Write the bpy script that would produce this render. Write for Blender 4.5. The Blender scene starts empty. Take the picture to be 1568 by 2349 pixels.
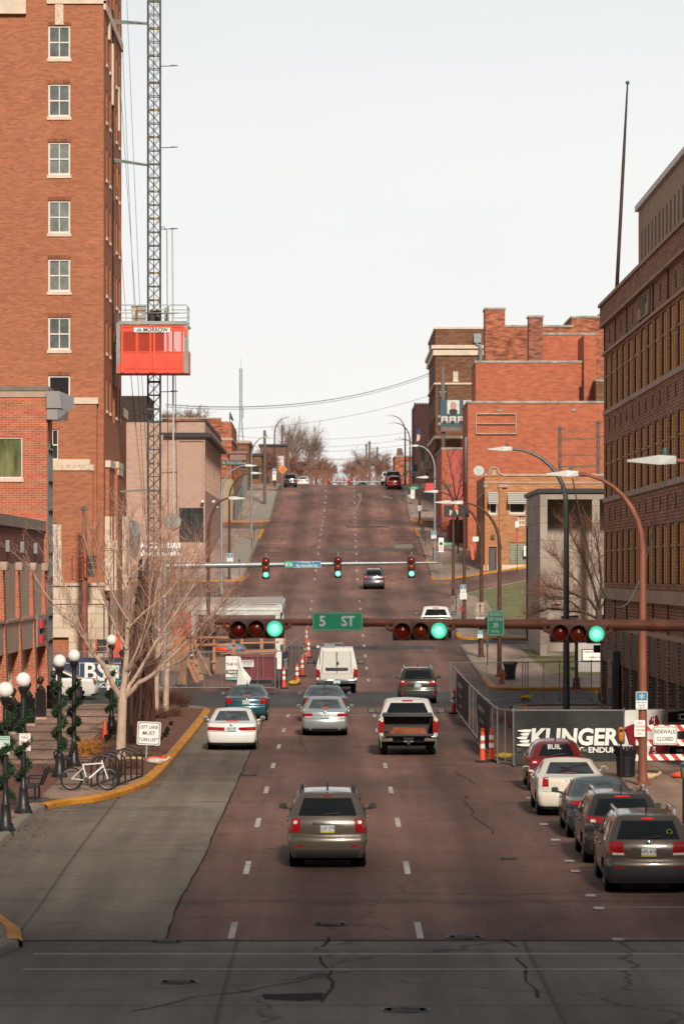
import bpy,bmesh,math,random
from mathutils import Vector,Matrix
R=math.radians
rnd=random.Random(11)
S=bpy.context.scene
COL=S.collection
FP,PX,PY,CZ=8800.0,768.0,1315.0,7.1
def pchip(pts):
 xs=[p[0]for p in pts];ys=[p[1]for p in pts];n=len(xs)
 h=[xs[i+1]-xs[i]for i in range(n-1)];d=[(ys[i+1]-ys[i])/h[i]for i in range(n-1)]
 m=[d[0]]+[0 if d[i-1]*d[i]<=0 else 2*d[i-1]*d[i]/(d[i-1]+d[i])for i in range(1,n-1)]+[d[-1]]
 def f(x):
  if x<=xs[0]:return ys[0]+m[0]*(x-xs[0])*0
  if x>=xs[-1]:return ys[-1]
  lo=0
  while x>xs[lo+1]:lo+=1
  t=(x-xs[lo])/h[lo];a=1-t
  return(1+2*t)*a*a*ys[lo]+t*a*a*h[lo]*m[lo]+t*t*(3-2*t)*ys[lo+1]-t*t*a*h[lo]*m[lo+1]
 return f
prof=pchip([(-40,0),(70,0),(80,.12),(88,.33),(100,.55),(112,.70),(125,.80),(137,.86),(150,.94),(163,1.05),(180,1.2),(197,1.45),(210,1.75),(226,2.3),(240,2.75),(253,3.25),(285,4.5),(324,6.15),(369,9.05),(420,12.1),(451,13.7),(482,16.5),(510,18.55),(530,19.3),(560,19.6),(640,17.5),(760,14),(900,16),(1500,22)])
laneX=pchip([(-40,-.16),(75,-.18),(125,-.19),(200,-.1),(285,.04),(324,.08),(369,.21),(420,.38),(451,.54),(482,.62),(510,.7),(1500,.9)])
def sm(a,b,x):
 t=min(1,max(0,(x-a)/(b-a)));return t*t*(3-2*t)
def gz(X,Y):
 return prof(Y)+sm(255,298,Y)*(1-sm(318,345,Y))*min(.22*max(0,X-8.5),2.2)
def at(px,py,Y):return Vector(((px-PX)*Y/FP,Y,CZ-(py-PY)*Y/FP))
def xat(px,Y):return(px-PX)*Y/FP
def zat(py,Y):return CZ-(py-PY)*Y/FP
def gnd(px,py,off=0.0):
 lo,hi=50.0,525.0
 for _ in range(50):
  m=(lo+hi)/2;X=(px-PX)*m/FP
  if PY-FP*(gz(X,m)+off-CZ)/m>py:lo=m
  else:hi=m
 Y=(lo+hi)/2;X=(px-PX)*Y/FP
 return Vector((X,Y,gz(X,Y)+off))
MATS={}
def _new(name):
 m=bpy.data.materials.new(name);m.use_nodes=True
 nt=m.node_tree;b=nt.nodes['Principled BSDF']
 return m,nt,b
def N(nt,t,**kw):
 n=nt.nodes.new(t)
 for k,v in kw.items():
  if k.startswith('_'):setattr(n,k[1:],v)
  else:
   key=int(k[1:])if k[0]=='i' and k[1:].isdigit()else k.replace('__',' ')
   n.inputs[key].default_value=v
 return n
def c4(c):return(c[0],c[1],c[2],1)
def hx(h):
 v=[int(h[i:i+2],16)/255 for i in(0,2,4)]
 return tuple(x/12.92 if x<.04045 else((x+.055)/1.055)**2.4 for x in v)
def mat(name,col,rough=.7,metal=0,var=.18,scale=2.0,bump=0,spec=.5,emit=0,coat=0,dirt=0,stretch=None,ecol=None):
 if name in MATS:return MATS[name]
 m,nt,b=_new(name);L=nt.links.new
 b.inputs['Roughness'].default_value=rough;b.inputs['Metallic'].default_value=metal
 b.inputs['Specular IOR Level'].default_value=spec
 if coat:b.inputs['Coat Weight'].default_value=coat;b.inputs['Coat Roughness'].default_value=.06
 if emit:b.inputs['Emission Color'].default_value=c4(ecol or col);b.inputs['Emission Strength'].default_value=emit
 tc=N(nt,'ShaderNodeTexCoord');mp=N(nt,'ShaderNodeMapping')
 if stretch:mp.inputs['Scale'].default_value=stretch
 L(tc.outputs['Object'],mp.inputs[0])
 nz=N(nt,'ShaderNodeTexNoise',Scale=scale,Detail=6.0,Roughness=.6);L(mp.outputs[0],nz.inputs['Vector'])
 cr=N(nt,'ShaderNodeValToRGB');cr.color_ramp.elements[0].position=.28;cr.color_ramp.elements[1].position=.72
 cr.color_ramp.elements[0].color=c4([x*(1-var)for x in col]);cr.color_ramp.elements[1].color=c4([min(1,x*(1+var))for x in col])
 L(nz.outputs['Fac'],cr.inputs[0]);out=cr.outputs[0]
 if dirt:
  n2=N(nt,'ShaderNodeTexNoise',Scale=scale*.23,Detail=8.0,Roughness=.7);L(mp.outputs[0],n2.inputs['Vector'])
  mr=N(nt,'ShaderNodeMapRange',i1=.45,i2=.75,i3=0.0,i4=dirt);L(n2.outputs['Fac'],mr.inputs[0])
  mx=N(nt,'ShaderNodeMix',_data_type='RGBA');L(mr.outputs[0],mx.inputs[0]);L(out,mx.inputs[6])
  mx.inputs[7].default_value=c4([x*.35 for x in col]);out=mx.outputs[2]
 L(out,b.inputs['Base Color'])
 if bump:
  bp=N(nt,'ShaderNodeBump',Strength=bump,Distance=.02);L(nz.outputs['Fac'],bp.inputs['Height']);L(bp.outputs[0],b.inputs['Normal'])
 MATS[name]=m;return m
def brick(name,c1,c2,mort,bw=.22,bh=.075,ms=.012,bias=0,stain=.25,off=.5,rough=.85):
 if name in MATS:return MATS[name]
 m,nt,b=_new(name);L=nt.links.new;b.inputs['Roughness'].default_value=rough;b.inputs['Specular IOR Level'].default_value=.25
 tc=N(nt,'ShaderNodeTexCoord')
 bt=N(nt,'ShaderNodeTexBrick',Color1=c4(c1),Color2=c4(c2),Mortar=c4(mort),Scale=1.0,Mortar__Size=ms,Bias=bias,Brick__Width=bw,Row__Height=bh)
 bt.offset=off;L(tc.outputs['UV'],bt.inputs['Vector'])
 n2=N(nt,'ShaderNodeTexNoise',Scale=.35,Detail=8.0,Roughness=.65);L(tc.outputs['UV'],n2.inputs['Vector'])
 mp=N(nt,'ShaderNodeMapping');mp.inputs['Scale'].default_value=(1/bw*.5,1/bh*.5,1);L(tc.outputs['UV'],mp.inputs[0])
 wn=N(nt,'ShaderNodeTexNoise',Scale=1.0,Detail=2.0);L(mp.outputs[0],wn.inputs['Vector'])
 ad=N(nt,'ShaderNodeMath',_operation='MULTIPLY_ADD');L(n2.outputs['Fac'],ad.inputs[0]);ad.inputs[1].default_value=.55;L(wn.outputs['Fac'],ad.inputs[2])
 mr=N(nt,'ShaderNodeMapRange',i1=.5,i2=1.05,i3=1-stain*1.3,i4=1+stain*.9);L(ad.outputs[0],mr.inputs[0])
 mx=N(nt,'ShaderNodeMix',_data_type='RGBA',_blend_type='MULTIPLY');mx.inputs[0].default_value=1
 L(bt.outputs['Color'],mx.inputs[6]);L(mr.outputs[0],mx.inputs[7]);L(mx.outputs[2],b.inputs['Base Color'])
 bp=N(nt,'ShaderNodeBump',Strength=.5,Distance=.015);bp.invert=True;L(bt.outputs['Fac'],bp.inputs['Height']);L(bp.outputs[0],b.inputs['Normal'])
 MATS[name]=m;return m
def paint(name,col,metal=.0,rough=.28,flake=0):
 return mat(name,col,rough=rough,metal=metal,var=.05,scale=1.2,coat=.6,dirt=.12)
def lattice(name,col,pitch=.09,wire=.22,rough=.5,metal=.6):
 """chain-link: diagonal wire pattern with see-through gaps"""
 if name in MATS:return MATS[name]
 m,nt,b=_new(name);L=nt.links.new
 b.inputs['Base Color'].default_value=c4(col);b.inputs['Roughness'].default_value=rough;b.inputs['Metallic'].default_value=metal
 tc=N(nt,'ShaderNodeTexCoord');sp=N(nt,'ShaderNodeSeparateXYZ');L(tc.outputs['UV'],sp.inputs[0])
 fs=[]
 for op in('ADD','SUBTRACT'):
  a=N(nt,'ShaderNodeMath',_operation=op);L(sp.outputs[0],a.inputs[0]);L(sp.outputs[1],a.inputs[1])
  d=N(nt,'ShaderNodeMath',_operation='DIVIDE',i1=pitch);L(a.outputs[0],d.inputs[0])
  f=N(nt,'ShaderNodeMath',_operation='FRACT');L(d.outputs[0],f.inputs[0])
  l=N(nt,'ShaderNodeMath',_operation='LESS_THAN',i1=wire);L(f.outputs[0],l.inputs[0]);fs.append(l)
 mxm=N(nt,'ShaderNodeMath',_operation='MAXIMUM');L(fs[0].outputs[0],mxm.inputs[0]);L(fs[1].outputs[0],mxm.inputs[1])
 L(mxm.outputs[0],b.inputs['Alpha'])
 MATS[name]=m;return m
class MB:
 def __init__(s):s.v=[];s.f=[];s.smooth=set()
 def add(s,vs,fs,smooth=False,M=None):
  o=len(s.v)
  s.v+=[tuple(M@Vector(p))if M else tuple(p)for p in vs]
  for f in fs:
   if smooth:s.smooth.add(len(s.f))
   s.f.append([i+o for i in f])
  return s
 def quad(s,a,b,c,d):return s.add([a,b,c,d],[(0,1,2,3)])
 def poly(s,pts):return s.add(pts,[tuple(range(len(pts)))])
 def box(s,x0,y0,z0,x1,y1,z1,M=None):
  v=[(x0,y0,z0),(x1,y0,z0),(x1,y1,z0),(x0,y1,z0),(x0,y0,z1),(x1,y0,z1),(x1,y1,z1),(x0,y1,z1)]
  return s.add(v,[(0,3,2,1),(4,5,6,7),(0,1,5,4),(1,2,6,5),(2,3,7,6),(3,0,4,7)],M=M)
 def cbox(s,c,d,M=None):
  return s.box(c[0]-d[0]/2,c[1]-d[1]/2,c[2]-d[2]/2,c[0]+d[0]/2,c[1]+d[1]/2,c[2]+d[2]/2,M)
 def rbox(s,x0,y0,z0,x1,y1,z1,r=.03,seg=2,M=None):
  bm=bmesh.new();bmesh.ops.create_cube(bm,size=1)
  for v in bm.verts:v.co=Vector((x0+(v.co.x+.5)*(x1-x0),y0+(v.co.y+.5)*(y1-y0),z0+(v.co.z+.5)*(z1-z0)))
  bmesh.ops.bevel(bm,geom=bm.edges[:],offset=r,segments=seg,profile=.5,affect='EDGES')
  bm.verts.index_update()
  s.add([v.co.copy()for v in bm.verts],[[v.index for v in f.verts]for f in bm.faces],smooth=True,M=M);bm.free();return s
 def beam(s,p,q,w,h=None,up=(0,0,1)):
  p=Vector(p);q=Vector(q);d=(q-p);l=d.length
  if l<1e-6:return s
  d/=l;u=Vector(up)
  if abs(d.dot(u))>.98:u=Vector((0,1,0))
  x=d.cross(u).normalized();y=x.cross(d);h=h or w
  vs=[]
  for c in(p,q):
   for a,b in((-1,-1),(1,-1),(1,1),(-1,1)):vs.append(c+x*a*w/2+y*b*h/2)
  return s.add(vs,[(0,1,2,3),(7,6,5,4),(0,4,5,1),(1,5,6,2),(2,6,7,3),(3,7,4,0)])
 def tube(s,pts,r,n=8,caps=True):
  pts=[Vector(p)for p in pts];m=len(pts)
  rs=r if isinstance(r,(list,tuple))else[r]*m
  vs=[];prev=None
  for i,p in enumerate(pts):
   d=(pts[min(i+1,m-1)]-pts[max(i-1,0)]).normalized()
   if prev is None:
    a=Vector((0,0,1))if abs(d.z)<.9 else Vector((1,0,0));x=d.cross(a).normalized()
   else:
    x=prev-d*prev.dot(d)
    x=x.normalized()if x.length>1e-5 else d.orthogonal().normalized()
   prev=x;y=d.cross(x)
   for k in range(n):
    t=2*math.pi*k/n;vs.append(p+(x*math.cos(t)+y*math.sin(t))*rs[i])
  fs=[(i*n+k,i*n+(k+1)%n,(i+1)*n+(k+1)%n,(i+1)*n+k)for i in range(m-1)for k in range(n)]
  s.add(vs,fs,smooth=n>4)
  if caps:o=len(s.v)-m*n;s.f.append([o+k for k in range(n)][::-1]);s.f.append([o+(m-1)*n+k for k in range(n)])
  return s
 def lathe(s,prof_,c=(0,0,0),n=16,M=None,caps=True):
  vs=[];m=len(prof_)
  for r,z in prof_:
   for k in range(n):t=2*math.pi*k/n;vs.append((c[0]+r*math.cos(t),c[1]+r*math.sin(t),c[2]+z))
  fs=[(i*n+k,i*n+(k+1)%n,(i+1)*n+(k+1)%n,(i+1)*n+k)for i in range(m-1)for k in range(n)]
  if prof_[0]==prof_[-1]:caps=False
  if caps and prof_[0][0]>1e-4:fs.append(tuple(range(n))[::-1])
  if caps and prof_[-1][0]>1e-4:fs.append(tuple((m-1)*n+k for k in range(n)))
  return s.add(vs,fs,smooth=True,M=M)
 def ball(s,c,r,n=16,m=10,sc=(1,1,1)):
  vs=[]
  for i in range(m+1):
   a=math.pi*i/m
   for k in range(n):
    t=2*math.pi*k/n;vs.append((c[0]+r*sc[0]*math.sin(a)*math.cos(t),c[1]+r*sc[1]*math.sin(a)*math.sin(t),c[2]-r*sc[2]*math.cos(a)))
  return s.add(vs,[(i*n+k,i*n+(k+1)%n,(i+1)*n+(k+1)%n,(i+1)*n+k)for i in range(m)for k in range(n)],smooth=True)
 def prism(s,poly,z0,z1,M=None):
  n=len(poly);vs=[(p[0],p[1],z0)for p in poly]+[(p[0],p[1],z1)for p in poly]
  return s.add(vs,[tuple(range(n))[::-1],tuple(range(n,2*n))]+[(i,(i+1)%n,n+(i+1)%n,n+i)for i in range(n)],M=M)
 def wall(s,o,u,W,H,holes,depth):
  """wall face from o along u (right, seen from outside), with openings (u0,v0,u1,v1) that have reveals"""
  o=Vector(o);u=Vector(u).normalized();n=u.cross(Vector((0,0,1)));up=Vector((0,0,1))
  us=sorted({0,W,*[h[0]for h in holes],*[h[2]for h in holes]});vs=sorted({0,H,*[h[1]for h in holes],*[h[3]for h in holes]})
  us=[x for x in us if 0<=x<=W];vs=[x for x in vs if 0<=x<=H]
  P=lambda a,b,d=0:o+u*a+up*b-n*d
  for i in range(len(us)-1):
   run=None
   for j in range(len(vs)-1):
    cx,cy=(us[i]+us[i+1])/2,(vs[j]+vs[j+1])/2
    inside=any(h[0]<cx<h[2]and h[1]<cy<h[3]for h in holes)
    if not inside and run is None:run=vs[j]
    if(inside or j==len(vs)-2)and run is not None:
     top=vs[j]if inside else vs[j+1]
     s.quad(P(us[i],run),P(us[i+1],run),P(us[i+1],top),P(us[i],top));run=None
  for a,b,c,d in holes:
   s.quad(P(a,b),P(a,b,depth),P(a,d,depth),P(a,d));s.quad(P(c,b,depth),P(c,b),P(c,d),P(c,d,depth))
   s.quad(P(a,d),P(a,d,depth),P(c,d,depth),P(c,d));s.quad(P(a,b,depth),P(a,b),P(c,b),P(c,b,depth))
  return s
 def text(s,body,size,loc,u=(1,0,0),up=(0,0,1),bold=0.0,align='CENTER',sx=1.0,shear=0,wd=0):
  vs,fs=glyphs(body,bold,align,shear)
  if wd:sx=wd/((max(v[0]for v in vs)-min(v[0]for v in vs))*size)
  u=Vector(u).normalized();up=Vector(up).normalized();loc=Vector(loc)
  return s.add([loc+u*(x*size*sx)+up*(y*size)for x,y in vs],fs)
 def build(s,name,m,parent=None,loc=None,bevel=0):
  me=bpy.data.meshes.new(name);me.from_pydata(s.v,[],s.f);me.update()
  ob=bpy.data.objects.new(name,me);COL.objects.link(ob)
  for x in(m if isinstance(m,(list,tuple))else[m]):me.materials.append(x)
  sm_=[i in s.smooth for i in range(len(s.f))]
  me.polygons.foreach_set('use_smooth',sm_)
  uv=me.uv_layers.new(name='UVMap');co=[0.0]*(2*len(me.loops))
  for p in me.polygons:
   n=p.normal
   if abs(n.z)>.8:tx=None
   else:tl=math.hypot(n.x,n.y);tx=(-n.y/tl,n.x/tl)
   for li in p.loop_indices:
    q=s.v[me.loops[li].vertex_index]
    if tx is None:co[2*li],co[2*li+1]=q[0],q[1]
    else:co[2*li],co[2*li+1]=q[0]*tx[0]+q[1]*tx[1],q[2]
  uv.data.foreach_set('uv',co)
  if any(sm_):
   try:me.set_sharp_from_angle(angle=R(42))
   except Exception:pass
  if parent is not None:ob.parent=parent
  if loc is not None:ob.location=loc
  return ob
def build_each(mb,name,m,parent=None):
 """every loose piece becomes an object of its own"""
 n=len(mb.v);p=list(range(n))
 def f(a):
  while p[a]!=a:p[a]=p[p[a]];a=p[a]
  return a
 for fc in mb.f:
  for i in fc[1:]:p[f(i)]=f(fc[0])
 grp={}
 for k,fc in enumerate(mb.f):grp.setdefault(f(fc[0]),[]).append(k)
 out=[]
 for ks in grp.values():
  idx={};q=MB()
  for k in ks:
   face=[]
   for i in mb.f[k]:
    if i not in idx:idx[i]=len(q.v);q.v.append(mb.v[i])
    face.append(idx[i])
   if k in mb.smooth:q.smooth.add(len(q.f))
   q.f.append(face)
  out.append(q.build(name,m,parent))
 return out
_G={}
def glyphs(body,bold=0,align='CENTER',shear=0):
 k=(body,bold,align,shear)
 if k in _G:return _G[k]
 cu=bpy.data.curves.new('t','FONT');cu.body=body;cu.size=1.0;cu.offset=bold;cu.align_x=align;cu.align_y='CENTER';cu.shear=shear;cu.resolution_u=3
 ob=bpy.data.objects.new('t',cu);COL.objects.link(ob)
 dg=bpy.context.evaluated_depsgraph_get();me=ob.evaluated_get(dg).to_mesh()
 r=([(v.co.x,v.co.y)for v in me.vertices],[list(p.vertices)for p in me.polygons])
 ob.evaluated_get(dg).to_mesh_clear();bpy.data.objects.remove(ob);bpy.data.curves.remove(cu)
 _G[k]=r;return r
def tag(o,label,cat=None,group=None,kind=None):
 if label:o['label']=label
 if cat:o['category']=cat
 if group:o['group']=group
 if kind:o['kind']=kind
 return o
def thing(name,label,cat,loc=(0,0,0),rz=0,group=None):
 o=bpy.data.objects.new(name,None);COL.objects.link(o);o.location=loc;o.rotation_euler=(0,0,rz);o.empty_display_size=.2
 return tag(o,label,cat,group)
def dup(root,loc,rz=None,label=None,group=None,sc=None):
 def cp(o,par):
  c=o.copy();COL.objects.link(c)
  if par is not None:c.parent=par
  for ch in[x for x in KIDS.get(o.name,[])]:cp(ch,c)
  return c
 build_kids(root);r=cp(root,None);r.location=loc
 if rz is not None:r.rotation_euler=(0,0,rz)
 if sc:r.scale=sc
 if label:r['label']=label
 if group:r['group']=group
 return r
KIDS={}
def build_kids(root):
 todo=[root]
 while todo:
  o=todo.pop()
  if o.name not in KIDS:KIDS[o.name]=list(o.children)
  todo+=KIDS[o.name]
def struct(ob):ob['kind']='structure';return ob
cam=bpy.data.cameras.new('camera');co=bpy.data.objects.new('camera',cam);COL.objects.link(co);S.camera=co
co.location=(0,0,CZ);co.rotation_euler=(R(90),0,0)
cam.sensor_width=36;cam.sensor_height=36;cam.sensor_fit='AUTO';cam.lens=FP/2349*36
cam.shift_x=(784-PX)/2349;cam.shift_y=(PY-1174.5)/2349
cam.clip_start=1;cam.clip_end=5000
cam.dof.use_dof=True;cam.dof.focus_distance=150;cam.dof.aperture_fstop=2.6
S.view_settings.view_transform='Standard';S.view_settings.look='None';S.view_settings.exposure=0
try:S.cycles.use_denoising=True
except Exception:pass
S.cycles.max_bounces=6;S.cycles.transparent_max_bounces=24;S.cycles.caustics_reflective=False;S.cycles.caustics_refractive=False
SUN_EL,SUN_AZ=R(28),R(171)
W=bpy.data.worlds.new('World');S.world=W;W.use_nodes=True
nt=W.node_tree;L=nt.links.new;bg=nt.nodes['Background']
sky=nt.nodes.new('ShaderNodeTexSky');sky.sky_type='NISHITA';sky.sun_disc=False;sky.sun_elevation=SUN_EL;sky.sun_rotation=SUN_AZ
sky.air_density=1.0;sky.dust_density=4
sc_=N(nt,'ShaderNodeVectorMath',_operation='SCALE');sc_.inputs['Scale'].default_value=.09;L(sky.outputs[0],sc_.inputs[0])
tcw=N(nt,'ShaderNodeTexCoord');spw=N(nt,'ShaderNodeSeparateXYZ');L(tcw.outputs['Generated'],spw.inputs[0])
rw=N(nt,'ShaderNodeValToRGB');e=rw.color_ramp.elements
e[0].position=.0;e[0].color=(1.02,1.0,.97,1);e[1].position=.155;e[1].color=(.84,.87,.87,1)
x=e.new(.05);x.color=(1.02,1.01,.985,1);x=e.new(.1);x.color=(.97,.98,.965,1);x=e.new(.3);x.color=(.60,.61,.61,1);x=e.new(.6);x.color=(.40,.41,.415,1)
L(spw.outputs[2],rw.inputs[0])
nw=N(nt,'ShaderNodeTexNoise',Scale=3.0,Detail=4.0);mw=N(nt,'ShaderNodeMapping');mw.inputs['Scale'].default_value=(1,1,3)
L(tcw.outputs['Generated'],mw.inputs[0]);L(mw.outputs[0],nw.inputs['Vector'])
mrn=N(nt,'ShaderNodeMapRange',i1=.3,i2=.7,i3=.95,i4=1.03);L(nw.outputs['Fac'],mrn.inputs[0])
mry=N(nt,'ShaderNodeMapRange',i1=-.9,i2=.6,i3=.5,i4=1.0);L(spw.outputs[1],mry.inputs[0])
mrw=N(nt,'ShaderNodeMath',_operation='MULTIPLY');L(mrn.outputs[0],mrw.inputs[0]);L(mry.outputs[0],mrw.inputs[1])
ov=N(nt,'ShaderNodeVectorMath',_operation='SCALE');L(rw.outputs[0],ov.inputs[0]);L(mrw.outputs[0],ov.inputs['Scale'])
mxw=N(nt,'ShaderNodeMix',_data_type='RGBA');mxw.inputs[0].default_value=.94;L(sc_.outputs[0],mxw.inputs[6]);L(ov.outputs[0],mxw.inputs[7])
L(mxw.outputs[2],bg.inputs[0]);bg.inputs[1].default_value=1.0
sl=bpy.data.lights.new('sun','SUN');so=bpy.data.objects.new('sun',sl);COL.objects.link(so)
sl.energy=4.1;sl.angle=R(6);sl.color=(1,.91,.78)
sd=Vector((math.sin(SUN_AZ)*math.cos(SUN_EL),math.cos(SUN_AZ)*math.cos(SUN_EL),math.sin(SUN_EL)))
so.rotation_euler=(-sd).to_track_quat('-Z','Y').to_euler();so.location=(30,-30,60)
mb=MB();mb.box(-45,-34,-.3,60,-14,54);struct(mb.build('shade_block_behind',mat('shade_block_wall',(.09,.08,.07),.9)))  # unseen block added behind the camera to shade the foreground
def road_mat(name,base,dark,joint=4.6,crack=.5,lanes=True,jx=0,far=0,blots=0):
 m,nt,b=_new(name);L=nt.links.new
 tc=N(nt,'ShaderNodeTexCoord');sp=N(nt,'ShaderNodeSeparateXYZ');L(tc.outputs['Object'],sp.inputs[0])
 def noise(scale,st,det=6,rough=.6):
  mp=N(nt,'ShaderNodeMapping');mp.inputs['Scale'].default_value=st;L(tc.outputs['Object'],mp.inputs[0])
  n=N(nt,'ShaderNodeTexNoise',Scale=scale,Detail=float(det),Roughness=rough);L(mp.outputs[0],n.inputs['Vector']);return n.outputs['Fac']
 def rng(s,a,b_,c,d):
  r=N(nt,'ShaderNodeMapRange',i1=a,i2=b_,i3=c,i4=d);L(s,r.inputs[0]);return r.outputs[0]
 def mul(a,b_):
  n=N(nt,'ShaderNodeMath',_operation='MULTIPLY');L(a,n.inputs[0])
  if isinstance(b_,float):n.inputs[1].default_value=b_
  else:L(b_,n.inputs[1])
  return n.outputs[0]
 f=rng(noise(.18,(1,.35,1)),.3,.7,.66,1.34)
 f=mul(f,rng(noise(9,(1,1,1),4),.25,.75,.82,1.18))
 f=mul(f,rng(noise(.9,(1.6,.06,1),5),.3,.7,.76,1.22))
 if lanes:
  a=N(nt,'ShaderNodeMath',_operation='MULTIPLY_ADD',i1=1/3.66,i2=10.05);L(sp.outputs[0],a.inputs[0])
  fr=N(nt,'ShaderNodeMath',_operation='FRACT');L(a.outputs[0],fr.inputs[0])
  s=N(nt,'ShaderNodeMath',_operation='SUBTRACT',i1=.5);L(fr.outputs[0],s.inputs[0])
  ab=N(nt,'ShaderNodeMath',_operation='ABSOLUTE');L(s.outputs[0],ab.inputs[0])
  dk=rng(ab.outputs[0],.16,.42,1.10,.70);f=mul(f,dk)
 if blots:
  nb_=noise(1.0,(.28,.6,1),7,.7);f=mul(f,rng(nb_,.54,.70,1.0,.66))
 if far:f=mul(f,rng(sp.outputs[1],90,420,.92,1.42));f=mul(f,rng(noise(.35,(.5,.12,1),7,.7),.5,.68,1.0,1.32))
 wv=N(nt,'ShaderNodeMath',_operation='MULTIPLY_ADD',i1=.25);L(noise(1.1,(1,1,1),3),wv.inputs[0]);L(sp.outputs[1],wv.inputs[2])
 dv=N(nt,'ShaderNodeMath',_operation='DIVIDE',i1=joint);L(wv.outputs[0],dv.inputs[0])
 fr=N(nt,'ShaderNodeMath',_operation='FRACT');L(dv.outputs[0],fr.inputs[0])
 f=mul(f,rng(fr.outputs[0],.012,.03,.62,1.0))
 if jx:
  d2=N(nt,'ShaderNodeMath',_operation='MULTIPLY_ADD',i1=1/jx,i2=20.35);L(sp.outputs[0],d2.inputs[0])
  f2=N(nt,'ShaderNodeMath',_operation='FRACT');L(d2.outputs[0],f2.inputs[0]);f=mul(f,rng(f2.outputs[0],.008,.022,.5,1.0))
 nv=N(nt,'ShaderNodeTexNoise',Scale=.8,Detail=3.0);L(tc.outputs['Object'],nv.inputs['Vector'])
 va=N(nt,'ShaderNodeVectorMath',_operation='MULTIPLY_ADD');L(nv.outputs['Color'],va.inputs[0]);va.inputs[1].default_value=(1.4,1.4,0);L(tc.outputs['Object'],va.inputs[2])
 vo=N(nt,'ShaderNodeTexVoronoi',_feature='DISTANCE_TO_EDGE',Scale=.16);L(va.outputs[0],vo.inputs['Vector'])
 f=mul(f,rng(vo.outputs['Distance'],.003,.010,1-crack,1.0))
 mx=N(nt,'ShaderNodeMix',_data_type='RGBA',i6=c4(base),i7=c4(dark));L(rng(noise(.11,(1,.5,1),5),.42,.62,0,1),mx.inputs[0])
 fin=N(nt,'ShaderNodeMix',_data_type='RGBA',_blend_type='MULTIPLY');fin.inputs[0].default_value=1;L(mx.outputs[2],fin.inputs[6]);L(f,fin.inputs[7])
 L(fin.outputs[2],b.inputs['Base Color']);b.inputs['Roughness'].default_value=.82;b.inputs['Specular IOR Level'].default_value=.3
 bp=N(nt,'ShaderNodeBump',Strength=.35,Distance=.02);L(noise(30,(1,1,1),3),bp.inputs['Height']);L(bp.outputs[0],b.inputs['Normal'])
 MATS[name]=m;return m
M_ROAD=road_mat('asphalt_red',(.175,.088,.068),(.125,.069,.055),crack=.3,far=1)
M_CONC=road_mat('lane_concrete',(.195,.155,.118),(.150,.121,.095),joint=4.4,crack=.25,lanes=False,jx=4.6,blots=1)
M_OLD=road_mat('old_concrete',(.160,.132,.110),(.115,.095,.080),joint=9.0,crack=.6,lanes=False,jx=5.5)
M_WALK=road_mat('pavement_concrete',(.38,.275,.215),(.32,.235,.185),joint=1.7,crack=.3,lanes=False,jx=1.9)
M_WALKP=road_mat('plaza_concrete',(.38,.25,.185),(.31,.205,.152),joint=2.6,crack=.3,lanes=False,jx=2.8)
M_WALKH=road_mat('hill_pavement',(.42,.295,.235),(.37,.262,.21),joint=2.2,crack=.3,lanes=False,jx=2.4)
M_PAVER=brick('brick_pavers',(.26,.105,.078),(.19,.08,.06),(.08,.055,.045),bw=.24,bh=.12,ms=.012)
M_DARK=road_mat('asphalt_dark',(.072,.068,.068),(.055,.052,.052),crack=.4,lanes=False,joint=11)
M_KERB=mat('kerb_concrete',(.24,.2,.17),.85,var=.25,scale=1.5,dirt=.5,bump=.3)
M_KERBY=mat('kerb_yellow',(.62,.25,.018),.75,var=.2,scale=2.5,dirt=.75,bump=.2)
M_LINE=mat('road_paint_white',(.50,.45,.42),.8,var=.35,scale=7,dirt=.9)
M_TAR=mat('tar',(.042,.034,.030),1,var=.3,scale=3,spec=.05)
M_IRON=mat('iron',(.05,.045,.043),.5,.5,var=.3,scale=8)
M_MULCH=mat('mulch',(.165,.068,.038),.95,var=.6,scale=9,bump=1,dirt=.5)
M_DIRT=mat('bare_earth',(.20,.125,.085),.95,var=.35,scale=1.2,bump=.6,dirt=.4)
M_LAWN=mat('lawn',(.175,.165,.058),.95,var=.45,scale=1.6,bump=.8,dirt=.35)
def sheet(name,Ys,xl,xr,off,m,nx=1,zf=gz):
 mb=MB();vs=[]
 for Y in Ys:
  a,b=xl(Y),xr(Y)
  for k in range(nx+1):
   X=a+(b-a)*k/nx;vs.append((X,Y,zf(X,Y)+off))
 n=nx+1
 mb.add(vs,[(i*n+k,i*n+k+1,(i+1)*n+k+1,(i+1)*n+k)for i in range(len(Ys)-1)for k in range(nx)])
 return mb.build(name,m)
def fr(a,b,s):
 n=max(1,int(round((b-a)/s)));return[a+(b-a)*i/n for i in range(n+1)]
K=lambda c:(lambda Y:c)
def spread(Y):return 60 if Y<600 else 60+(Y-600)*.6
struct(sheet('ground',fr(-40,640,10)+fr(660,1500,40),lambda Y:-400,lambda Y:400,-.35,M_DIRT,8,zf=lambda X,Y:prof(Y)))
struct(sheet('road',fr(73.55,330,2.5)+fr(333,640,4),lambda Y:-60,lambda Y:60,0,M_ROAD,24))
struct(sheet('near_crossing',fr(20,73.9,4),lambda Y:-60,lambda Y:60,.004,M_OLD,4))
bnd=pchip([(73,-3.25),(80,-3.3),(90,-3.1),(100,-3.05),(112,-2.98),(125,-2.95),(150,-2.95),(166,-3.0)])
struct(sheet('turn_lane',fr(73.95,168,2),K(-14),bnd,.004,M_CONC,3))
sheetY=fr(73.95,168,1.2)
mbx=MB();rr=random.Random(3);pv=None
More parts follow.
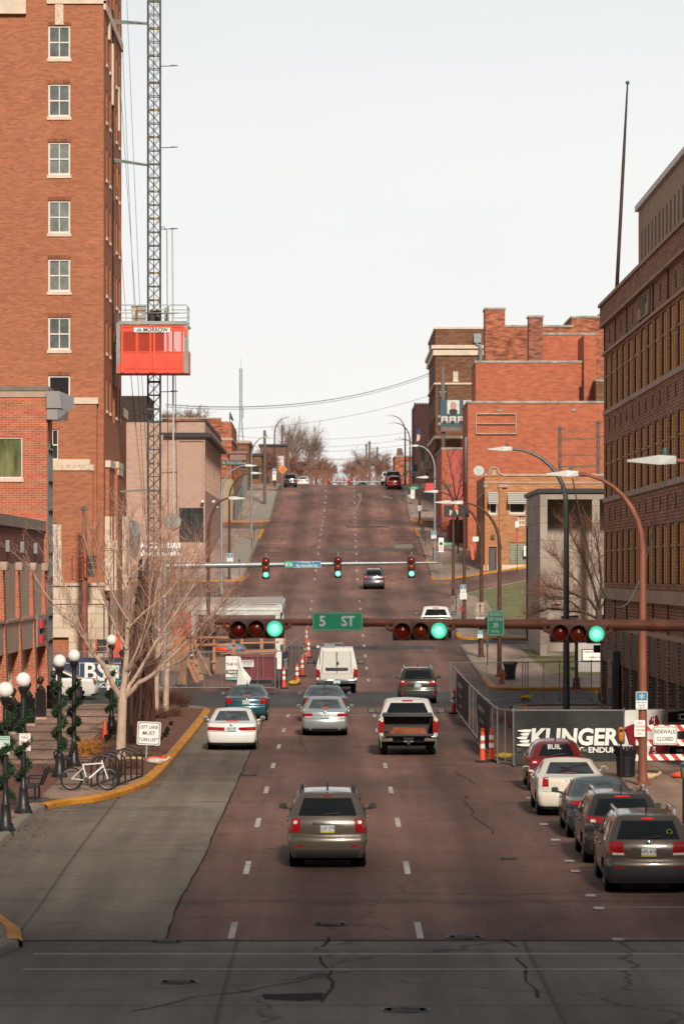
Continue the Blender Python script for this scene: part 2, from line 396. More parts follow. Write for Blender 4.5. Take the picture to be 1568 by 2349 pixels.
for Y in sheetY:
 w=.010+.018*rr.random();x=bnd(Y)+rr.uniform(-.015,.02);cur=[(x-w,Y,prof(Y)+.008),(x+w,Y,prof(Y)+.008)]
 if pv:mbx.quad(pv[0],pv[1],cur[1],cur[0])
 pv=cur
for k in range(60):
 x=-14+k*.5;y=73.72+rr.uniform(-.06,.06)
 if k:mbx.quad((lx,ly,.02+prof(73.7)),(lx,ly+.12,.02+prof(73.7)),(x,y+.12,.02+prof(73.7)),(x,y,.02+prof(73.7)))
 lx,ly=x,y
struct(mbx.build('tar_joint',M_TAR))
struct(sheet('cross_street',fr(171.5,187.5,2),K(-60),K(60),.006,M_DARK,12))
struct(sheet('road_patch',fr(232,236,1),K(-5),K(6),.005,M_DARK,1));struct(sheet('road_patch',fr(420,424,1),lambda Y:1.2,lambda Y:6,.006,M_DARK,1))
M_PALE=mat('pale_patch',(.27,.20,.165),.9,var=.2,scale=.7)
for pp in(((905,1258),(948,1257),(945,1247),(902,1249)),((806,1181),(814,1181),(829,1146),(828,1130),(819,1133),(822,1150)),((876,1140),(921,1158),(919,1148),(880,1136)),((930,1368),(1005,1362),(1000,1352),(955,1358)),((566,1377),(650,1374),(648,1366),(575,1369))):
 mb=MB();mb.poly([tuple(gnd(x,y,.007))for x,y in pp]);struct(mb.build('road_patch',M_PALE))
struct(sheet('road_patch',fr(372,378,1),K(-1),K(7.5),.006,mat('patch',(.12,.1,.09),.9),1))
lkL=pchip([(60,-9.5),(81,-8.8),(90,-8.4),(94,-8.1),(103.5,-8.0),(106,-7.72),(108,-6.75),(111.5,-6.0),(116,-5.58),(125,-5.45),(164,-5.38),(168,-5.6),(170.5,-6.6)])
rk=pchip([(-20,7.9),(60,7.9),(195,7.7),(231,7.6),(258,8.0),(300,8.3),(342,8.4),(428,8.6),(475,8.7),(520,8.8),(1500,9)])
lk=lambda Y:laneX(Y)-7.97
def kerb(name,pts,yellow=(),side=-1,w=.18,h=.16):
 """pts (X,Y) along the road edge; side -1: the pavement lies to the left of travel"""
 def seg(ps,m,ex):
  mb=MB();rows=[]
  for i,(x,y)in enumerate(ps):
   a=Vector(ps[max(i-1,0)]);b=Vector(ps[min(i+1,len(ps)-1)]);d=(b-a).normalized();n=Vector((-d.y,d.x))*(-side)
   z=gz(x,y)
   rows.append([(x,y,z-.05),(x-n.x*-.03,y-n.y*-.03,z+h*.75),(x+n.x*.06,y+n.y*.06,z+h+ex),(x+n.x*(w+.05),y+n.y*(w+.05),z+h+ex),(x+n.x*(w+.05),y+n.y*(w+.05),z+.05)])
  vs=[p for r_ in rows for p in r_]
  mb.add(vs,[(i*5+k,i*5+k+1,(i+1)*5+k+1,(i+1)*5+k)for i in range(len(ps)-1)for k in range(4)],smooth=False)
  struct(mb.build(name,m))
 seg(pts,M_KERB,0)
 for a,b in yellow:
  ps=[p for p in pts if a<=p[1]<=b]
  if len(ps)>1:
   ps=[(x+.0,y)for x,y in ps]
   mb=MB();rows=[]
   for i,(x,y)in enumerate(ps):
    q=Vector(ps[max(i-1,0)]);r2=Vector(ps[min(i+1,len(ps)-1)]);d=(r2-q).normalized();n=Vector((-d.y,d.x))*(-side);z=gz(x,y)
    rows.append([(x-n.x*.045,y-n.y*.045,z+.01),(x-n.x*.045,y-n.y*.045,z+h*.78),(x+n.x*.05,y+n.y*.05,z+h+.012),(x+n.x*(w+.06),y+n.y*(w+.06),z+h+.012)])
   vs=[p for r_ in rows for p in r_]
   mb.add(vs,[(i*4+k,i*4+k+1,(i+1)*4+k+1,(i+1)*4+k)for i in range(len(ps)-1)for k in range(3)])
   struct(mb.build('painted_kerb',M_KERBY))
Yl=fr(81,170.5,1.0)
struct(sheet('plaza_pavement',Yl,K(-40),lambda Y:lkL(Y)-.2,.15,M_WALKP,4))
kerb('kerb',[(lkL(Y),Y)for Y in Yl],yellow=[(104,167)],side=-1)
kerb('kerb',[(-6.6,170.5),(-8.5,171.1),(-40,171.3)],side=-1)
struct(sheet('brick_paving',fr(84,124,2),K(-11.2),lambda Y:min(lkL(Y)-.6,-8.3),.156,M_PAVER,1))
for Yb in(100,106.4,113,119.5,126,132.5,139,145.5,152,158.5,165):struct(sheet('brick_band',[Yb,Yb+.75],K(-13),lambda Y:lkL(Y)-.35,.160,M_PAVER,1))
struct(sheet('brick_paving',fr(129.5,146,2),K(-8.9),K(-7.9),.157,M_PAVER,1))
mulchL=pchip([(118,-7.4),(121,-8.0),(135,-8.1),(150,-8.0),(160,-7.6),(166,-7.3)])
def bedz(X,Y):
 a=max(0,min(1,(X-mulchL(Y))/.5));b=max(0,min(1,(lkL(Y)-.25-X)/.5));return gz(X,Y)+.15+.16*a*b*sm(118,122,Y)*(1-sm(162,166,Y))
tag(sheet('mulch',fr(118,166,1),mulchL,lambda Y:lkL(Y)-.28,.015,M_MULCH,8,zf=bedz),'reddish bark mulch covering the raised bed under the bare trees',kind='stuff')
cor=[(-9.5,80),(-8.2,79.6),(-6.9,78),(-6.2,75),(-5.95,72.6),(-6.2,71),(-7.2,69.8),(-12,69.2)]
mbx=MB();mbx.poly([(x-.15*(1 if x>-9 else 0),y,prof(y)+.15)for x,y in cor]+[(-20,69.2,.15),(-20,80,.25)][::1]);struct(mbx.build('corner_pavement',M_WALK))
kerb('kerb',cor[::-1],yellow=[(72.3,78.5)],side=-1)
mbx=MB();mbx.quad((-7.2,70.9,.156),(-6.35,71.2,.156),(-6.3,72.4,.165),(-7.2,72.3,.165));struct(mbx.build('tactile_pad',M_KERBY))
Yr=fr(20,169,2)
struct(sheet('right_pavement',Yr,lambda Y:rk(Y)+.2,K(60),.15,M_WALKP,4))
kerb('kerb',[(rk(Y),Y)for Y in Yr]+[(8.3,170.2),(9.5,170.8),(60,171)],yellow=[(168,171)],side=1)
def block(nameY0,Y0,Y1,side,m,yellow=(),ex=60,r=1.6):
 e=(lambda Y:rk(Y))if side>0 else(lambda Y:lk(Y))
 Ys=fr(Y0,Y1,2)
 def edge(Y):
  c=0
  if Y-Y0<r:c=r-math.sqrt(max(0,r*r-(r-(Y-Y0))**2))
  if Y1-Y<r:c=r-math.sqrt(max(0,r*r-(r-(Y1-Y))**2))
  return e(Y)+c*side
 Ys=sorted(set(Ys+[Y0+r*k/5 for k in range(6)]+[Y1-r*k/5 for k in range(6)]))
 if side>0:struct(sheet(nameY0,Ys,lambda Y:edge(Y)+.2,K(ex),.15,m,30))
 else:struct(sheet(nameY0,Ys,K(-ex),lambda Y:edge(Y)-.2,.15,m,6))
 pts=[(edge(Y),Y)for Y in Ys]
 far=[(edge(Y0)+side*x,Y0+.02)for x in(30,12,6,4,2,1,.5)];near=[(edge(Y1)+side*x,Y1-.02)for x in(.5,1,2,4,6,12,30)]
 kerb('kerb',far+pts+near,yellow=yellow,side=side)
block('right_pavement',189,236,1,M_WALK,yellow=[(188,202)])
block('right_pavement',243,299,1,M_WALK,yellow=[(242,249),(286,300)])
block('right_pavement',328,417,1,M_WALK,yellow=[(327,336),(352,358),(364,368),(395,418)])
block('right_pavement',437,548,1,M_WALK,yellow=[(436,446)])
block('left_pavement',189,300,-1,M_WALKH,yellow=[(270,300)])
block('left_pavement',328,414,-1,M_WALKH,yellow=[(328,334),(350,354),(392,414)])
block('left_pavement',436,496,-1,M_WALKH,yellow=[(435,441)])
block('left_pavement',502,548,-1,M_WALKH)
struct(sheet('driveway',fr(236,243,1),lambda Y:rk(Y)+.3,K(18),.02,M_DARK,2))
struct(sheet('construction_ground',fr(190.5,262,4),K(-12),lambda Y:lk(Y)-.1,.165,M_DIRT,2))
for Y0,Y1 in((336,392),(442,494)):struct(sheet('pavement_edge',fr(Y0,Y1,3),lambda Y:lk(Y)-2.2,lambda Y:lk(Y)-.25,.156,mat('pale_concrete',(.36,.31,.26),.9,dirt=.3),1))
tag(sheet('lawn',fr(247,297,2),lambda Y:11.2 if Y<285 else 11.2-(Y-285)*.08,K(40),.165,M_LAWN,20),'patchy winter lawn sloping up beside the pale slab building',kind='stuff')
tag(sheet('lawn',fr(203,229,2),lambda Y:11.6-.02*(Y-203),K(40),.165,M_LAWN,4),'patchy winter lawn around the church notice board',kind='stuff')
tag(sheet('lawn',fr(395,412,2),lambda Y:12,K(16),.165,M_LAWN,2),'small lawn strip below the brick terrace on the right',kind='stuff')
mk=MB()
def dash(X,Y0,Y1,w=.12,off=.008):
 mk.add([(X+laneX(Y0)*0-w/2,Y0,prof(Y0)+off),(X+w/2,Y0,prof(Y0)+off),(X+w/2,Y1,prof(Y1)+off),(X-w/2,Y1,prof(Y1)+off)],[(0,1,2,3)])
Y=74.2
for k in range(46):
 if not(168<Y<192 or 300<Y<327):
  for s in(-1.83,1.83):
   if Y>200 or s<0 or True:dash(laneX(Y)+s,Y,Y+3.0,.13 if Y<300 else .16)
 Y+=12.45 if Y<200 else 11.9
for py in(2190,2225):
 Yc=(CZ)*FP/(py-PY);mk.box(-5.6,Yc-.06,prof(Yc)+.012,12,Yc+.06,prof(Yc)+.0122)
mk.box(-2.7,163.2,prof(163.3)+.009,2,163.5,prof(163.3)+.0095);mk.box(-2.7,166.2,prof(166.3)+.009,2.4,166.4,prof(166.3)+.0095);mk.box(-2.7,168.3,prof(168.4)+.009,2.4,168.5,prof(168.4)+.0095)
def tee(px,py):
 p=gnd(px,py);X,Y=p.x,p.y;mk.add([(X,Y-.045,prof(Y)+.009),(7.5,Y-.045,prof(Y)+.009),(7.5,Y+.045,prof(Y)+.009),(X,Y+.045,prof(Y)+.009)],[(0,1,2,3)])
 mk.add([(X,Y-.5,prof(Y)+.0105),(X+.22,Y-.5,prof(Y)+.0105),(X+.22,Y+.1,prof(Y)+.0105),(X,Y+.1,prof(Y)+.0105)],[(0,1,2,3)])
for px,py in((1195,1803),(1205,1830),(1220,1858),(1236,1890),(1262,1926),(1292,1974),(1306,1997),(1340,2053),(1359,2082),(1402,2154)):tee(px,py)
for py in(1447,1426,1417,1408,1396,1374,1362):
 p=gnd(1000-(py-1400)*.2-14,py);mk.box(p.x-.3,p.y-.12,p.z+.009,p.x+2.2,p.y+.12,p.z+.0095)
for py in(1337,1330,1323,1315,1307,1300,1293):p=gnd(616+(1300-py)*.25,py);mk.box(p.x-1.7,p.y-.15,p.z+.02,p.x+.3,p.y+.15,p.z+.021)
for py in(1267,1258,1250,1243,1237):p=gnd(645+(1260-py)*.4,py);mk.box(p.x-1.9,p.y-.2,p.z+.02,p.x+.3,p.y+.2,p.z+.021)
for py in(1262,1248,1239,1231):p=gnd(908-(1250-py)*.3,py);mk.box(p.x-.3,p.y-.2,p.z+.02,p.x+2,p.y+.2,p.z+.021)
struct(mk.build('road_markings',M_LINE))
for(px,py,r)in((757,2119,.36),(1065,2149,.38),(382,2159,.34),(410,2252,.36),(930,2316,.42),(1165,1969,.2),(570,1777,.3)):
 p=gnd(px,py,.012);mb=MB();mb.lathe([(r*.86,0),(r*.86,.006),(r,.006),(r,0)],n=28);mb.lathe([(0,.004),(r*.86,.004)],n=28)
 for k in range(-3,4):mb.cbox((0,k*r*.2,.006),(r*1.1,r*.07,.005))
 o=mb.build('manhole_cover',M_IRON);o.location=p;struct(o)
mb=MB();mb.poly([tuple(gnd(x,y,.01))for x,y in((600,2281),(742,2277),(738,2293),(690,2296),(606,2292))]);struct(mb.build('tar_patch',M_TAR))
rr=random.Random(5);mb=MB()
def crack(px,py,n,dx,dy,w=.03):
 p=gnd(px,py)
 for k in range(n):
  q=Vector((p.x+dx*(.6+rr.random())+rr.uniform(-.12,.12),p.y+dy*(.6+rr.random())+rr.uniform(-.1,.1),0));q.z=prof(q.y)
  d=(q-p).normalized();nn=Vector((-d.y,d.x,0))*w*(.4+.6*rr.random())
  mb.quad(p-nn+Vector((0,0,.009)),p+nn+Vector((0,0,.009)),q+nn+Vector((0,0,.009)),q-nn+Vector((0,0,.009)));p=q
crack(1128,1915,14,.02,.9,.022);crack(1085,1800,12,-.05,.5,.022);crack(1085,1795,10,.35,.12,.03);crack(737,2300,12,.02,.9,.04)
crack(1232,2290,8,-.04,1.1,.035);crack(300,2320,12,.25,.5,.03);crack(690,1730,12,.0,1,.02);crack(415,1840,6,.3,.05,.05);crack(1500,1830,8,-.2,.35,.015)
struct(mb.build('road_cracks',mat('crack_fill',(.062,.040,.034),1,spec=.05)))
B_TOWER=brick('tower_brick',(.47,.158,.078),(.335,.104,.052),(.38,.20,.12),bw=.3,bh=.09,ms=.012,stain=.11)
B_NEAR=brick('near_brick',(.52,.140,.062),(.40,.10,.048),(.42,.30,.24),bw=.33,bh=.105,ms=.011,stain=.15)
B_NEARD=brick('near_brick_dark',(.25,.072,.048),(.18,.052,.038),(.26,.17,.14),bw=.33,bh=.105,ms=.010,stain=.2)
B_MART=brick('mart_brick',(.54,.26,.15),(.34,.16,.095),(.16,.095,.065),bw=.36,bh=.125,ms=.022,stain=.32)
B_RED=brick('red_brick',(.51,.140,.074),(.39,.098,.054),(.44,.19,.11),bw=.45,bh=.15,ms=.018,stain=.17)
B_REDO=brick('old_red_brick',(.48,.14,.065),(.28,.075,.05),(.38,.2,.13),bw=.5,bh=.15,ms=.02,stain=.55)
B_YEL=brick('yellow_brick',(.52,.235,.105),(.40,.165,.072),(.36,.22,.13),bw=.42,bh=.13,ms=.016,stain=.2)
B_BROWN=brick('brown_brick',(.24,.115,.062),(.16,.075,.042),(.16,.09,.06),bw=.5,bh=.16,ms=.02,stain=.3)
B_BEIGE=brick('painted_beige_brick',(.50,.335,.265),(.47,.31,.245),(.36,.235,.185),bw=.5,bh=.16,ms=.014,stain=.12)
B_STONE=brick('ledge_stone',(.46,.25,.14),(.24,.13,.085),(.03,.02,.016),bw=.5,bh=.13,ms=.02,stain=.5)
B_BLOCK=brick('slab_panels',(.40,.335,.28),(.37,.31,.26),(.24,.19,.16),bw=1.9,bh=1.0,ms=.02,stain=.15)
B_TERRA=brick('terracotta_blocks',(.66,.54,.42),(.60,.48,.37),(.40,.28,.2),bw=1.1,bh=.72,ms=.018,stain=.16)
M_CREAM=mat('cream_terracotta',(.66,.53,.41),.6,var=.14,scale=1.6,dirt=.25)
M_CREAMR=mat('cream_relief',(.62,.48,.36),.7,var=.4,scale=7,bump=1.0)
M_FRAME=mat('white_frame',(.68,.63,.57),.5,var=.06)
M_GLASSD=mat('dark_glass',(.035,.042,.043),.08,var=.35,scale=.8,spec=.9)
M_GLASSG=mat('sheeted_glass',(.17,.19,.175),.25,var=.5,scale=1.4,spec=.7)
M_BLACK=mat('black_trim',(.02,.02,.021),.6,var=.3)
M_VOID=mat('dark_interior',(.012,.010,.009),.9,var=.4)
M_STEEL=mat('grey_steel',(.23,.25,.25),.5,.5,var=.2,scale=3)
M_PLY=mat('plywood',(.80,.34,.06),.7,var=.3,scale=1.2,stretch=(1,3,.5))
M_TANWOOD=mat('tan_lumber',(.42,.24,.12),.75,var=.3,scale=1.5)
M_LIMEST=mat('limestone',(.44,.315,.24),.85,var=.2,scale=1.1,dirt=.35)
M_CONCW=mat('grey_concrete_wall',(.33,.275,.225),.9,var=.15,scale=.7,dirt=.35)
M_ROOF=mat('flat_roof',(.12,.11,.1),.9)
def win(parent,x,Y,z,w,h,glass=M_GLASSD,kind='cross',u=(1,0,0),rec=.14,fr_=.09,frame=M_FRAME,sill=M_CREAM):
 """window frame part with its pane as a sub-part; (x,Y,z) lower-left corner on the wall line, u to the right"""
 u=Vector(u);n=u.cross(Vector((0,0,1)));o=Vector((x,Y,z));up=Vector((0,0,1))
 M=Matrix(((u.x,-n.x,0,o.x),(u.y,-n.y,0,o.y),(0,0,1,o.z),(0,0,0,1)))
 mb=MB();d0,d1=rec-.06,rec+.02
 mb.box(0,d0,0,fr_,d1,h,M);mb.box(w-fr_,d0,0,w,d1,h,M);mb.box(fr_,d0,0,w-fr_,d1,fr_*1.2,M);mb.box(fr_,d0,h-fr_,w-fr_,d1,h,M)
 if kind in('cross','dh'):mb.box(fr_,d0+.01,h*.49-.03,w-fr_,d1-.004,h*.49+.04,M)
 if kind=='cross':mb.box(w/2-.025,d0+.02,fr_*1.2,w/2+.025,d1-.006,h-fr_,M)
 if kind=='grid':
  for k in range(1,4):mb.box(w*k/4-.02,d0+.02,fr_,w*k/4+.02,d1-.006,h-fr_,M)
  for k in range(1,6):mb.box(fr_,d0+.021,h*k/6-.02,w-fr_,d1-.007,h*k/6+.02,M)
 f=mb.build('window',frame,parent)
 g=MB();g.box(fr_*.5,rec+.005,fr_*.5,w-fr_*.5,rec+.014,h-fr_*.5,M);g.build('pane',glass,f)
 if sill:
  s_=MB();s_.box(-.06,-.07,-.16,w+.06,rec,-.003,M);s_.build('sill',sill,f)
 return f
def bldg(name,label,x,y,z,group=None,cat='building'):
 return thing(name,label,cat,(0,0,0),0,group)
EX=(1,0,0);EY=(0,1,0);EW=(0,-1,0)
tw=bldg('brick_tower','tall orange brick tower with a single column of white windows facing the street corner',-12,196,0)
TY,TX,TX0=196.0,-11.8,-34.0
wx0,ww=xat(111,TY),1.13
holes=[];wz=[]
for i in range(-1,7):
 yt,yb=58.7+133.8*i,134+133.8*i
 z1,z0=zat(yt,TY),zat(yb,TY);wz.append((z0,z1,i));holes.append((wx0-TX0,z0,wx0-TX0+ww,z1))
zl,hl=zat(1056,TY),zat(985,TY)
mb=MB();Htop=40
mb.wall((TX0,TY,0),EX,TX-TX0,Htop,holes,.16)
sideY=[198.1,201.2,207.0,209.9]
sh=[(y-TY,z0+.0,y-TY+.95,z1)for y in sideY for z0,z1,i in wz]+[(204.0-TY,z0-.4,205.6-TY,z1)for z0,z1,i in wz]
mb.wall((TX,TY,0),EY,212.3-TY,Htop,sh,.2)
mb.wall((TX,212.3,0),(-1,0,0),22,Htop,[],.1)
mb.quad((TX0,TY,Htop),(TX,TY,Htop),(TX,212.3,Htop),(TX0,212.3,Htop))
mb.build('wall',B_TOWER,tw)
for n_,(z0,z1,i)in enumerate(wz):
 win(tw,wx0,TY,z0,ww,z1-z0,M_GLASSG if i in(2,3,4)else mat('tower_glass',(.12,.135,.13),.1,var=.4,spec=.8)if i!=6 else M_VOID,'open' if i==6 else 'cross')
 for y in sideY:win(tw,TX,y,z0,.95,z1-z0,M_GLASSD,'dh',u=EY)
 m2=MB();m2.box(TX-.25,204.0,z0-.4,TX-.2,205.6,z1);m2.build('dark_opening_back',M_VOID,tw)  # near-black sheet stands in for the unlit interior of the open bay
sol=brick('soldier_course',(.34,.10,.045),(.22,.066,.034),(.28,.15,.09),bw=.10,bh=.6,ms=.012,off=0)
mb=MB()
for z0,z1,i in wz:mb.box(wx0-.03,TY-.004,z1+.002,wx0+ww+.03,TY+.1,z1+.19)
build_each(mb,'brick_lintel',sol,tw)
mb=MB();zt=zat(9,TY)
mb.box(xat(108,TY),TY-.12,zt,TX+.12,TY-.003,zt+.45);mb.box(TX-.0,TY-.12,zt-.3,TX+.12,212,zt+.15)
mb.box(TX0,TY-.32,zat(33,TY),xat(61,TY),TY-.003,zat(0,TY)+.8)
for(y0,y1,ya,yb)in((199.8,200.8,30,90),(203,203.6,100,240),(209,209.4,200,300)):mb.box(TX-.0,y0,zat(yb,y0),TX+.1,y1,zat(ya,y0))
mb.build('cornice',M_CREAM,tw)
mb=MB();mb.box(xat(127,TY),TY-.07,zat(57,TY),xat(146,TY),TY-.002,zat(9.3,TY));mb.build('ornament_panel',M_CREAMR,tw)
F1,F2=195.35,194.75;z1t,z2t=zat(926,F1),zat(1066,F2)
mb=MB()
d1h=[(xat(119,F1)-TX0,zat(1055,F1),xat(134,F1)-TX0,zat(985,F1))]
mb.wall((TX0,F1,0),EX,xat(222,F1)-TX0,z1t,d1h,.15);xr=xat(222,F1);mb.quad((xr,F1,0),(xr,TY,0),(xr,TY,z1t),(xr,F1,z1t))
mb.quad((TX0,F1,z1t),(xr,F1,z1t),(xr,TY,z1t),(TX0,TY,z1t))
x2=xat(213,F2);d2h=[(xat(121,F2)-TX0,zat(1342,F2),xat(131,F2)-TX0,zat(1200,F2))]
mb.wall((TX0,F2,0),EX,x2-TX0,z2t,d2h,.15);mb.quad((x2,F2,0),(x2,F1,0),(x2,F1,z2t),(x2,F2,z2t))
zs=zat(958,214)
mb.wall((TX+.0,212.3,0),EY,5,zs,[(.9,2.8,1.7,6.5),(3.0,2.8,3.8,6.5),(.9,9,1.7,10.6),(3,9,3.8,10.6)],.2);mb.wall((TX,217.3,0),(-1,0,0),20,zs,[],.1);mb.quad((TX-18,212.3,zs),(TX,212.3,zs),(TX,217.3,zs),(TX-18,217.3,zs))
mb.box(TX,202.4,3.5,TX+.35,206.8,zat(1075,203));mb.box(TX,197.4,3.5,TX+.2,201.9,zat(1075,200))
mb.build('lower_wall',B_TOWER,tw)
mb=MB()
def cap(x0,x1,y0,z0,h,d):mb.box(x0,y0-d,z0,x1+d,TY-.01,z0+h)
cap(TX0,xat(222,F1),F1,z1t-.01,zat(912,F1)-z1t+.01,.08);cap(TX0,xat(206,F2),F2+.3,z2t+.004,.28,.0)
mb.box(TX-.5,212.3,zs+.003,TX+.1,217.4,zs+.5)
mb.box(TX+.0,202.3,zat(1075,203)+.003,TX+.42,206.9,zat(1075,203)+.35);mb.box(TX,197.3,zat(1075,200)+.003,TX+.27,202,zat(1075,200)+.35)
for y in(197.0,199.0,202.1,207.4,210.2,213.6,216.2):
 mb.box(TX,y,.8,TX+.3,y+.42,zat(1262,y));mb.box(TX,y-.06,zat(1262,y),TX+.36,y+.48,zat(1240,y));mb.box(TX,y+.05,zat(1240,y),TX+.25,y+.37,zat(1185,y))
build_each(mb,'terracotta_trim',M_CREAM,tw)
mb=MB();mb.box(TX0,F2-.08,zat(1079,F2),x2+.08,F2-.002,z2t+.003);mb.box(xat(132,F2),F2-.06,zat(1250,F2),xat(141,F2),F2-.002,zat(1203,F2));mb.box(TX+.35,202.4,zat(1090,203),TX+.41,206.8,zat(1076,203));mb.build('frieze',M_CREAMR,tw)
win(tw,xat(119,F1),F1,zat(1055,F1),.34,zat(985,F1)-zat(1055,F1),M_GLASSD,'dh',fr_=.06)
win(tw,xat(121,F2),F2,zat(1342,F2),.22,zat(1200,F2)-zat(1342,F2),M_GLASSD,'grid',fr_=.05)
mb=MB();B0=194.5;xr=xat(237,B0);zb=zat(1344,B0)
mb.wall((TX0,B0,0),EX,xr-TX0,zb,[(xat(100,B0)-TX0,0.9,xat(158,B0)-TX0,zat(1462,B0))],1.4)
mb.wall((xr,B0,0),EY,1.5,zb,[],.1);mb.quad((TX0,B0,zb),(xr,B0,zb),(xr,TY,zb),(TX0,TY,zb))
mb.wall((TX+.32,196,0),EY,21,zat(1345,200)-.2,[(.9+2.9*k,.8,2.6+2.9*k,4.6)for k in range(7)],.6);mb.quad((TX,196,zat(1345,200)-.2),(TX+.32,196,zat(1345,200)-.2),(TX+.32,217,zat(1345,200)-.2),(TX,217,zat(1345,200)-.2))
mb.box(xat(132,B0),F2-.1,zb,xat(141,B0),F2-.003,zat(1250,F2)-.004)
mb.build('ground_floor',B_TERRA,tw)
mb=MB();mb.box(TX0,B0-.14,zb+.003,xr+.14,TY,zb+.16);mb.box(TX0,B0-.1,zat(1385,B0),xr+.1,B0-.002,zat(1379,B0));mb.build('ground_floor_cornice',M_CREAM,tw)
mb=MB();mb.box(xat(100,B0),B0+1.3,.8,xat(158,B0),B0+1.35,5);
for k in range(7):mb.box(TX-.3,196.9+2.9*k,.8,TX-.25,198.6+2.9*k,4.7)
build_each(mb,'dark_opening',M_VOID,tw)
mb=MB();mb.box(xat(122,B0),B0+.9,1.0,xat(147,B0),B0+.95,zat(1500,B0));mb.build('plywood_sheet',mat('white_board',(.5,.45,.4),.8),tw)
nb=bldg('brick_corner_building','modern red brick building with a grey metal corner box and a white framed window',-13,170,0)
Y0=170.3;xe=-12.75;zt=15.2
mb=MB();wh=(xat(-45,Y0)+40,zat(1097,Y0),xat(52,Y0)+40,zat(1004,Y0))
mb.wall((-40,Y0,0),EX,xe+40,zt,[wh],.12);mb.wall((xe,173.1,0),(-1,0,0),27,zt,[],.1);mb.quad((-40,Y0,zt),(xe,Y0,zt),(xe,173.1,zt),(-40,173.1,zt))
mb.wall((xe,Y0,12.9),EY,3,zt-12.9,[],.1);mb.build('wall',B_NEAR,nb)
win(nb,xat(-45,Y0),Y0,zat(1097,Y0),xat(52,Y0)-xat(-45,Y0),zat(1004,Y0)-zat(1097,Y0),mat('greenish_glass',(.16,.165,.075),.12,var=.6,scale=.9,stretch=(3,1,.6)),'plain',rec=.1,fr_=.05)
mb=MB();mb.box(-40,Y0-.1,zt+.003,xe+.06,173.2,zt+.2);mb.build('coping',mat('metal_coping',(.17,.14,.12),.6),nb)
mb=MB();mb.box(-40,Y0-.05,zat(911,Y0),xe+.03,Y0-.003,zt-.002);mb.build('stone_band',M_LIMEST,nb)
mb=MB();mb.box(xat(83,Y0),Y0-.02,8,xat(83.6,Y0),Y0-.002,zt-.7);mb.build('expansion_joint',mat('joint',(.3,.2,.14),.9),nb)
mb=MB();mb.box(xe-.06,Y0+.05,.9,xe-.02,173,12.9);mb.build('curtain_wall_glass',mat('curtain_glass',(.10,.12,.11),.06,var=.5,scale=.5,spec=.9),nb)
mb=MB()
for y in(Y0+.1,171.5,172.9):mb.box(xe-.02,y,.9,xe+.05,y+.09,12.9)
for z in(1.9,4.1,5.2,6.9,8.0,9.9,11.2,12.6):mb.box(xe-.02,Y0+.2,z,xe+.07,172.9,z+.09)
mb.build('curtain_wall_mullions',mat('mullion',(.12,.14,.14),.4,.6),nb)
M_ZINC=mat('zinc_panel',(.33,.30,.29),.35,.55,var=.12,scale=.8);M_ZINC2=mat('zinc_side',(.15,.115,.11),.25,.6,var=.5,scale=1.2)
mb=MB();za,zb_,zc=zat(936,170),zat(897,170),zat(962,170)
mb.add([(xe-.02,170.0,za),(-12.12,170.0,za),(-12.2,170.0,zb_),(xe-.02,170.0,zb_),(xe-.02,172.5,za),(-12.12,172.5,za),(-12.2,172.5,zb_),(xe-.02,172.5,zb_)],[(0,1,2,3),(3,2,6,7),(0,4,5,1)])
mb.box(xe-.02,170.1,zc,-12.28,172.4,za-.003);mb.build('metal_corner_box',M_ZINC,nb)
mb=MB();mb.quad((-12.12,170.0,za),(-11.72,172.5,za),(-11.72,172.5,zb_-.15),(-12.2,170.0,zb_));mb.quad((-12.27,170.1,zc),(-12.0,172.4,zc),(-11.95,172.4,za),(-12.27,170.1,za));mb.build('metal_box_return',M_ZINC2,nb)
ar=bldg('brick_arcade_wing','low brick wing with tan panels between orange brick piers and tall shop windows',-13,150,0)
FX=-12.9;zg=lambda Y:prof(Y)
mb=MB();mb.wall((FX,112,7.5),EY,58.2,1.45,[],.1);mb.build('upper_band',B_NEARD,ar)
mb=MB();mb.box(-30,112,8.96,FX+.1,170.2,9.4);mb.build('coping',mat('coping_stone',(.30,.23,.19),.9,dirt=.3),ar)
M_TANP=mat('tan_panel',(.50,.38,.285),.8,var=.1,scale=.6,dirt=.2)
piers=[112.6+7.15*k for k in range(9)];piers[-1]=169.4
mb=MB();mbk=MB();mp_=MB();ml=MB()
for k,y in enumerate(piers):
 z0=zg(y)+.1
 mb.add([(FX-.3,y-.45,z0),(FX+.32,y-.45,z0),(FX+.32,y+.45,z0),(FX-.3,y+.45,z0),(FX-.3,y-.45,7.49),(FX+.1,y-.45,7.49),(FX+.1,y+.45,7.49),(FX-.3,y+.45,7.49)],[(0,1,5,4),(1,2,6,5),(2,3,7,6),(4,5,6,7)])
 mbk.rbox(FX-.05,y-.5,7.2,FX+.28,y+.5,7.55,.06)
 if k<len(piers)-1:
  a,b=y+.46,piers[k+1]-.46
  mp_.add([(FX,a,5.2),(FX,b,5.2),(FX,b,7.49),(FX,a,7.49)],[(0,1,2,3)]);mp_.box(FX-.2,a,3.95,FX+.14,b,5.15)
  ml.box(FX-.1,a,5.16,FX+.2,b,5.26)
build_each(mb,'brick_pier',B_NEAR,ar);build_each(mbk,'pier_capital',M_LIMEST,ar);build_each(mp_,'tan_panel',M_TANP,ar);build_each(ml,'panel_ledge',M_LIMEST,ar)
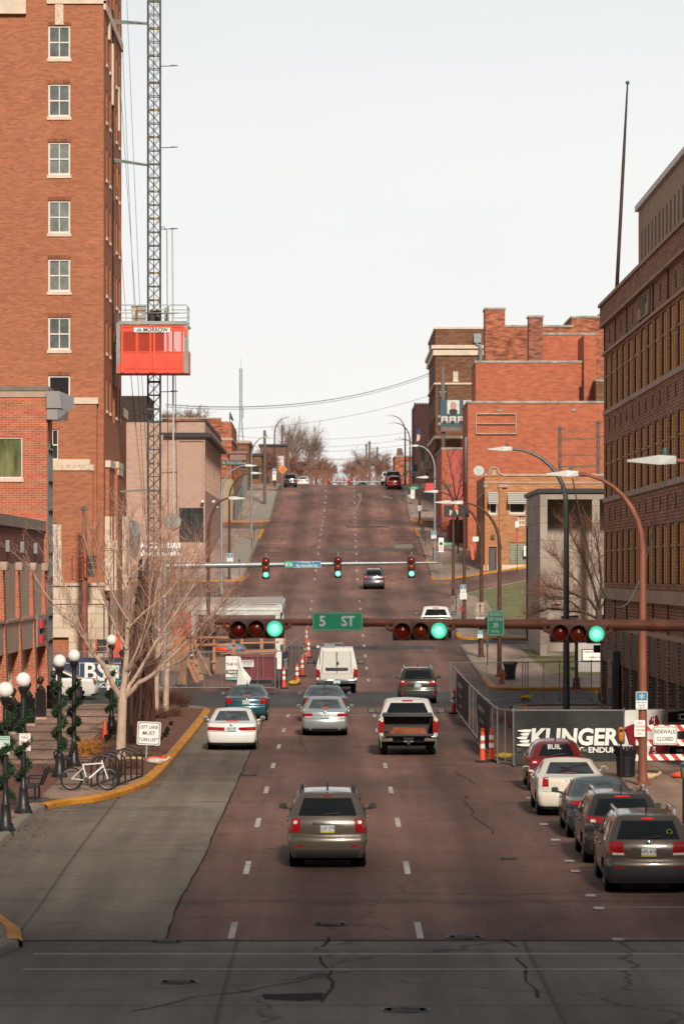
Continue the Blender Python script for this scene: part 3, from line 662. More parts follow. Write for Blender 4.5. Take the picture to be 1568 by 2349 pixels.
for k,y in enumerate(piers[:-1]):
 a,b=y+.46,piers[k+1]-.46
 if b<135:continue
 g=MB();g.box(FX-.32,a,zg(y)+.1,FX-.28,b,3.94);gw=g.build('shop_window',M_GLASSD,ar)
 g=MB()
 for t in range(7):yy=a+(b-a-.08)*t/6;g.box(FX-.28,yy,zg(y)+.1,FX-.16,yy+.08,3.94)
 for z in(2.9,zg(y)+.5):g.box(FX-.275,a+.09,z,FX-.18,b-.09,z+.1)
 g.build('frame',M_FRAME,gw)
mb=MB();mb.quad((-30,112,9.3),(FX,112,9.3),(FX,170,9.3),(-30,170,9.3));mb.build('roof',M_ROOF,ar)
mb=MB()
for y in(157.5,164.5,150.5):
 for d in(0,):mb.box(FX,y,7.95,FX+.14,y+.5,8.4)
build_each(mb,'wall_light',M_STEEL,ar)
sg=bldg('shop_sign','small sign of red squares and dark bars on the end panel of the brick wing',0,0,0,cat='sign')
mb=MB();mb.box(FX+.16,163.6,3.95,FX+.24,168.7,5.3);mb.build('sign_panel',M_ZINC,sg)
mb=MB();mb.box(FX+.245,164.4,4.75,FX+.36,165.8,5.1);mb.box(FX+.245,164.4,4.1,FX+.36,165.8,4.45);mb.build('red_squares',mat('sign_red',(.6,.02,.03),.4),sg)
mb=MB();
for z,n_ in((4.98,5),(4.62,6),(4.3,4)):
 for k in range(n_):mb.box(FX+.245,165.9+.42*k-(.9 if n_==6 else 0),z-.12,FX+.3,166.22+.42*k-(.9 if n_==6 else 0),z+.1)
mb.build('dark_letters',M_BLACK,sg)
bb=bldg('beige_building','pinkish beige painted building with black cornice and a dark window opening',0,0,0)
Y0=348;x0,x1=xat(275,Y0),-11.78;z1=zat(968,Y0);zL=zat(970,Y0);zlow=prof(Y0)-.5
pa=(xat(411,Y0)-x0,zat(1244,Y0)-zlow,xat(467,Y0)-x0,zat(1012,Y0)-zlow)
mb=MB();mb.wall((x0,Y0,zlow),EX,x1-x0,z1-zlow,[pa],.18);mb.wall((x1,Y0,zlow),EY,50,z1-zlow,[(2+4.1*k,7.5,4.6+4.1*k,12)for k in range(11)],.12);mb.quad((x0,Y0,z1),(x1,Y0,z1),(x1,398,z1),(x0,398,z1));mb.build('wall',B_BEIGE,bb)
mb=MB();mb.box(xat(411,Y0),Y0+.17,zat(1165,Y0),xat(467,Y0),Y0+.2,zat(1012,Y0));mb.build('clad_panel',mat('beige_panel',(.42,.275,.215),.8,var=.05),bb)
mb=MB()
for k in range(-6,12):
 a=Vector((xat(411,Y0)+k*.33,Y0+.165,zat(1165,Y0)));b=a+Vector((3.0,0,6.0));xa,xb=xat(411,Y0),xat(467,Y0)
 t0=max(0,(xa-a.x)/3.0);t1=min(1,(xb-a.x)/3.0)
 if t1>t0:mb.beam(a+(b-a)*t0,a+(b-a)*t1,.03,.01)
mb.build('panel_seams',mat('seam',(.28,.18,.14),.9),bb)
mb=MB();mb.box(xat(411,Y0),Y0+.17,zat(1244,Y0),xat(467,Y0),Y0+.19,zat(1165,Y0)-.003);o=mb.build('window',M_GLASSD,bb)
mb=MB()
for k in range(1,4):xx=xat(411+14*k,Y0);mb.box(xx-.05,Y0+.12,zat(1244,Y0),xx+.05,Y0+.168,zat(1165,Y0))
mb.box(xat(411,Y0),Y0+.13,zat(1182,Y0),xat(467,Y0),Y0+.165,zat(1180,Y0));mb.build('mullions',M_BLACK,o)
for k in range(11):
 mb=MB();mb.box(x1-.12,Y0+2+4.1*k,7.5+zlow,x1-.09,Y0+4.6+4.1*k,12+zlow);mb.build('blind_panel',mat('beige_panel',(0,0,0)),bb)
mb=MB();zc=zat(1003,Y0)
mb.box(xat(376,Y0),Y0-.5,zc,x1+.55,Y0-.003,zc+.32);mb.box(x1+.003,Y0-.003,zc,x1+.55,398,zc+.32);mb.box(xat(366,Y0),Y0-.7+.5,zc+.323,x1+.3,Y0-.003,zc+.42)
mb.box(x0,Y0-.06,z1+.003,x1+.06,Y0+.3,z1+.12);mb.box(x1-.3,Y0+.31,z1+.003,x1+.06,398,z1+.12);mb.box(xat(372,Y0),Y0-.05,z1+.12,xat(384,Y0),Y0+.3,z1+.28)
for k in range(10):mb.box(x1-.3,Y0+3+4.6*k,z1+.123,x1+.07,Y0+4+4.6*k,z1+.4)
mb.build('black_cornice',M_BLACK,bb)
mb=MB()
for px,py in((465,1150),(490,1150),(497,1162)):p=at(px,py,347.6 if px<480 else 360);mb.cbox(p,(.25,.5,.2))
build_each(mb,'security_camera',M_FRAME,bb)
dk=bldg('dark_shingled_building','dark shingled building rising behind the beige painted building',0,0,0)
mb=MB();mb.box(xat(262,402),402,10,xat(339,402),415,zat(908,402));mb.build('walls',brick('shingle',(.07,.052,.045),(.05,.04,.036),(.03,.026,.024),bw=.5,bh=.25),dk)
ob=bldg('orange_brick_building','orange brick building with stepped parapet and satellite dish on the hill',0,0,0)
Y0=448;xr=-12.05;zt=zat(967,Y0);zl=13
mb=MB();mb.wall((-20,Y0,zl),EX,20+xr,zt-zl,[(xr+20-2.6,1.2,xr+20-.6,3.6)],.3);mb.wall((xr,Y0,zl),EY,24,zt-zl-.3,[(2.5+4.2*k,5.5,4.3+4.2*k,8)for k in range(5)],.3);mb.quad((-20,Y0,zt),(xr,Y0,zt),(xr,Y0+24,zt-.3),(-20,Y0+24,zt-.3));mb.box(-20,Y0-.02,zt-.02,xr-1.2,Y0+.5,zt+.35);mb.build('wall',B_REDO,ob)
mb=MB();mb.box(-20,Y0-.12,zt-2.2,xr+.12,Y0-.003,zt-1.9);mb.box(xr+.003,Y0,zt-2.2,xr+.12,Y0+24,zt-1.9);mb.box(-20,Y0-.08,zt+.33,xr-1.2,Y0+.52,zt+.45);mb.build('belt_course',M_LIMEST,ob)
mb=MB();mb.box(xr-2.6,Y0+.3,zl+1.2,xr-.6,Y0+.34,zl+3.6)
for k in range(5):mb.box(xr-.34,Y0+2.5+4.2*k,zl+5.5,xr-.3,Y0+4.3+4.2*k,zl+8)
mb.build('window_glass',M_GLASSD,ob)
mb=MB();mb.box(xr-.3,Y0-1,zat(1041,Y0),xr+1.9,Y0+3,zat(1036,Y0));mb.box(xr-.2,Y0-.8,zat(1056,Y0),xr+1.7,Y0+2.8,zat(1041,Y0)-.003);mb.build('porch_roof',mat('mauve_trim',(.27,.15,.13),.7),ob)
mb=MB();p=at(527,957,Y0+3);mb.lathe([(.05,-.05),(.45,.1),(.62,.3)],n=14,M=Matrix.Translation(p)@Matrix.Rotation(R(70),4,'Y'));mb.tube([p,p+Vector((0,0,-1))],.05,5);mb.tube([p+Vector((1.5,3,0)),p+Vector((1.5,3,1.2))],.05,5);build_each(mb,'satellite_dish',M_STEEL,ob)
aw=bldg('green_awning','dark green canopy with lettering over the raised entrance walk',0,0,0,cat='awning')
Y0=440;za,zb_=zat(1067,Y0),zat(1056,Y0)
mb=MB();xa,xb=xat(495,Y0),xat(556,Y0);mb.box(xa,Y0-.6,za,xb,Y0+2,zb_);mb.add([(xb,Y0-.6,za),(xb+1.0,Y0+2.2,za-.5),(xb+1.0,Y0+2.2,za-.1),(xb-.5,Y0-.6,zb_)],[(0,1,2,3)]);mb.build('canopy',mat('awning_green',(.055,.085,.075),.6),aw)
mb=MB();mb.text('Rising & Associates',.52,((xa+xb)/2-.1,Y0-.62,(za+zb_)/2));mb.build('lettering',M_LINE,aw)
mb=MB()
for x in(xa+.3,(xa+xb)/2,xb-.1):mb.tube([(x,Y0-.4,prof(Y0)),(x,Y0-.4,za)],.05,6)
mb.build('posts',mat('green_metal',(.05,.09,.07),.5),aw)
rw_=bldg('retaining_wall','tan concrete retaining wall below the orange brick building',0,0,0,cat='wall')
mb=MB();
for a,b in zip(fr(438,494,4)[:-1],fr(438,494,4)[1:]):mb.add([(-11.6,a,prof(a)),(-11.6,b,prof(b)),(-11.6,b,max(zat(1100,440),prof(b)+.7)),(-11.6,a,zat(1100,440)),(-24,a,zat(1100,440)),(-24,b,max(zat(1100,440),prof(b)+.7))],[(0,1,2,3),(3,2,5,4)])
mb.quad((-24,438,13),(-11.6,438,13),(-11.6,438,zat(1100,440)),(-24,438,zat(1100,440)));mb.build('wall_face',mat('tan_concrete',(.36,.26,.17),.9,var=.2,scale=.6,dirt=.3),rw_)
for i,(lab,x0,x1,Y0,yt,m,d,hole)in enumerate((('low dark red brick house behind the orange brick building',541,571,500,1017,B_BROWN,20,1),('brown brick row house beside the utility poles at the hilltop',560,600,530,1046,B_BROWN,20,1),('wide brown house with a pale window among bare trees at the hilltop',596,657,585,1024,mat('brown_siding',(.16,.085,.062),.9,var=.3),18,1))):
 h=bldg('hill_house',lab,0,0,0);a,b=xat(x0,Y0),xat(x1,Y0);z0=15;z1=zat(yt,Y0)
 mb=MB();hl=[(b-a-1.4,z1-z0-3.2,b-a-.4,z1-z0-1.4)];mb.wall((a,Y0,z0),EX,b-a,z1-z0,hl,.2);mb.wall((b,Y0,z0),EY,d,z1-z0,[],.1);mb.quad((a,Y0,z1),(b,Y0,z1),(b,Y0+d,z1),(a,Y0+d,z1));mb.build('wall',m,h)
 mb=MB();mb.box(a-.2,Y0-.25,z1+.003,b+.2,Y0+d,z1+.35);mb.build('roof',M_BLACK if i else M_LIMEST,h)
 mb=MB();mb.box(b-1.4,Y0+.1,z1-3.2,b-.4,Y0+.14,z1-1.4);mb.build('window',M_FRAME if i==2 else M_GLASSD,h)
mm=bldg('brick_garage_building','long brown brick building with boarded windows in three rows along the right pavement',0,0,0)
FX=11.8;YE=168.6;LEN=50;zb0=.4;ztop=18.75
rows=[(14.2,16.5),(10.4,12.7),(6.7,8.85)]
ws=[(167.65-3.205*k)for k in range(15)]
hol=[(YE-y,z0-zb0,YE-y+2.15,z1-zb0)for y in ws for z0,z1 in rows]
mb=MB();mb.wall((FX,YE,zb0),EW,LEN,ztop-zb0-.01,hol,.08)
mb.wall((50,YE,zb0),(-1,0,0),50-FX,ztop-zb0-.01,[],.1);mb.quad((FX,YE,ztop-.4),(FX,YE-LEN,ztop-.4),(50,YE-LEN,ztop-.4),(50,YE,ztop-.4));mb.wall((FX,YE-LEN,zb0),EX,38,ztop-zb0,[],.1)
mb.box(FX-.17,YE-LEN,17.95,FX-.003,YE+.15,ztop-.02)
mb.build('wall',B_MART,mm)
mb=MB();mb.box(FX-.26,YE-LEN,ztop,FX+.5,YE+.2,ztop+.14);mb.box(FX-.22,YE-LEN,17.85,FX-.003,YE+.18,17.946);mb.box(FX-.1,YE-LEN,16.62,FX-.003,YE,16.74)
mb.box(FX-.2,YE-LEN,6.0,FX-.003,YE+.1,6.45)
for z0,z1 in rows:
 if z0>6.8:mb.box(FX-.07,YE-LEN,z0-.22,FX-.003,YE-.2,z0-.006)
mb.box(FX-.14,YE-LEN,4.75,FX-.003,YE,4.9)
mb.build('stone_bands',M_LIMEST,mm)
mb=MB()
for k in range(8):
 y=YE-.5-6.41*k;mb.box(FX-.05,y-.25,16.75,FX-.004,y,17.84);mb.box(FX-.05,y-.25,4.91,FX-.004,y,5.99)
for k in range(15):
 y=ws[k]-2.7
 for dz in(9.35,13.2):mb.box(FX-.03,y-.05,dz,FX-.004,y+.05,dz+.55)
 mb.box(FX-.03,y-.05,17.0,FX-.004,y+.05,17.6)
build_each(mb,'relief_rib',mat('dark_relief',(.13,.085,.06),.9,var=.4,scale=5),mm)
mb=MB();mb.box(FX-.09,143.7,16.85,FX-.004,148.6,17.75);mb.build('name_plaque',M_LIMEST,mm)
mb=MB();mb.text('MOTOR MART',.62,(FX-.1,146.15,17.47),u=EW,bold=.02,sx=1.05);mb.text('BUILDING',.5,(FX-.1,146.15,17.08),u=EW,bold=.02);mb.build('plaque_lettering',mat('plaque_dark',(.12,.08,.06),.9),mm)
def boarded():
 f=MB();w,h=2.15,2.3
 for y0,y1 in((0,.1),(w-.1,w)):f.box(.02,-y1,0,.056,-y0,h)
 f.box(.018,-w+.1,h*.62,.055,-.1,h*.62+.1);f.box(.03,-w/2-.04,.0,.054,-w/2+.04,h)
 a=f.build('window',mat('frame_tan',(.50,.27,.10),.8),mm)
 p=MB();p.box(.057,-w+.02,.02,.075,-.02,h-.02);b=p.build('plywood_panel',M_PLY,a)
 q=MB();q.box(.004,-.3,0,.05,-.004,h)
 for k in range(9):q.box(-.006,-.28,.05+k*.25,.003,-.004,.12+k*.25)
 c=q.build('dark_jamb',M_BLACK,a);return a
wproto=boarded();first=True
for z0,z1 in rows:
 for k,y in enumerate(ws):
  if y<121:break
  if first:o=wproto;first=False
  else:
   o=wproto.copy();COL.objects.link(o)
   for ch in wproto.children[:]:
    if ch.name.startswith(('plywood_panel','dark_jamb'))and ch.parent==wproto:c=ch.copy();COL.objects.link(c);c.parent=o
  o.location=(FX,y,z0);o.scale=(1,1,(z1-z0)/2.3)
mb=MB();g=MB();tr=MB();pl=MB();y=YE;k=0
while y>122:
 pw=.9;mb.box(FX-.16,y-pw,zb0,FX-.004,y,4.74)
 a,b=y-pw,y-pw-3.3
 g.box(FX-.03,b,.9,FX-.006,a,3.3);tr.box(FX-.1,b,3.3,FX-.008,a,4.74)
 for t in range(14):yy=b+(a-b)*t/14;tr.box(FX-.14,yy,3.35,FX-.1,yy+.1,4.7)
 for t in(0,.45,.97):yy=b+(a-b-.1)*t;pl.box(FX-.09,yy,.9,FX-.032,yy+.1,3.29)
 pl.box(FX-.12,b,.7,FX-.033,a,1.35)
 y=b;k+=1
build_each(mb,'stone_pier',B_STONE,mm);build_each(g,'shop_glass',M_GLASSD,mm);tr.build('ribbed_fascia',mat('ribbed_metal',(.24,.175,.145),.5,.3),mm);pl.build('shopfront_frames',mat('shop_frame',(.2,.18,.16),.5,.4),mm)
mb=MB();mb.box(FX-.42,157.2,.8,FX-.17,160.2,3.9);mb.build('black_entrance_surround',mat('entrance_grey',(.085,.08,.078),.6),mm)
mb=MB();mb.box(FX-.45,157.6,.9,FX-.422,159.8,3.5);mb.build('entrance_glass',M_GLASSD,mm)
ph=bldg('tan_penthouse_block','tan upper storey block with narrow windows set back above the long brick building',0,0,0)
mb=MB();hs=[(1.6+1.75*k,2.0,2.1+1.75*k,4.6-.0)for k in range(20)]
mb.wall((13.0,164.6,17),EW,60,5.6,hs,.25);mb.wall((50,164.6,17),(-1,0,0),37,5.6,[],.1);mb.quad((13,164.6,22.6),(13,104,22.6),(50,104,22.6),(50,164.6,22.6));mb.build('wall',mat('tan_stucco',(.40,.275,.20),.9,var=.12,scale=1,dirt=.15),ph)
mb=MB();mb.box(12.85,104,22.61,13.6,164.75,22.85);mb.build('coping',mat('white_coping',(.6,.58,.55),.5),ph)
mb=MB()
for h in hs:mb.box(13.2,164.6-h[2],19,13.25,164.6-h[0],21.6)
mb.build('window_glass',M_VOID,ph)
cb=bldg('pale_slab_building','pale grey stone slab building with a recessed portico and square pillars',0,0,0)
Y0=222.0;X0=11.85;zb0=1.9;zt=12.0
mb=MB();mb.wall((X0,238,zb0),EW,16,zt-zb0-.25,[(.8,.8,1.05,7.6)],.1)
mb.box(X0+.003,Y0,zb0,X0+.42,Y0+.6,zt-.25);mb.box(xat(1357,Y0),Y0,zb0,xat(1374,Y0),Y0+.6,zt-.25);mb.box(20,Y0,zb0,26,Y0+.6,zt-.25)
mb.wall((X0,Y0+3.4,zb0),EX,24,zt-zb0-.3,[],.1);mb.quad((X0,238,zt-.26),(X0,Y0+3,zt-.26),(36,Y0+3,zt-.26),(36,238,zt-.26));mb.build('stone_walls',B_BLOCK,cb)
mb=MB();mb.box(X0-.12,Y0-.2,zt-.24,36,238.2,zt);mb.build('roof_slab',M_BLACK,cb)
mb=MB();mb.box(X0-.0,Y0-.02,zt-.62,36,Y0-.004,zt-.245);mb.box(X0+.43,Y0,zb0,36,Y0+3.38,zb0+.6);mb.build('fascia',M_CONCW,cb)
mb=MB();mb.box(X0-.06,236.2,2.9,X0-.003,237.2,zt-2);mb.build('slot_window',M_BLACK,cb)
yb=bldg('yellow_brick_shop','small yellow brick corner shop with striped awnings and a curved parapet',0,0,0)
Y0=340.0;x0=xat(1111,Y0);zb0=zat(1316,Y0);zt=zat(1092,Y0);Z=lambda py:zat(py,Y0)-zb0;XX=lambda px:xat(px,Y0)-x0
hol=[(XX(1121),Z(1180),XX(1140),Z(1130)),(XX(1167),Z(1179),XX(1204),Z(1128)),(XX(1120),Z(1314),XX(1137.7),Z(1254)),(XX(1167),Z(1293),XX(1204),Z(1244)),(XX(1240),Z(1179),XX(1277),Z(1128)),(XX(1187),Z(1206),XX(1204),Z(1182))]
mb=MB();mb.wall((x0,Y0,zb0),EX,26,zt-zb0,hol,.3);mb.wall((x0,360,zb0),EW,20,zt-zb0,[(15,4.7,17,7),(9,4.7,11,7),(4,4.7,6,7)],.3);mb.quad((x0,360,zt-.3),(x0,Y0,zt-.3),(x0+26,Y0,zt-.3),(x0+26,360,zt-.3))
gp=[(1119,1092),(1119,1087),(1122,1083),(1124,1076),(1127,1074),(1138,1074),(1141,1077),(1143,1084),(1147,1089),(1152,1090),(1152,1092)]
pts=[at(a,b,Y0-.08)for a,b in gp];mb.add([tuple(p)for p in pts]+[(p.x,Y0+.3,p.z)for p in pts],[tuple(range(len(pts)))]+[(i,i+1,len(pts)+i+1,len(pts)+i)for i in range(len(pts)-1)])
for a,b in((1111,1117),(1143.5,1162)):mb.box(xat(a,Y0),Y0-.22,zb0,xat(b,Y0),Y0-.003,zat(1112,Y0))if a<1140 else mb.box(xat(1144,Y0),Y0-.22,zb0,xat(1150,Y0),Y0-.003,zat(1112,Y0))
mb.build('wall',B_YEL,yb)
mb=MB();mb.box(x0-.06,Y0-.1,zat(1109,Y0),x0+26,Y0-.006,zat(1105,Y0));mb.box(x0-.08,Y0-.12,zt+.003,xat(1119,Y0),Y0+.3,zt+.2);mb.box(xat(1152,Y0),Y0-.12,zt+.003,x0+26,Y0+.3,zt+.2);mb.box(xat(1128,Y0),Y0-.13,zat(1091,Y0),xat(1136,Y0),Y0-.085,zat(1078,Y0))
for a,b in((1109,1118),(1142,1163)):mb.box(xat(a,Y0),Y0-.3,zat(1118,Y0),xat(b,Y0),Y0-.23,zat(1111,Y0))
for i in range(len(pts)-1):mb.beam(pts[i]+Vector((0,.15,.06)),pts[i+1]+Vector((0,.15,.06)),.55,.14)
mb.build('stone_trim',M_LIMEST,yb)
mb=MB();mb.box(x0-.1,Y0-.12,zb0-.4,xat(1119.5,Y0),Y0-.005,zat(1296,Y0));mb.box(xat(1139,Y0),Y0-.12,zb0-.4,x0+26,Y0-.005,zat(1296,Y0));mb.box(x0-.1,Y0,zb0-.4,x0-.004,360,zat(1296,Y0));mb.build('cream_plinth',M_CREAM,yb)
for(a,b,c,d)in(hol[0],hol[1],hol[4]):win(yb,x0+a,Y0,zb0+b,c-a,d-b,M_GLASSD,'dh',rec=.2,fr_=.12,sill=M_LIMEST)
win(yb,x0+hol[5][0],Y0,zb0+hol[5][1],hol[5][2]-hol[5][0],hol[5][3]-hol[5][1],B_YEL,'cross',rec=.2,fr_=.09,sill=None)
mb=MB();h=hol[2];mb.box(x0+h[0],Y0+.2,zb0+h[1],x0+h[2],Y0+.26,zb0+h[3]);o=mb.build('door',mat('door_grey',(.07,.06,.058),.5),yb)
mb=MB();mb.box(x0+h[0],Y0+.12,zb0+h[1],x0+h[0]+.1,Y0+.198,zb0+h[3]);mb.box(x0+h[2]-.1,Y0+.12,zb0+h[1],x0+h[2],Y0+.198,zb0+h[3]);mb.build('door_frame',M_BLACK,o)
mb=MB();h=hol[3];mb.box(x0+h[0],Y0+.1,zb0+h[1],x0+h[2],Y0+.15,zb0+h[3]);mb.build('glass_block_window',brick('glass_block',(.20,.22,.15),(.16,.18,.13),(.42,.4,.32),bw=.22,bh=.22,ms=.02,off=0,rough=.3),yb)
M_STRIPE,nt_,b_=_new('awning_stripe');tcs=N(nt_,'ShaderNodeTexCoord');wvs=N(nt_,'ShaderNodeTexWave',Scale=1.6);wvs.bands_direction='Z';nt_.links.new(tcs.outputs['Object'],wvs.inputs['Vector']);crs=N(nt_,'ShaderNodeValToRGB');crs.color_ramp.elements[0].color=(.1,.11,.10,1);crs.color_ramp.elements[1].color=(.6,.56,.5,1);nt_.links.new(wvs.outputs['Fac'],crs.inputs[0]);nt_.links.new(crs.outputs[0],b_.inputs['Base Color'])
for a,b in((1118,1142),(1163,1208),(1236,1281)):
 mb=MB();z1,z2=zat(1129,Y0),zat(1156,Y0);mb.add([(xat(a,Y0),Y0-.02,z1),(xat(b,Y0),Y0-.02,z1),(xat(b,Y0),Y0-1.0,z2),(xat(a,Y0),Y0-1.0,z2)],[(0,1,2,3)]);mb.build('awning',M_STRIPE,yb)
mb=MB();mb.add([(x0-.02,342,zat(1129,Y0)),(x0-.02,345,zat(1129,Y0)),(x0-1,345,zat(1156,Y0)),(x0-1,342,zat(1156,Y0))],[(0,1,2,3)]);mb.build('awning',M_STRIPE,yb)
mb=MB();p=at(1097,1082,344);mb.lathe([(.05,-.05),(.35,.08),(.48,.25)],n=14,M=Matrix.Translation(p)@Matrix.Rotation(R(70),4,'X'));mb.tube([p,(p.x+.1,p.y,zt)],.04,5);build_each(mb,'satellite_dish',M_STEEL,yb)
mb=MB();mb.box(xat(1125.5,Y0),Y0-.25,zat(1236,Y0),xat(1134,Y0),Y0-.01,zat(1226,Y0));mb.box(xat(1147,Y0),Y0-.4,zat(1257,Y0),xat(1151,Y0),Y0-.23,zat(1252,Y0));mb.build('utility_boxes',mat('box_brown',(.09,.055,.045),.5),yb)
def block_b(name,label,px0,px1,pytop,Y0,m,depth=20,zb=6,flash=True,xright=None):
 b=bldg(name,label,0,0,0);x0=xat(px0,Y0);x1=xright if xright else xat(px1,Y0);z=zat(pytop,Y0)
 mb=MB();mb.wall((x0,Y0,zb),EX,x1-x0,z-zb,[],.1);mb.wall((x0,Y0+depth,zb),EW,depth,z-zb,[],.1);mb.wall((x1,Y0,zb),EY,depth,z-zb,[],.1);mb.quad((x0,Y0,z-.02),(x1,Y0,z-.02),(x1,Y0+depth,z-.02),(x0,Y0+depth,z-.02));mb.build('wall',m,b)
 if flash:
  mb=MB();mb.box(x0-.1,Y0-.1,z,x1+.1,Y0+.4,z+.22);mb.box(x0-.1,Y0+.4,z,x0+.3,Y0+depth,z+.22);mb.build('roof_flashing',mat('flashing',(.30,.29,.26),.6,.3,var=.5,scale=.9),b)
 return b
ra=block_b('red_brick_building','large plain red brick building with an empty rectangular sign frame on its wall',1072,0,925,372,B_RED,15,xright=42)
mb=MB();
for a,b,c,d in((1090,1182,948,950.5),(1090,1182,971,973),(1090,1182,993.5,996)):mb.box(xat(a,372),371.75,zat(d,372),xat(b,372),371.98,zat(c,372))
for a in(1090,1181):mb.box(xat(a,372),371.76,zat(996,372),xat(a+2,372),371.99,zat(948,372))
mb.build('sign_frame',mat('weathered_frame',(.42,.36,.28),.8,var=.3),ra)
mb=MB();mb.box(xat(1140,372),371.9,zat(944,372),xat(1150,372),371.99,zat(939,372));mb.box(xat(1310,372),371.9,zat(943,372),xat(1320,372),371.99,zat(938,372));mb.build('vents',M_STEEL,ra)
mb=MB();mb.box(12.84,374,16,12.845,380,20.5);mb.build('side_windows',M_GLASSG,ra)
rb=block_b('red_brick_building','red brick block with a dark slot window, one storey above the sign frame building',1090,0,832,405,B_RED,12,xright=xat(1338,405))
rb2=block_b('red_brick_building','narrow red brick strip beside a dark wall, between two taller brick blocks',1338,1366,768,404,B_RED,10,flash=False)
mb=MB();mb.box(xat(1334,403),403.7,zat(915,403),xat(1339,403),403.98,zat(872,403));mb.build('slot_window',M_VOID,rb2)
rd=block_b('red_brick_building','upper red brick block with green flashing right of the square brick chimney',1244,1366,768,418,B_RED,12)
ch2=block_b('brick_chimney','dark stained square brick chimney between the red blocks',1212,1244.5,728,417,brick('stained_brick',(.33,.1,.06),(.22,.08,.055),(.4,.28,.22),bw=.42,bh=.14,stain=.6),3)
rc=block_b('old_brick_building','tall old orange brick building with patched stained wall at the skyline',1155,1312,750,432,B_REDO,14)
ch1=block_b('brick_chimney','broad orange brick stack rising highest on the right skyline',1112,1157.5,710,431,B_REDO,5)
re=block_b('old_brick_building','stepped orange brick wall behind the long brown building, far right skyline',1310,1400,729,433,B_REDO,14)
gr=block_b('dark_brick_annex','dark brick annex tucked beside the long brown building',1366,1420,875,400,B_BROWN,8)
rs=block_b('salmon_building','low salmon red building left of the large red brick wall',1014,1066,1031,408,mat('salmon_wall',(.46,.11,.085),.85,var=.15),25)
mb=MB();mb.quad(at(1008,1127,392),at(1039,1116,392),at(1036,1108,396),at(1020,1114,396));mb.build('yellow_awning',mat('awning_yellow',(.55,.45,.2),.7),rs);mb=MB();mb.box(xat(1012,408),407.5,prof(408),xat(1026,408),407.98,zat(1031,408));mb.build('brick_pier',B_RED,rs)
br=bldg('brown_brick_hotel','brown brick block with cream cornice bands beyond the red brick walls',0,0,0)
Y0=470;x0=xat(998,Y0);x1=xat(1120,Y0);zb0=12;zt=zat(755,Y0)
wnd=(xat(1039,Y0)-x0,zat(873,Y0)-zb0,xat(1050,Y0)-x0,zat(851,Y0)-zb0)
sideh=[(2+3.1*k,z,3.6+3.1*k,z+2.1)for k in range(10)for z in(4,8.2,12.4,16.6)]
mb=MB();mb.wall((x0,Y0,zb0),EX,x1-x0,zt-zb0,[wnd],.2);mb.wall((x0,Y0+33,zb0),EW,33,zt-zb0,sideh,.3);mb.quad((x0,Y0+33,zt-.1),(x0,Y0,zt-.1),(x1,Y0,zt-.1),(x1,Y0+33,zt-.1));mb.build('wall',B_BROWN,br)
mb=MB()
for a,b,d in((792,800,.5),(803,815,.3),(878,882,.18),(1000,1007,.2)):mb.box(x0-d,Y0-d,zat(b,Y0),x1,Y0-.003,zat(a,Y0));mb.box(x0-d,Y0-.003,zat(b,Y0),x0-.003,Y0+33,zat(a,Y0))
mb.box(x0-.15,Y0-.15,zt+.002,x1,Y0+.4,zt+.25);mb.box(x0-.15,Y0+.4,zt+.002,x0+.4,Y0+33,zt+.25);mb.build('cornice_bands',M_CREAM,br)
win(br,x0+wnd[0],Y0,zb0+wnd[1],wnd[2]-wnd[0],wnd[3]-wnd[1],mat('blind',(.6,.5,.34),.7),'dh',fr_=.1)
mb=MB()
for h in sideh:mb.box(x0+.28,Y0+33-h[2],zb0+h[1],x0+.32,Y0+33-h[0],zb0+h[3])
mb.build('side_windows',M_GLASSD,br)
mb=MB();mb.tube([at(1101,925,Y0-.4),at(1101,800,Y0-.4),at(1099,793,Y0-.4),at(1092,790,Y0-.4),at(1092,783,Y0-.4)],.28,8);mb.cbox(at(1094,776,Y0-.4),(.9,.7,1.1));mb.build('vent_duct',M_STEEL,br)
mu=bldg('star_mural','black wall mural with a white star on the brown brick block',0,0,0,cat='mural')
mb=MB();mb.box(xat(1004,Y0),Y0-.06,zat(987,Y0),xat(1025,Y0),Y0-.02,zat(882,Y0));mb.build('mural_panel',M_BLACK,mu)
def star(mb,c,r,d=.0):
 pts=[(c[0]+(r if k%2==0 else r*.4)*math.sin(math.pi*k/5),c[1],c[2]+(r if k%2==0 else r*.4)*math.cos(math.pi*k/5))for k in range(10)]
 mb.add([c]+pts,[(0,k+1,(k+1)%10+1)[::-1]for k in range(10)])
mb=MB();star(mb,at(1014.5,901,Y0-.08),.5);star(mb,at(1007,955,Y0-.08),.25);star(mb,at(1007,972,Y0-.08),.25);mb.build('white_stars',M_LINE,mu)
bi=bldg('billboard','blue grey billboard with portrait photographs mounted before the brown brick block',0,0,0,cat='billboard')
Y0=462;mb=MB();mb.box(xat(1010,Y0),Y0,zat(979,Y0),xat(1088,Y0),Y0+.4,zat(917,Y0));mb.build('board',mat('board_blue',(.035,.075,.105),.5),bi)
mb=MB();mb.box(xat(1010,Y0),Y0-.05,zat(990,Y0),xat(1088,Y0),Y0+.3,zat(979.3,Y0));mb.tube([at(1016,1160,Y0+.7),at(1015,842,Y0+.7)],.22,8);mb.build('support',mat('old_wood',(.2,.15,.12),.9),bi)
ports=[(1025,918,1053,949),(1011.5,955,1026,970),(1030,955,1045,970),(1049,955,1064,970),(1062,918,1088,930)]
mb=MB()
for a,b,c,d in ports:mb.box(xat(a,Y0),Y0-.03,zat(d,Y0),xat(c,Y0),Y0-.004,zat(b,Y0))
mb.build('portrait_backgrounds',mat('photo_white',(.6,.6,.58),.6),bi)
hd=MB();hb=MB();hh=MB()
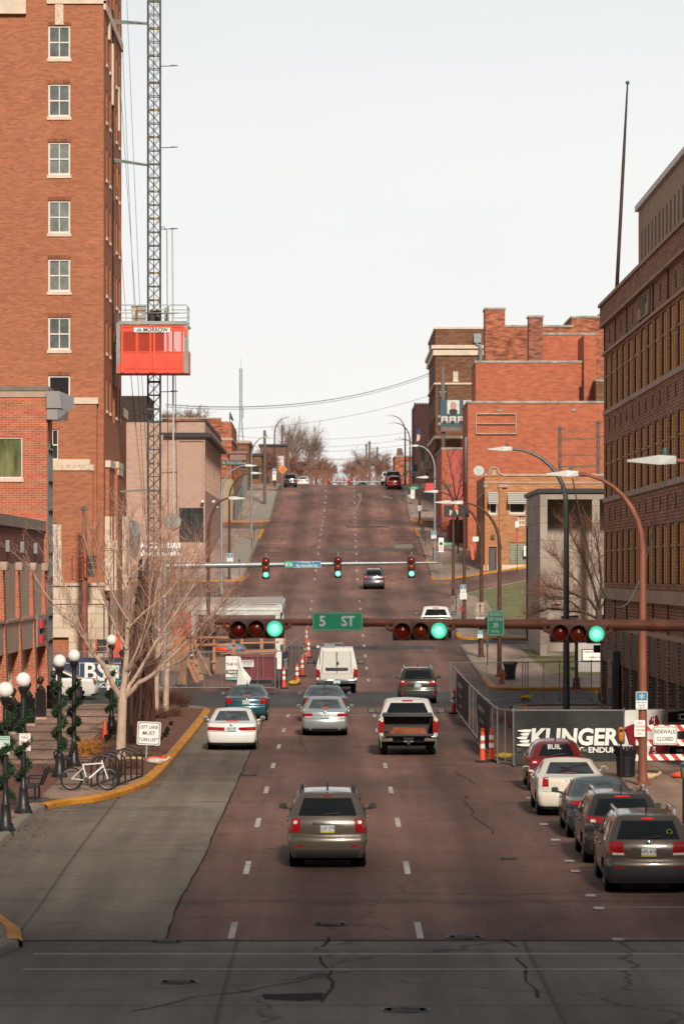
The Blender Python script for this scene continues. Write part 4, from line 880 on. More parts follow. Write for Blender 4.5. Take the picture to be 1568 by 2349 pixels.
for i,(a,b,c,d)in enumerate(ports[:4]):
 cx,cw=(a+c)/2,(c-a);p=at(cx,b+(d-b)*.45,Y0-.04);r=cw*.22*Y0/FP
 hh.ball((p.x,p.y+.01,p.z+r*.25),r*1.12,12,8,(1,.02,1.15));hd.ball((p.x,p.y-.01,p.z),r,12,8,(.9,.02,1.15));hb.ball((p.x,p.y+.0,p.z-r*2.0),r*1.5,12,8,(1.05,.015,.8))
hd.build('portrait_faces',mat('skin_print',(.5,.26,.18),.7),bi);hb.build('portrait_jackets',M_BLACK,bi);hh.build('portrait_hair',mat('hair_print',(.28,.2,.16),.8),bi)
tu=block_b('dark_brick_tower','dark brick building with battlement top far up the street on the right',950,985,927,548,brick('dark_brick',(.085,.035,.032),(.06,.026,.026),(.05,.03,.03),bw=.5,bh=.16),20,zb=15,flash=False)
mb=MB();
for k in range(6):mb.box(xat(949+6.3*k,548),547.8,zat(927,548),xat(953+6.3*k,548),549,zat(924,548))
mb.build('battlements',brick('dark_brick',0,0,0),tu)
fo=block_b('orange_shop_building','low orange brick shop at the hilltop beyond the right street lamps',905,955,1048,610,B_REDO,20,zb=12)
mb=MB();mb.box(xat(928,610),609.8,zat(1080,610),xat(946,610),609.97,zat(1060,610));mb.build('shop_window',M_GLASSG,fo)
mb=MB();a,b=xat(908,612),xat(926,612);mb.add([(a,612,zat(1048,612)),(b,612,zat(1048,612)),(b-.3,614,zat(1027,612)),(a+.2,614,zat(1027,612))],[(0,1,2,3)]);mb.build('mansard_roof',mat('brown_shingle',(.14,.09,.075),.9,var=.3),fo)
dr=bldg('red_gabled_roof','dark red sloping roof peeking over the stepped orange wall',0,0,0)
mb=MB();mb.add([tuple(at(1355,733,450)),tuple(at(1430,733,450)),tuple(at(1430,690,452)),tuple(at(1384,712,452))],[(0,1,2,3)]);mb.build('roof_slope',mat('red_tin',(.22,.03,.035),.6),dr)
M_CGL=mat('car_glass',(.008,.011,.013),.05,var=.3,scale=2,spec=.35)
M_CGL2=mat('car_glass_light',(.05,.065,.065),.06,var=.85,scale=2.6,spec=.4)
M_TYRE=mat('tyre',(.010,.009,.009),.85,var=.3,scale=6)
M_RIM=mat('alloy_rim',(.42,.42,.42),.3,.8,var=.15)
M_RIMD=mat('steel_rim',(.06,.06,.06),.45,.5)
M_PLAS=mat('black_plastic',(.022,.022,.023),.55,var=.2)
M_UNDER=mat('underbody',(.004,.004,.004),1,spec=.05)
M_TAIL=mat('tail_lamp_red',(.30,.005,.008),.15,var=.4,scale=14,coat=.5)
M_TAILW=mat('lamp_clear',(.62,.58,.56),.12,var=.2,scale=9,coat=.7)
M_BRAKE=mat('lit_brake_lamp',(.75,.02,.02),.2,emit=.25,var=.1)
M_CHROME=mat('chrome',(.68,.68,.68),.12,1.0,var=.05)
M_PLATE=mat('plate_white',(.62,.66,.68),.4,var=.1)
M_PLTXT=mat('plate_text',(.03,.05,.10),.5)
M_SEAT=mat('seat_beige',(.30,.26,.22),.8)
class Shell:
 """car skin: horizontal rounded outlines stacked by height. keys: (z, half width, y rear, y front, rear corner, front corner, rear bow, front bow)"""
 def __init__(s,keys):
  s.k=keys;s.f=[pchip([(k[0],k[i])for k in keys])for i in range(1,8)];s.z0=keys[0][0];s.z1=keys[-1][0]
 def P(s,u,z,off=0.0):
  w,yr,yf,rr_,rf,br,bf=[f(z)for f in s.f]
  if off:
   e=.012;a=s.P(u+e,z)-s.P(u-e,z);b=s.P(u,min(s.z1,z+e))-s.P(u,max(s.z0,z-e));n=a.cross(b)
   n=n.normalized()if n.length>1e-9 else Vector((0,-1,0));return s.P(u,z)+n*off
  u=(u+1)%10-1;sgn=1
  if u>5:u=10-u;sgn=-1
  if u<0:u=-u;sgn=-1
  wb=w-.035;c=lambda t:math.sin(t*math.pi/2);d=lambda t:1-math.cos(t*math.pi/2)
  if u<=1:x,y=u*(wb-rr_),yr+br*u*u
  elif u<=2:t=u-1;x,y=wb-rr_+rr_*c(t),yr+br+rr_*d(t)
  elif u<=3:t=u-2;x=wb+.035*(1-(2*t-1)**2)*1.0;y=(yr+br+rr_)*(1-t)+(yf-bf-rf)*t
  elif u<=4:t=u-3;x,y=wb-rf+rf*c(1-t),yf-bf-rf+rf*(1-d(1-t))
  else:t=5-u;x,y=t*(wb-rf),yf-bf*t*t
  return Vector((sgn*x,y,z))
 US=[0,.35,.7,.9,1,1.2,1.4,1.6,1.8,2]+[2+k/36 for k in range(1,37)]+[3.25,3.5,3.75,4,4.4,4.8]
 def body(s,arches,name,m,parent,crown=.045,tops=None):
  us=s.US+[-u for u in s.US[1:]][::-1];us=[u%10 for u in us]
  zs=[]
  for a,b in zip(s.k[:-1],s.k[1:]):
   n=max(2,int((b[0]-a[0])/.055));zs+=[a[0]+(b[0]-a[0])*i/n for i in range(n)]
  zs.append(s.z1);n=len(us);mb=MB()
  vs=[s.P(u,z)for z in zs for u in us]
  fs=[]
  for i in range(len(zs)-1):
   for k in range(n):
    q=(i*n+k,i*n+(k+1)%n,(i+1)*n+(k+1)%n,(i+1)*n+k)
    c=sum((vs[j]for j in q),Vector())/4
    if any((c.y-ay)**2+(c.z-ar*.95)**2<(ar*1.16)**2 and abs(c.x)>.45 for ay,ar in arches)and 2<=min(us[k],10-us[k])<3.02:continue
    fs.append(q)
  top=len(vs)-n;cx=sum((v for v in vs[top:]),Vector())/n
  for t in(.75,.45,.15):
   for k in range(n):v=vs[top+k];vs.append(Vector((cx.x+(v.x-cx.x)*t,cx.y+(v.y-cx.y)*(.3+.7*t),s.z1+crown*(1-t*t))))
  for i in range(3):
   o=top+i*n;fs+=[(o+k,o+(k+1)%n,o+n+(k+1)%n,o+n+k)for k in range(n)]
  fs.append(tuple(range(top+3*n,top+4*n)));fs.append(tuple(range(n))[::-1])
  mb.add(vs,fs,smooth=True);return mb.build(name,m,parent)
 def patch(s,mb,c,off=.007,nu=8,nz=5):
  """c: four (u,z) corners, lower-left, lower-right, upper-right, upper-left"""
  vs=[]
  for j in range(nz+1):
   for i in range(nu+1):
    a,b=i/nu,j/nz
    u=(c[0][0]*(1-a)+c[1][0]*a)*(1-b)+(c[3][0]*(1-a)+c[2][0]*a)*b;z=(c[0][1]*(1-a)+c[1][1]*a)*(1-b)+(c[3][1]*(1-a)+c[2][1]*a)*b
    vs.append(s.P(u,z,off))
  mb.add(vs,[(j*(nu+1)+i,j*(nu+1)+i+1,(j+1)*(nu+1)+i+1,(j+1)*(nu+1)+i)for j in range(nz)for i in range(nu)],smooth=True)
def wheel(parent,x,y,r,w=.22,rim=M_RIM,spokes=5):
 sg=1 if x>0 else-1
 M=Matrix.Translation((x,y,r))@Matrix.Rotation(sg*R(90),4,'Y')
 mb=MB();mb.lathe([(r*.62,-w),(r*.93,-w),(r,-w+.03),(r,-.03),(r*.93,0),(r*.66,0),(r*.62,-.02),(r*.62,-w)],n=24,M=M);t=mb.build('wheel',M_TYRE,parent)
 mb=MB();mb.lathe([(0,-.05),(r*.2,-.03),(r*.2,-.06),(r*.56,-.09),(r*.64,-.02),(r*.6,-.0),(r*.58,-.03)],n=24,M=M)
 for k in range(spokes):
  a=2*math.pi*k/spokes;p=M@Vector((r*.12*math.cos(a),r*.12*math.sin(a),-.025));q=M@Vector((r*.6*math.cos(a),r*.6*math.sin(a),-.018));mb.beam(p,q,.07,.04)
 mb.build('rim',rim,t)
 mb=MB();mb.lathe([(0,-.12),(r*.6,-.12)],n=20,M=M);mb.build('brake_disc',M_UNDER,t)
def plate(parent,y,z,txt='',yellow=False,w=.32,h=.17,tilt=0):
 mb=MB();mb.box(-w/2,y-.012,z-h/2,w/2,y,z+h/2);p=mb.build('licence_plate',M_PLATE,parent)
 mb=MB();mb.box(-w/2,y-.014,z-h/2,w/2,y-.0125,z-h/2+.04);mb.build('plate_strip',mat('plate_yellow',(.55,.42,.06),.5)if yellow else mat('plate_green',(.2,.36,.3),.5),p)
 if txt:mb=MB();mb.text(txt,.115,(0,y-.0145,z+.012),bold=.012,sx=.8);mb.build('plate_number',M_PLTXT,p)
def mirror(parent,x,y,z,m,glass=True,sc=1):
 sg=1 if x>0 else-1;mb=MB();mb.rbox(x-.11*sc,y-.05,z-.08*sc,x+.11*sc,y+.09,z+.08*sc,.045,3);mb.beam((x-sg*.02,y+.04,z-.06*sc),(x-sg*.24*sc,y+.06,z-.09*sc),.05,.05);o=mb.build('wing_mirror',m,parent)
 mb=MB();mb.rbox(x-.09*sc,y-.06,z-.062*sc,x+.09*sc,y-.046,z+.062*sc,.006,1);mb.build('mirror_glass',mat('mirror_glass',(.35,.40,.40),.05,.9),o)
def car(name,label,cat,keys,col,axles,r,wx,o,group=None):
 """o: options describing lamps, glass and fittings, all as (u,z) corners on the shell"""
 t=thing(name,label,cat,group=group);sh=Shell(keys);b=sh.body([(a,r)for a in axles],'body',col,t,crown=o.get('crown',.045))
 P=lambda nm,c,m,off=.008,par=None,nu=10,nz=5:(lambda mb:(sh.patch(mb,c,off,nu,nz),mb.build(nm,m,par or t))[1])(MB())
 for sgn in(1,-1):
  for a in axles:
   wheel(t,sgn*wx,a,r,rim=o.get('rim',M_RIM),spokes=o.get('spokes',5))
  for k,nm in(('tail','tail_lamp'),('tailw','reverse_lamp'),('refl','reflector')):
   for c in o.get(k,[]):
    cc=[(sgn*u,z)for u,z in c]
    if sgn<0:cc=[cc[1],cc[0],cc[3],cc[2]]
    P(nm,cc,M_TAILW if k=='tailw' else o.get('tailm',M_TAIL),.014 if k!='tailw' else .018,nu=8)
  for c in o.get('side',[]):
   cc=[(sgn*u,z)for u,z in c]
   if sgn<0:cc=[cc[1],cc[0],cc[3],cc[2]]
   P('side_window',cc,o.get('glass',M_CGL),.006)
  mx,my,mz=o['mirror'][:3];mirror(t,sgn*mx,my,mz,o.get('mirm',col),sc=.82)
  for(y,z)in o.get('handles',[]):
   p=sh.P(sgn*2.4,z);mb=MB();mb.rbox(sgn*(abs(p.x)+.0)-.03,y,z-.02,sgn*(abs(p.x)+.0)+.03,y+.2,z+.02,.012);mb.build('door_handle',col,t)
  if 'rails' in o:
   x,ya,yb_,z,m=o['rails'];mb=MB();mb.tube([(sgn*x,ya-.08,z-.05),(sgn*x,ya,z+.03),(sgn*x*.99,ya+.25,z+.075),(sgn*x*.98,yb_-.25,z+.08),(sgn*x*.97,yb_,z+.04),(sgn*x*.96,yb_+.08,z-.04)],.03,6);mb.build('roof_rail',m,t)
  for a in axles:
   mb=MB();mb.lathe([(r*1.2,-.35),(r*1.2,-.03)],n=24,caps=False,M=Matrix.Translation((sgn*wx,a,r*.97))@Matrix.Rotation(sgn*R(90),4,'Y'));mb.lathe([(0,-.33),(r*1.2,-.33)],n=24,M=Matrix.Translation((sgn*wx,a,r*.97))@Matrix.Rotation(sgn*R(90),4,'Y'));mb.build('wheel_arch',M_UNDER,t)
 P('rear_window',o['rear'],o.get('rearglass',o.get('glass',M_CGL)),.008,nu=12)
 for c in o.get('blackrear',[]):P('rear_trim',c,M_PLAS,.0075,nu=12)
 if 'front' in o:P('windscreen',o['front'],M_CGL,.006)
 if 'bumper' in o:P('lower_bumper',o['bumper'],M_PLAS,.012,nu=26,nz=4)
 if 'step' in o:P('bumper_step',o['step'],col,.03,nu=20,nz=4)
 for c in o.get('chrome',[]):P('chrome_trim',c,M_CHROME,.022,nu=10,nz=3)
 for c in o.get('seams',[]):P('panel_gap',c,M_UNDER,.0045,nu=10,nz=2)
 for c in o.get('recess',[]):P('plate_recess',c,o.get('recm',M_PLAS),.009,nu=8,nz=3)
 if 'brake' in o:P('high_brake_lamp',o['brake'],o.get('brakem',M_BRAKE),.02,nu=4,nz=2)
 if 'plate' in o:
  z,tx,ye=o['plate'];plate(t,sh.P(0,z).y-.022,z,tx,ye)
 if 'wiper' in o:
  z,x0,x1=o['wiper'];mb=MB();mb.beam(sh.P(0,z)+Vector((x0,-.03,0)),sh.P(0,z+.04)+Vector((x1,-.03,0)),.03,.025);mb.build('rear_wiper',M_PLAS,t)
 if 'exhaust' in o:
  for x in o['exhaust']:mb=MB();mb.tube([(x,.0,.27),(x,.3,.28)],.04,10);mb.build('exhaust_pipe',M_CHROME,t)
 if 'antenna' in o:mb=MB();p=o['antenna'];mb.tube([p,(p[0],p[1]-.05,p[2]+.2)],[.03,.008],6);mb.build('antenna',M_PLAS,t)
 if 'badge' in o:z=o['badge'];p=sh.P(0,z);mb=MB();mb.lathe([(.075,0),(.075,.02),(.05,.03)],n=16,M=Matrix.Translation((0,p.y-.0,z))@Matrix.Rotation(R(90),4,'X')@Matrix.Diagonal((1,.5,1,1)));mb.build('badge',M_CHROME,t)
 if 'under' in o or True:
  y1=keys[-1][3];mb=MB();L_=max(k[3]for k in keys);mb.box(-wx+.24,.25,.2,wx-.24,L_-.3,.42);mb.build('underbody',M_UNDER,t)
 if 'seats' in o:
  pass
 return t,sh
def mk_suv(name,label,col,s=1.0,W_=.91,H=1.68,**kw):
 h=H/1.68;q=lambda rows:[(z*h,w*W_/.91,*rest)for z,w,*rest in rows]
 keys=q([(.24,.82,.10,4.6,.16,.3,.05,.2),(.36,.875,.015,4.7,.16,.3,.06,.2),(.52,.905,.0,4.76,.16,.3,.07,.2),(.66,.91,.01,4.75,.15,.3,.07,.2),(.72,.908,.05,4.74,.14,.3,.07,.2),(.92,.905,.06,4.66,.13,.3,.07,.2),(1.02,.895,.08,4.45,.13,.3,.07,.2),(1.09,.88,.11,3.5,.13,.25,.07,.16),(1.3,.815,.23,3.12,.12,.22,.08,.14),(1.5,.735,.37,2.75,.11,.2,.09,.12),(1.58,.69,.42,2.6,.1,.2,.1,.12),(1.63,.63,.46,2.4,.1,.2,.1,.1)])
 Z=lambda z:z*h
 o=dict(tail=[((.76,Z(.80)),(1.5,Z(.80)),(1.45,Z(1.09)),(.86,Z(1.1)))],tailw=[((.84,Z(1.0)),(1.05,Z(1.0)),(1.05,Z(1.06)),(.88,Z(1.06)))],rear=((-.93,Z(1.16)),(.93,Z(1.16)),(.9,Z(1.53)),(-.9,Z(1.53))),side=[((2.08,Z(1.1)),(2.36,Z(1.09)),(2.32,Z(1.5)),(2.04,Z(1.5))),((2.39,Z(1.09)),(2.66,Z(1.09)),(2.62,Z(1.5)),(2.35,Z(1.5))),((2.69,Z(1.09)),(2.97,Z(1.09)),(2.9,Z(1.5)),(2.65,Z(1.5)))],front=((4.1,Z(1.12)),(5.9,Z(1.12)),(5.9,Z(1.55)),(4.1,Z(1.55))),bumper=((-2.15,Z(.25)),(2.15,Z(.25)),(2.1,Z(.46)),(-2.1,Z(.46))),chrome=[((-.48,Z(.985)),(.48,Z(.985)),(.46,Z(1.03)),(-.46,Z(1.03)))],brake=((-.16,Z(1.565)),(.16,Z(1.565)),(.16,Z(1.6)),(-.16,Z(1.6))),brakem=mat('dull_red',(.2,.02,.02),.3),seams=[((-1.2,Z(.715)),(1.2,Z(.715)),(1.2,Z(.727)),(-1.2,Z(.727)))],refl=[((.76,Z(.5)),(.98,Z(.5)),(.98,Z(.54)),(.76,Z(.54)))],mirror=(W_+.13,3.05,Z(1.16)),handles=[(1.55,Z(.95)),(2.55,Z(.95))],rails=(.62,.75,2.5,Z(1.64),M_PLAS),plate=(Z(.88),'CEF 579',True),wiper=(Z(1.19),-.12,.3),antenna=(0,.75,Z(1.68)),recess=[((-.42,Z(.76)),(.42,Z(.76)),(.47,Z(.975)),(-.47,Z(.975)))],recm=col)
 o.update(kw);return car(name,label,'car',keys,col,(.95,3.75),.36*h,W_-.045,o,kw.get('group'))
def mk_sedan(name,label,col,H=1.45,deck=.98,W_=.91,**kw):
 d=deck-.98;w_=W_/.91
 keys=[(.2,.8,.14,4.6,.18,.35,.06,.25),(.32,.865,.03,4.74,.18,.35,.09,.25),(.5,.9*1,.0,4.8,.18,.35,.1,.25),(.62,.91,.015,4.78,.17,.35,.1,.25),(.68,.91,.05,4.75,.17,.35,.1,.25),(.86+d,.90,.07,4.5,.16,.35,.1,.22),(.935+d,.885,.10,4.1,.15,.3,.1,.2),(.965+d,.87,.16,3.8,.15,.3,.1,.18),(1.0+d,.85,.72,3.5,.13,.25,.08,.16),(1.12+d*.6,.79,1.02,3.2,.12,.22,.09,.14),(1.3*H/1.45,.685,1.5,2.82,.11,.2,.1,.12),(1.37*H/1.45,.635,1.7,2.6,.11,.2,.1,.12),(1.405*H/1.45,.58,1.85,2.45,.1,.2,.1,.1)]
 keys=[(z,w*w_,*r_)for z,w,*r_ in keys];hz=H/1.45
 o=dict(tail=[((.52,.72+d),(1.55,.73+d),(1.5,.87+d),(.56,.86+d))],rear=((-.92,1.02+d),(.92,1.02+d),(.9,1.335*hz),(-.9,1.335*hz)),rearglass=M_CGL2,side=[((2.06,1.01+d),(2.42,1.0+d),(2.4,1.33*hz),(2.1,1.33*hz)),((2.46,1.0+d),(2.95,1.0+d),(2.86,1.33*hz),(2.43,1.33*hz))],front=((4.1,1.03+d),(5.9,1.03+d),(5.9,1.33*hz),(4.1,1.33*hz)),bumper=((-1.9,.21),(1.9,.21),(1.9,.29),(-1.9,.29)),mirror=(W_+.12,3.2,1.02+d),plate=(.77+d,'GRC 491',False),seams=[((-1.3,.665),(1.3,.665),(1.3,.676),(-1.3,.676))],brake=((-.2,1.025+d),(.2,1.025+d),(.2,1.05+d),(-.2,1.05+d)),brakem=mat('dull_red',(0,0,0)),handles=[(1.75,.87+d),(2.75,.87+d)],badge=.9+d,crown=.04)
 o.update(kw);return car(name,label,'car',keys,col,(1.02,3.82),.325,W_-.05,o,kw.get('group'))
C_BRONZE=paint('paint_bronze',(.125,.100,.080),.45,.3);C_WHITE=paint('paint_white',(.74,.72,.69));C_PEARL=paint('paint_pearl',(.66,.60,.50));C_TEAL=paint('paint_teal',(.018,.085,.105),.35)
C_SILVER=paint('paint_silver',(.42,.45,.46),.6);C_GREEN=paint('paint_dark_green',(.045,.046,.033),.4);C_GREYB=paint('paint_slate',(.10,.11,.125),.5);C_RED=paint('paint_red',(.17,.012,.018),.3)
C_BLACK=paint('paint_black',(.03,.03,.032),.3);C_BROWN=paint('paint_brown',(.11,.088,.072),.5);C_UMBER=paint('paint_umber',(.05,.042,.038),.45);C_DTEAL=paint('paint_dark_teal',(.030,.055,.062),.4);C_FWHITE=paint('paint_fleet_white',(.66,.64,.59))
def put(t,px,py,rz=0,dY=0):
 p=gnd(px,py);p.y+=dY-1.0;t.location=(p.x,p.y,0)
 t.rotation_euler=(math.atan2(prof(p.y+3.6)-prof(p.y+.9),2.7),0,rz);t.location.z=prof(p.y+.95)-.95*math.tan(t.rotation_euler[0]);return t
GRP='cars driving up the street';GPK='vehicles parked along the right kerb'
t,_=mk_suv('bronze_suv','bronze brown SUV nearest the viewer, driving up the middle lane',C_BRONZE,group=GRP,W_=.93,mirm=M_PLAS,H=1.76,bumper=((-1.15,.27),(1.15,.27),(1.1,.44),(-1.1,.44)),tailw=[((.92,1.03),(1.12,1.03),(1.12,1.1),(.92,1.1))],tail=[((.84,.84),(1.45,.84),(1.4,1.14),(.82,1.15))]);put(t,751,1985)
t,_=mk_suv('slate_suv','slate grey SUV alone on the hill beyond the green far signals',C_GREYB,group=GRP,plate=(.9,'LKG 208',False));put(t,857,1351)
t,_=mk_sedan('white_sedan','white sedan with wide red tail lamps in the left turn lane',C_WHITE,group=GRP,tail=[((.34,.70),(1.6,.72),(1.55,.84),(.36,.82))],brake=((-.3,.995),(.3,.995),(.3,1.02),(-.3,1.02)),brakem=M_BRAKE,plate=(.765,'HRU 491',False));put(t,533,1719)
t,_=mk_sedan('teal_sedan','teal blue sedan ahead of the white sedan by the planted kerb',C_TEAL,group=GRP,tail=[((.78,.70),(1.55,.74),(1.5,.93),(.86,.95))],chrome=[((-.6,.885),(.6,.885),(.6,.90),(-.6,.90))],antenna=(0,1.9,1.43),brake=((-.25,1.0),(.25,1.0),(.25,1.03),(-.25,1.03)),brakem=M_BRAKE,W_=.92);put(t,566,1652)
t,_=mk_sedan('silver_sedan','silver sedan in the middle lane with a dented rear bumper',C_SILVER,group=GRP,tail=[((.7,.74),(1.6,.74),(1.55,.85),(.66,.86))],tailw=[((.7,.70),(1.2,.71),(1.2,.745),(.72,.745))],brake=((-.2,1.02),(.2,1.02),(.2,1.06),(-.2,1.06)),brakem=M_BRAKE,exhaust=(-.55,.55),plate=(.76,'US 5019',False),recess=[((-.42,.67),(.42,.67),(.5,.86),(-.5,.86))],recm=C_SILVER);put(t,745,1686)
t,_=mk_sedan('teal_hybrid_sedan','dark teal sedan with a full width red lamp strip ahead of the silver sedan',C_TEAL,group=GRP,tail=[((.5,.86),(1.6,.84),(1.55,.97),(.46,.95))],rearglass=M_CGL2,H=1.47,deck=1.03,antenna=(0,1.9,1.45),chrome=[((-.45,.92),(.45,.92),(.45,.945),(-.45,.945))]);put(t,744,1655)
t,_=mk_suv('green_wagon','dark olive crossover with silver roof rails in the right lane',C_GREEN,group=GRP,tail=[((.72,.86),(1.55,.9),(1.5,1.05),(.68,1.05))],rails=(.62,.75,2.5,1.61,M_CHROME),H=1.66,refl=[((.96,.42),(1.15,.42),(1.15,.60),(1.0,.60))],plate=(.84,'BXC 764',False),chrome=[((-.12,.96),(.12,.96),(.12,1.0),(-.12,1.0))],bumper=((-2.15,.25),(2.15,.25),(2.1,.55),(-2.1,.55)),mirm=C_GREEN);put(t,957,1613)
t,_=mk_suv('brown_suv','brown SUV with a yellow ribbon decal, nearest of the parked row',C_BROWN,group=GPK,W_=.94,H=1.72,tail=[((.66,.86),(1.5,.9),(1.5,1.14),(.72,1.14))],tailw=[((.68,.86),(1.0,.86),(1.0,.91),(.68,.90))],brake=((-.22,1.59),(.22,1.59),(.22,1.625),(-.22,1.625)),brakem=M_BRAKE,rails=(.64,.8,2.55,1.68,M_CHROME),chrome=[((-.5,1.0),(.5,1.0),(.5,1.06),(-.5,1.06))],plate=(.92,'HPL 413',True),bumper=((-2.15,.25),(2.15,.25),(2.1,.62),(-2.1,.62)),refl=[((.72,.58),(.95,.58),(.95,.615),(.72,.615))],badge=1.13);put(t,1478,2042)
mb=MB();sh=_
for k in range(12):
 a=2*math.pi*k/12;b=2*math.pi*(k+1)/12;c=sh.P(.66,1.33,.016);f=lambda t_:c+Vector((.055*math.sin(t_)*(1.2 if math.cos(t_)>0 else .7),-.004,.06*math.cos(t_)))
 mb.beam(f(a),f(b),.022,.006)
mb.build('ribbon_decal',mat('ribbon_yellow',(.7,.6,.03),.5),t)
t,_=mk_suv('umber_crossover','dark umber crossover with silver roof rails, second in the parked row',C_UMBER,group=GPK,W_=.92,H=1.66,tail=[((.5,.95),(1.6,1.03),(1.5,1.14),(.56,1.09))],brake=((-.3,1.545),(.3,1.545),(.3,1.57),(-.3,1.57)),brakem=M_BRAKE,rails=(.63,.8,2.5,1.62,M_CHROME));put(t,1421,1976)
t,_=mk_sedan('dark_teal_sedan','dark teal sedan between the white sedan and the umber crossover',C_DTEAL,group=GPK,tail=[((.66,.83),(1.6,.86),(1.5,.95),(.7,.95))]);put(t,1377,1919)
def cream():
 kw=dict(group=GPK,H=1.48,deck=1.06,W_=.95,tail=[((.82,.74),(1.15,.74),(1.15,1.03),(.84,1.05))],tailw=[((.83,.74),(1.12,.74),(1.12,.8),(.83,.8))],rearglass=M_CGL,plate=(.62,'',False),chrome=[((-.25,.96),(.25,.96),(.25,.98),(-.25,.98))])
 return mk_sedan('cream_sedan','cream white square sedan with tall tail lamps in the parked row',C_PEARL,**kw)
t,_=cream();put(t,1306,1868)
keys=[(.22,.78,.10,4.2,.2,.3,.08,.2),(.34,.84,.02,4.26,.2,.3,.1,.2),(.5,.86,.0,4.29,.2,.3,.1,.25),(.75,.86,.04,4.25,.22,.3,.1,.3),(.98,.85,.08,4.1,.24,.3,.1,.35),(1.06,.83,.12,3.9,.25,.3,.1,.35),(1.12,.80,.16,3.1,.25,.25,.1,.2),(1.3,.72,.28,2.85,.24,.22,.1,.14),(1.45,.64,.42,2.6,.22,.2,.1,.12),(1.52,.57,.52,2.4,.2,.2,.1,.1),(1.56,.50,.62,2.2,.2,.2,.1,.1)]
keys=[(z*.93,*r_)for z,*r_ in keys]
t,sh=car('red_hatchback','dark red rounded retro hatchback, farthest of the parked row, before the black banner','car',keys,C_RED,(.8,3.4),.33,.80,dict(group=GPK,tail=[((.8,.80),(1.5,.80),(1.45,.93),(.86,.93))],tailw=[((1.0,.84),(1.3,.84),(1.3,.89),(1.0,.89))],rear=((-1.05,1.05),(1.05,1.05),(1.0,1.365),(-1.0,1.365)),side=[((2.05,1.05),(2.45,1.03),(2.42,1.36),(2.05,1.35)),((2.5,1.03),(2.95,1.03),(2.85,1.35),(2.46,1.36))],mirror=(.98,2.75,1.08),mirm=M_PLAS,antenna=(0,1.0,1.48),plate=(.86,'',False),handles=[(1.5,.95),(2.4,.95)],wiper=(1.08,-.1,.25)),GPK);put(t,1272,1812)
mb=MB();mb.text('BUIL',.2,sh.P(-.15,1.29,.02)+Vector((0,-.03,0)),up=(0,.3,1),bold=.02);mb.build('window_reflection_lettering',mat('faint_white',(.3,.32,.32),.4),t)
t,_=mk_suv('black_suv','black SUV parked by the left kerb at the crest of the hill',C_BLACK,tail=[((.86,.85),(1.5,.85),(1.45,1.15),(.9,1.15))],H=1.75);put(t,666,1117.5)
t,_=mk_suv('red_minivan','red minivan parked at the right side of the hill crest',paint('paint_crimson',(.36,.012,.02),.2),H=1.74,W_=.95,plate=(.85,'',False));put(t,903.5,1122)
t,_=mk_suv('dark_suv','black tall SUV just ahead of the red minivan on the crest',C_BLACK,H=1.95,W_=.98,tail=[((.8,.9),(1.3,.9),(1.3,1.15),(.86,1.15))]);put(t,903,1119,dY=7)
t.scale=(1.12,1.1,1.06)
t,_=mk_suv('white_suv','white SUV at the far end of the right kerb on the crest',C_WHITE,H=1.85);put(t,892,1117.5,dY=16)
t,_=mk_sedan('white_far_sedan','white sedan dipping below the hill crest on the left',C_WHITE);t.location=(xat(694,540),540,prof(540)-.1)
t,_=mk_sedan('grey_far_sedan','grey sedan crossing beyond the hill crest on the right',C_SILVER);t.location=(xat(800,575),578,prof(578));t.rotation_euler=(0,0,R(-90))
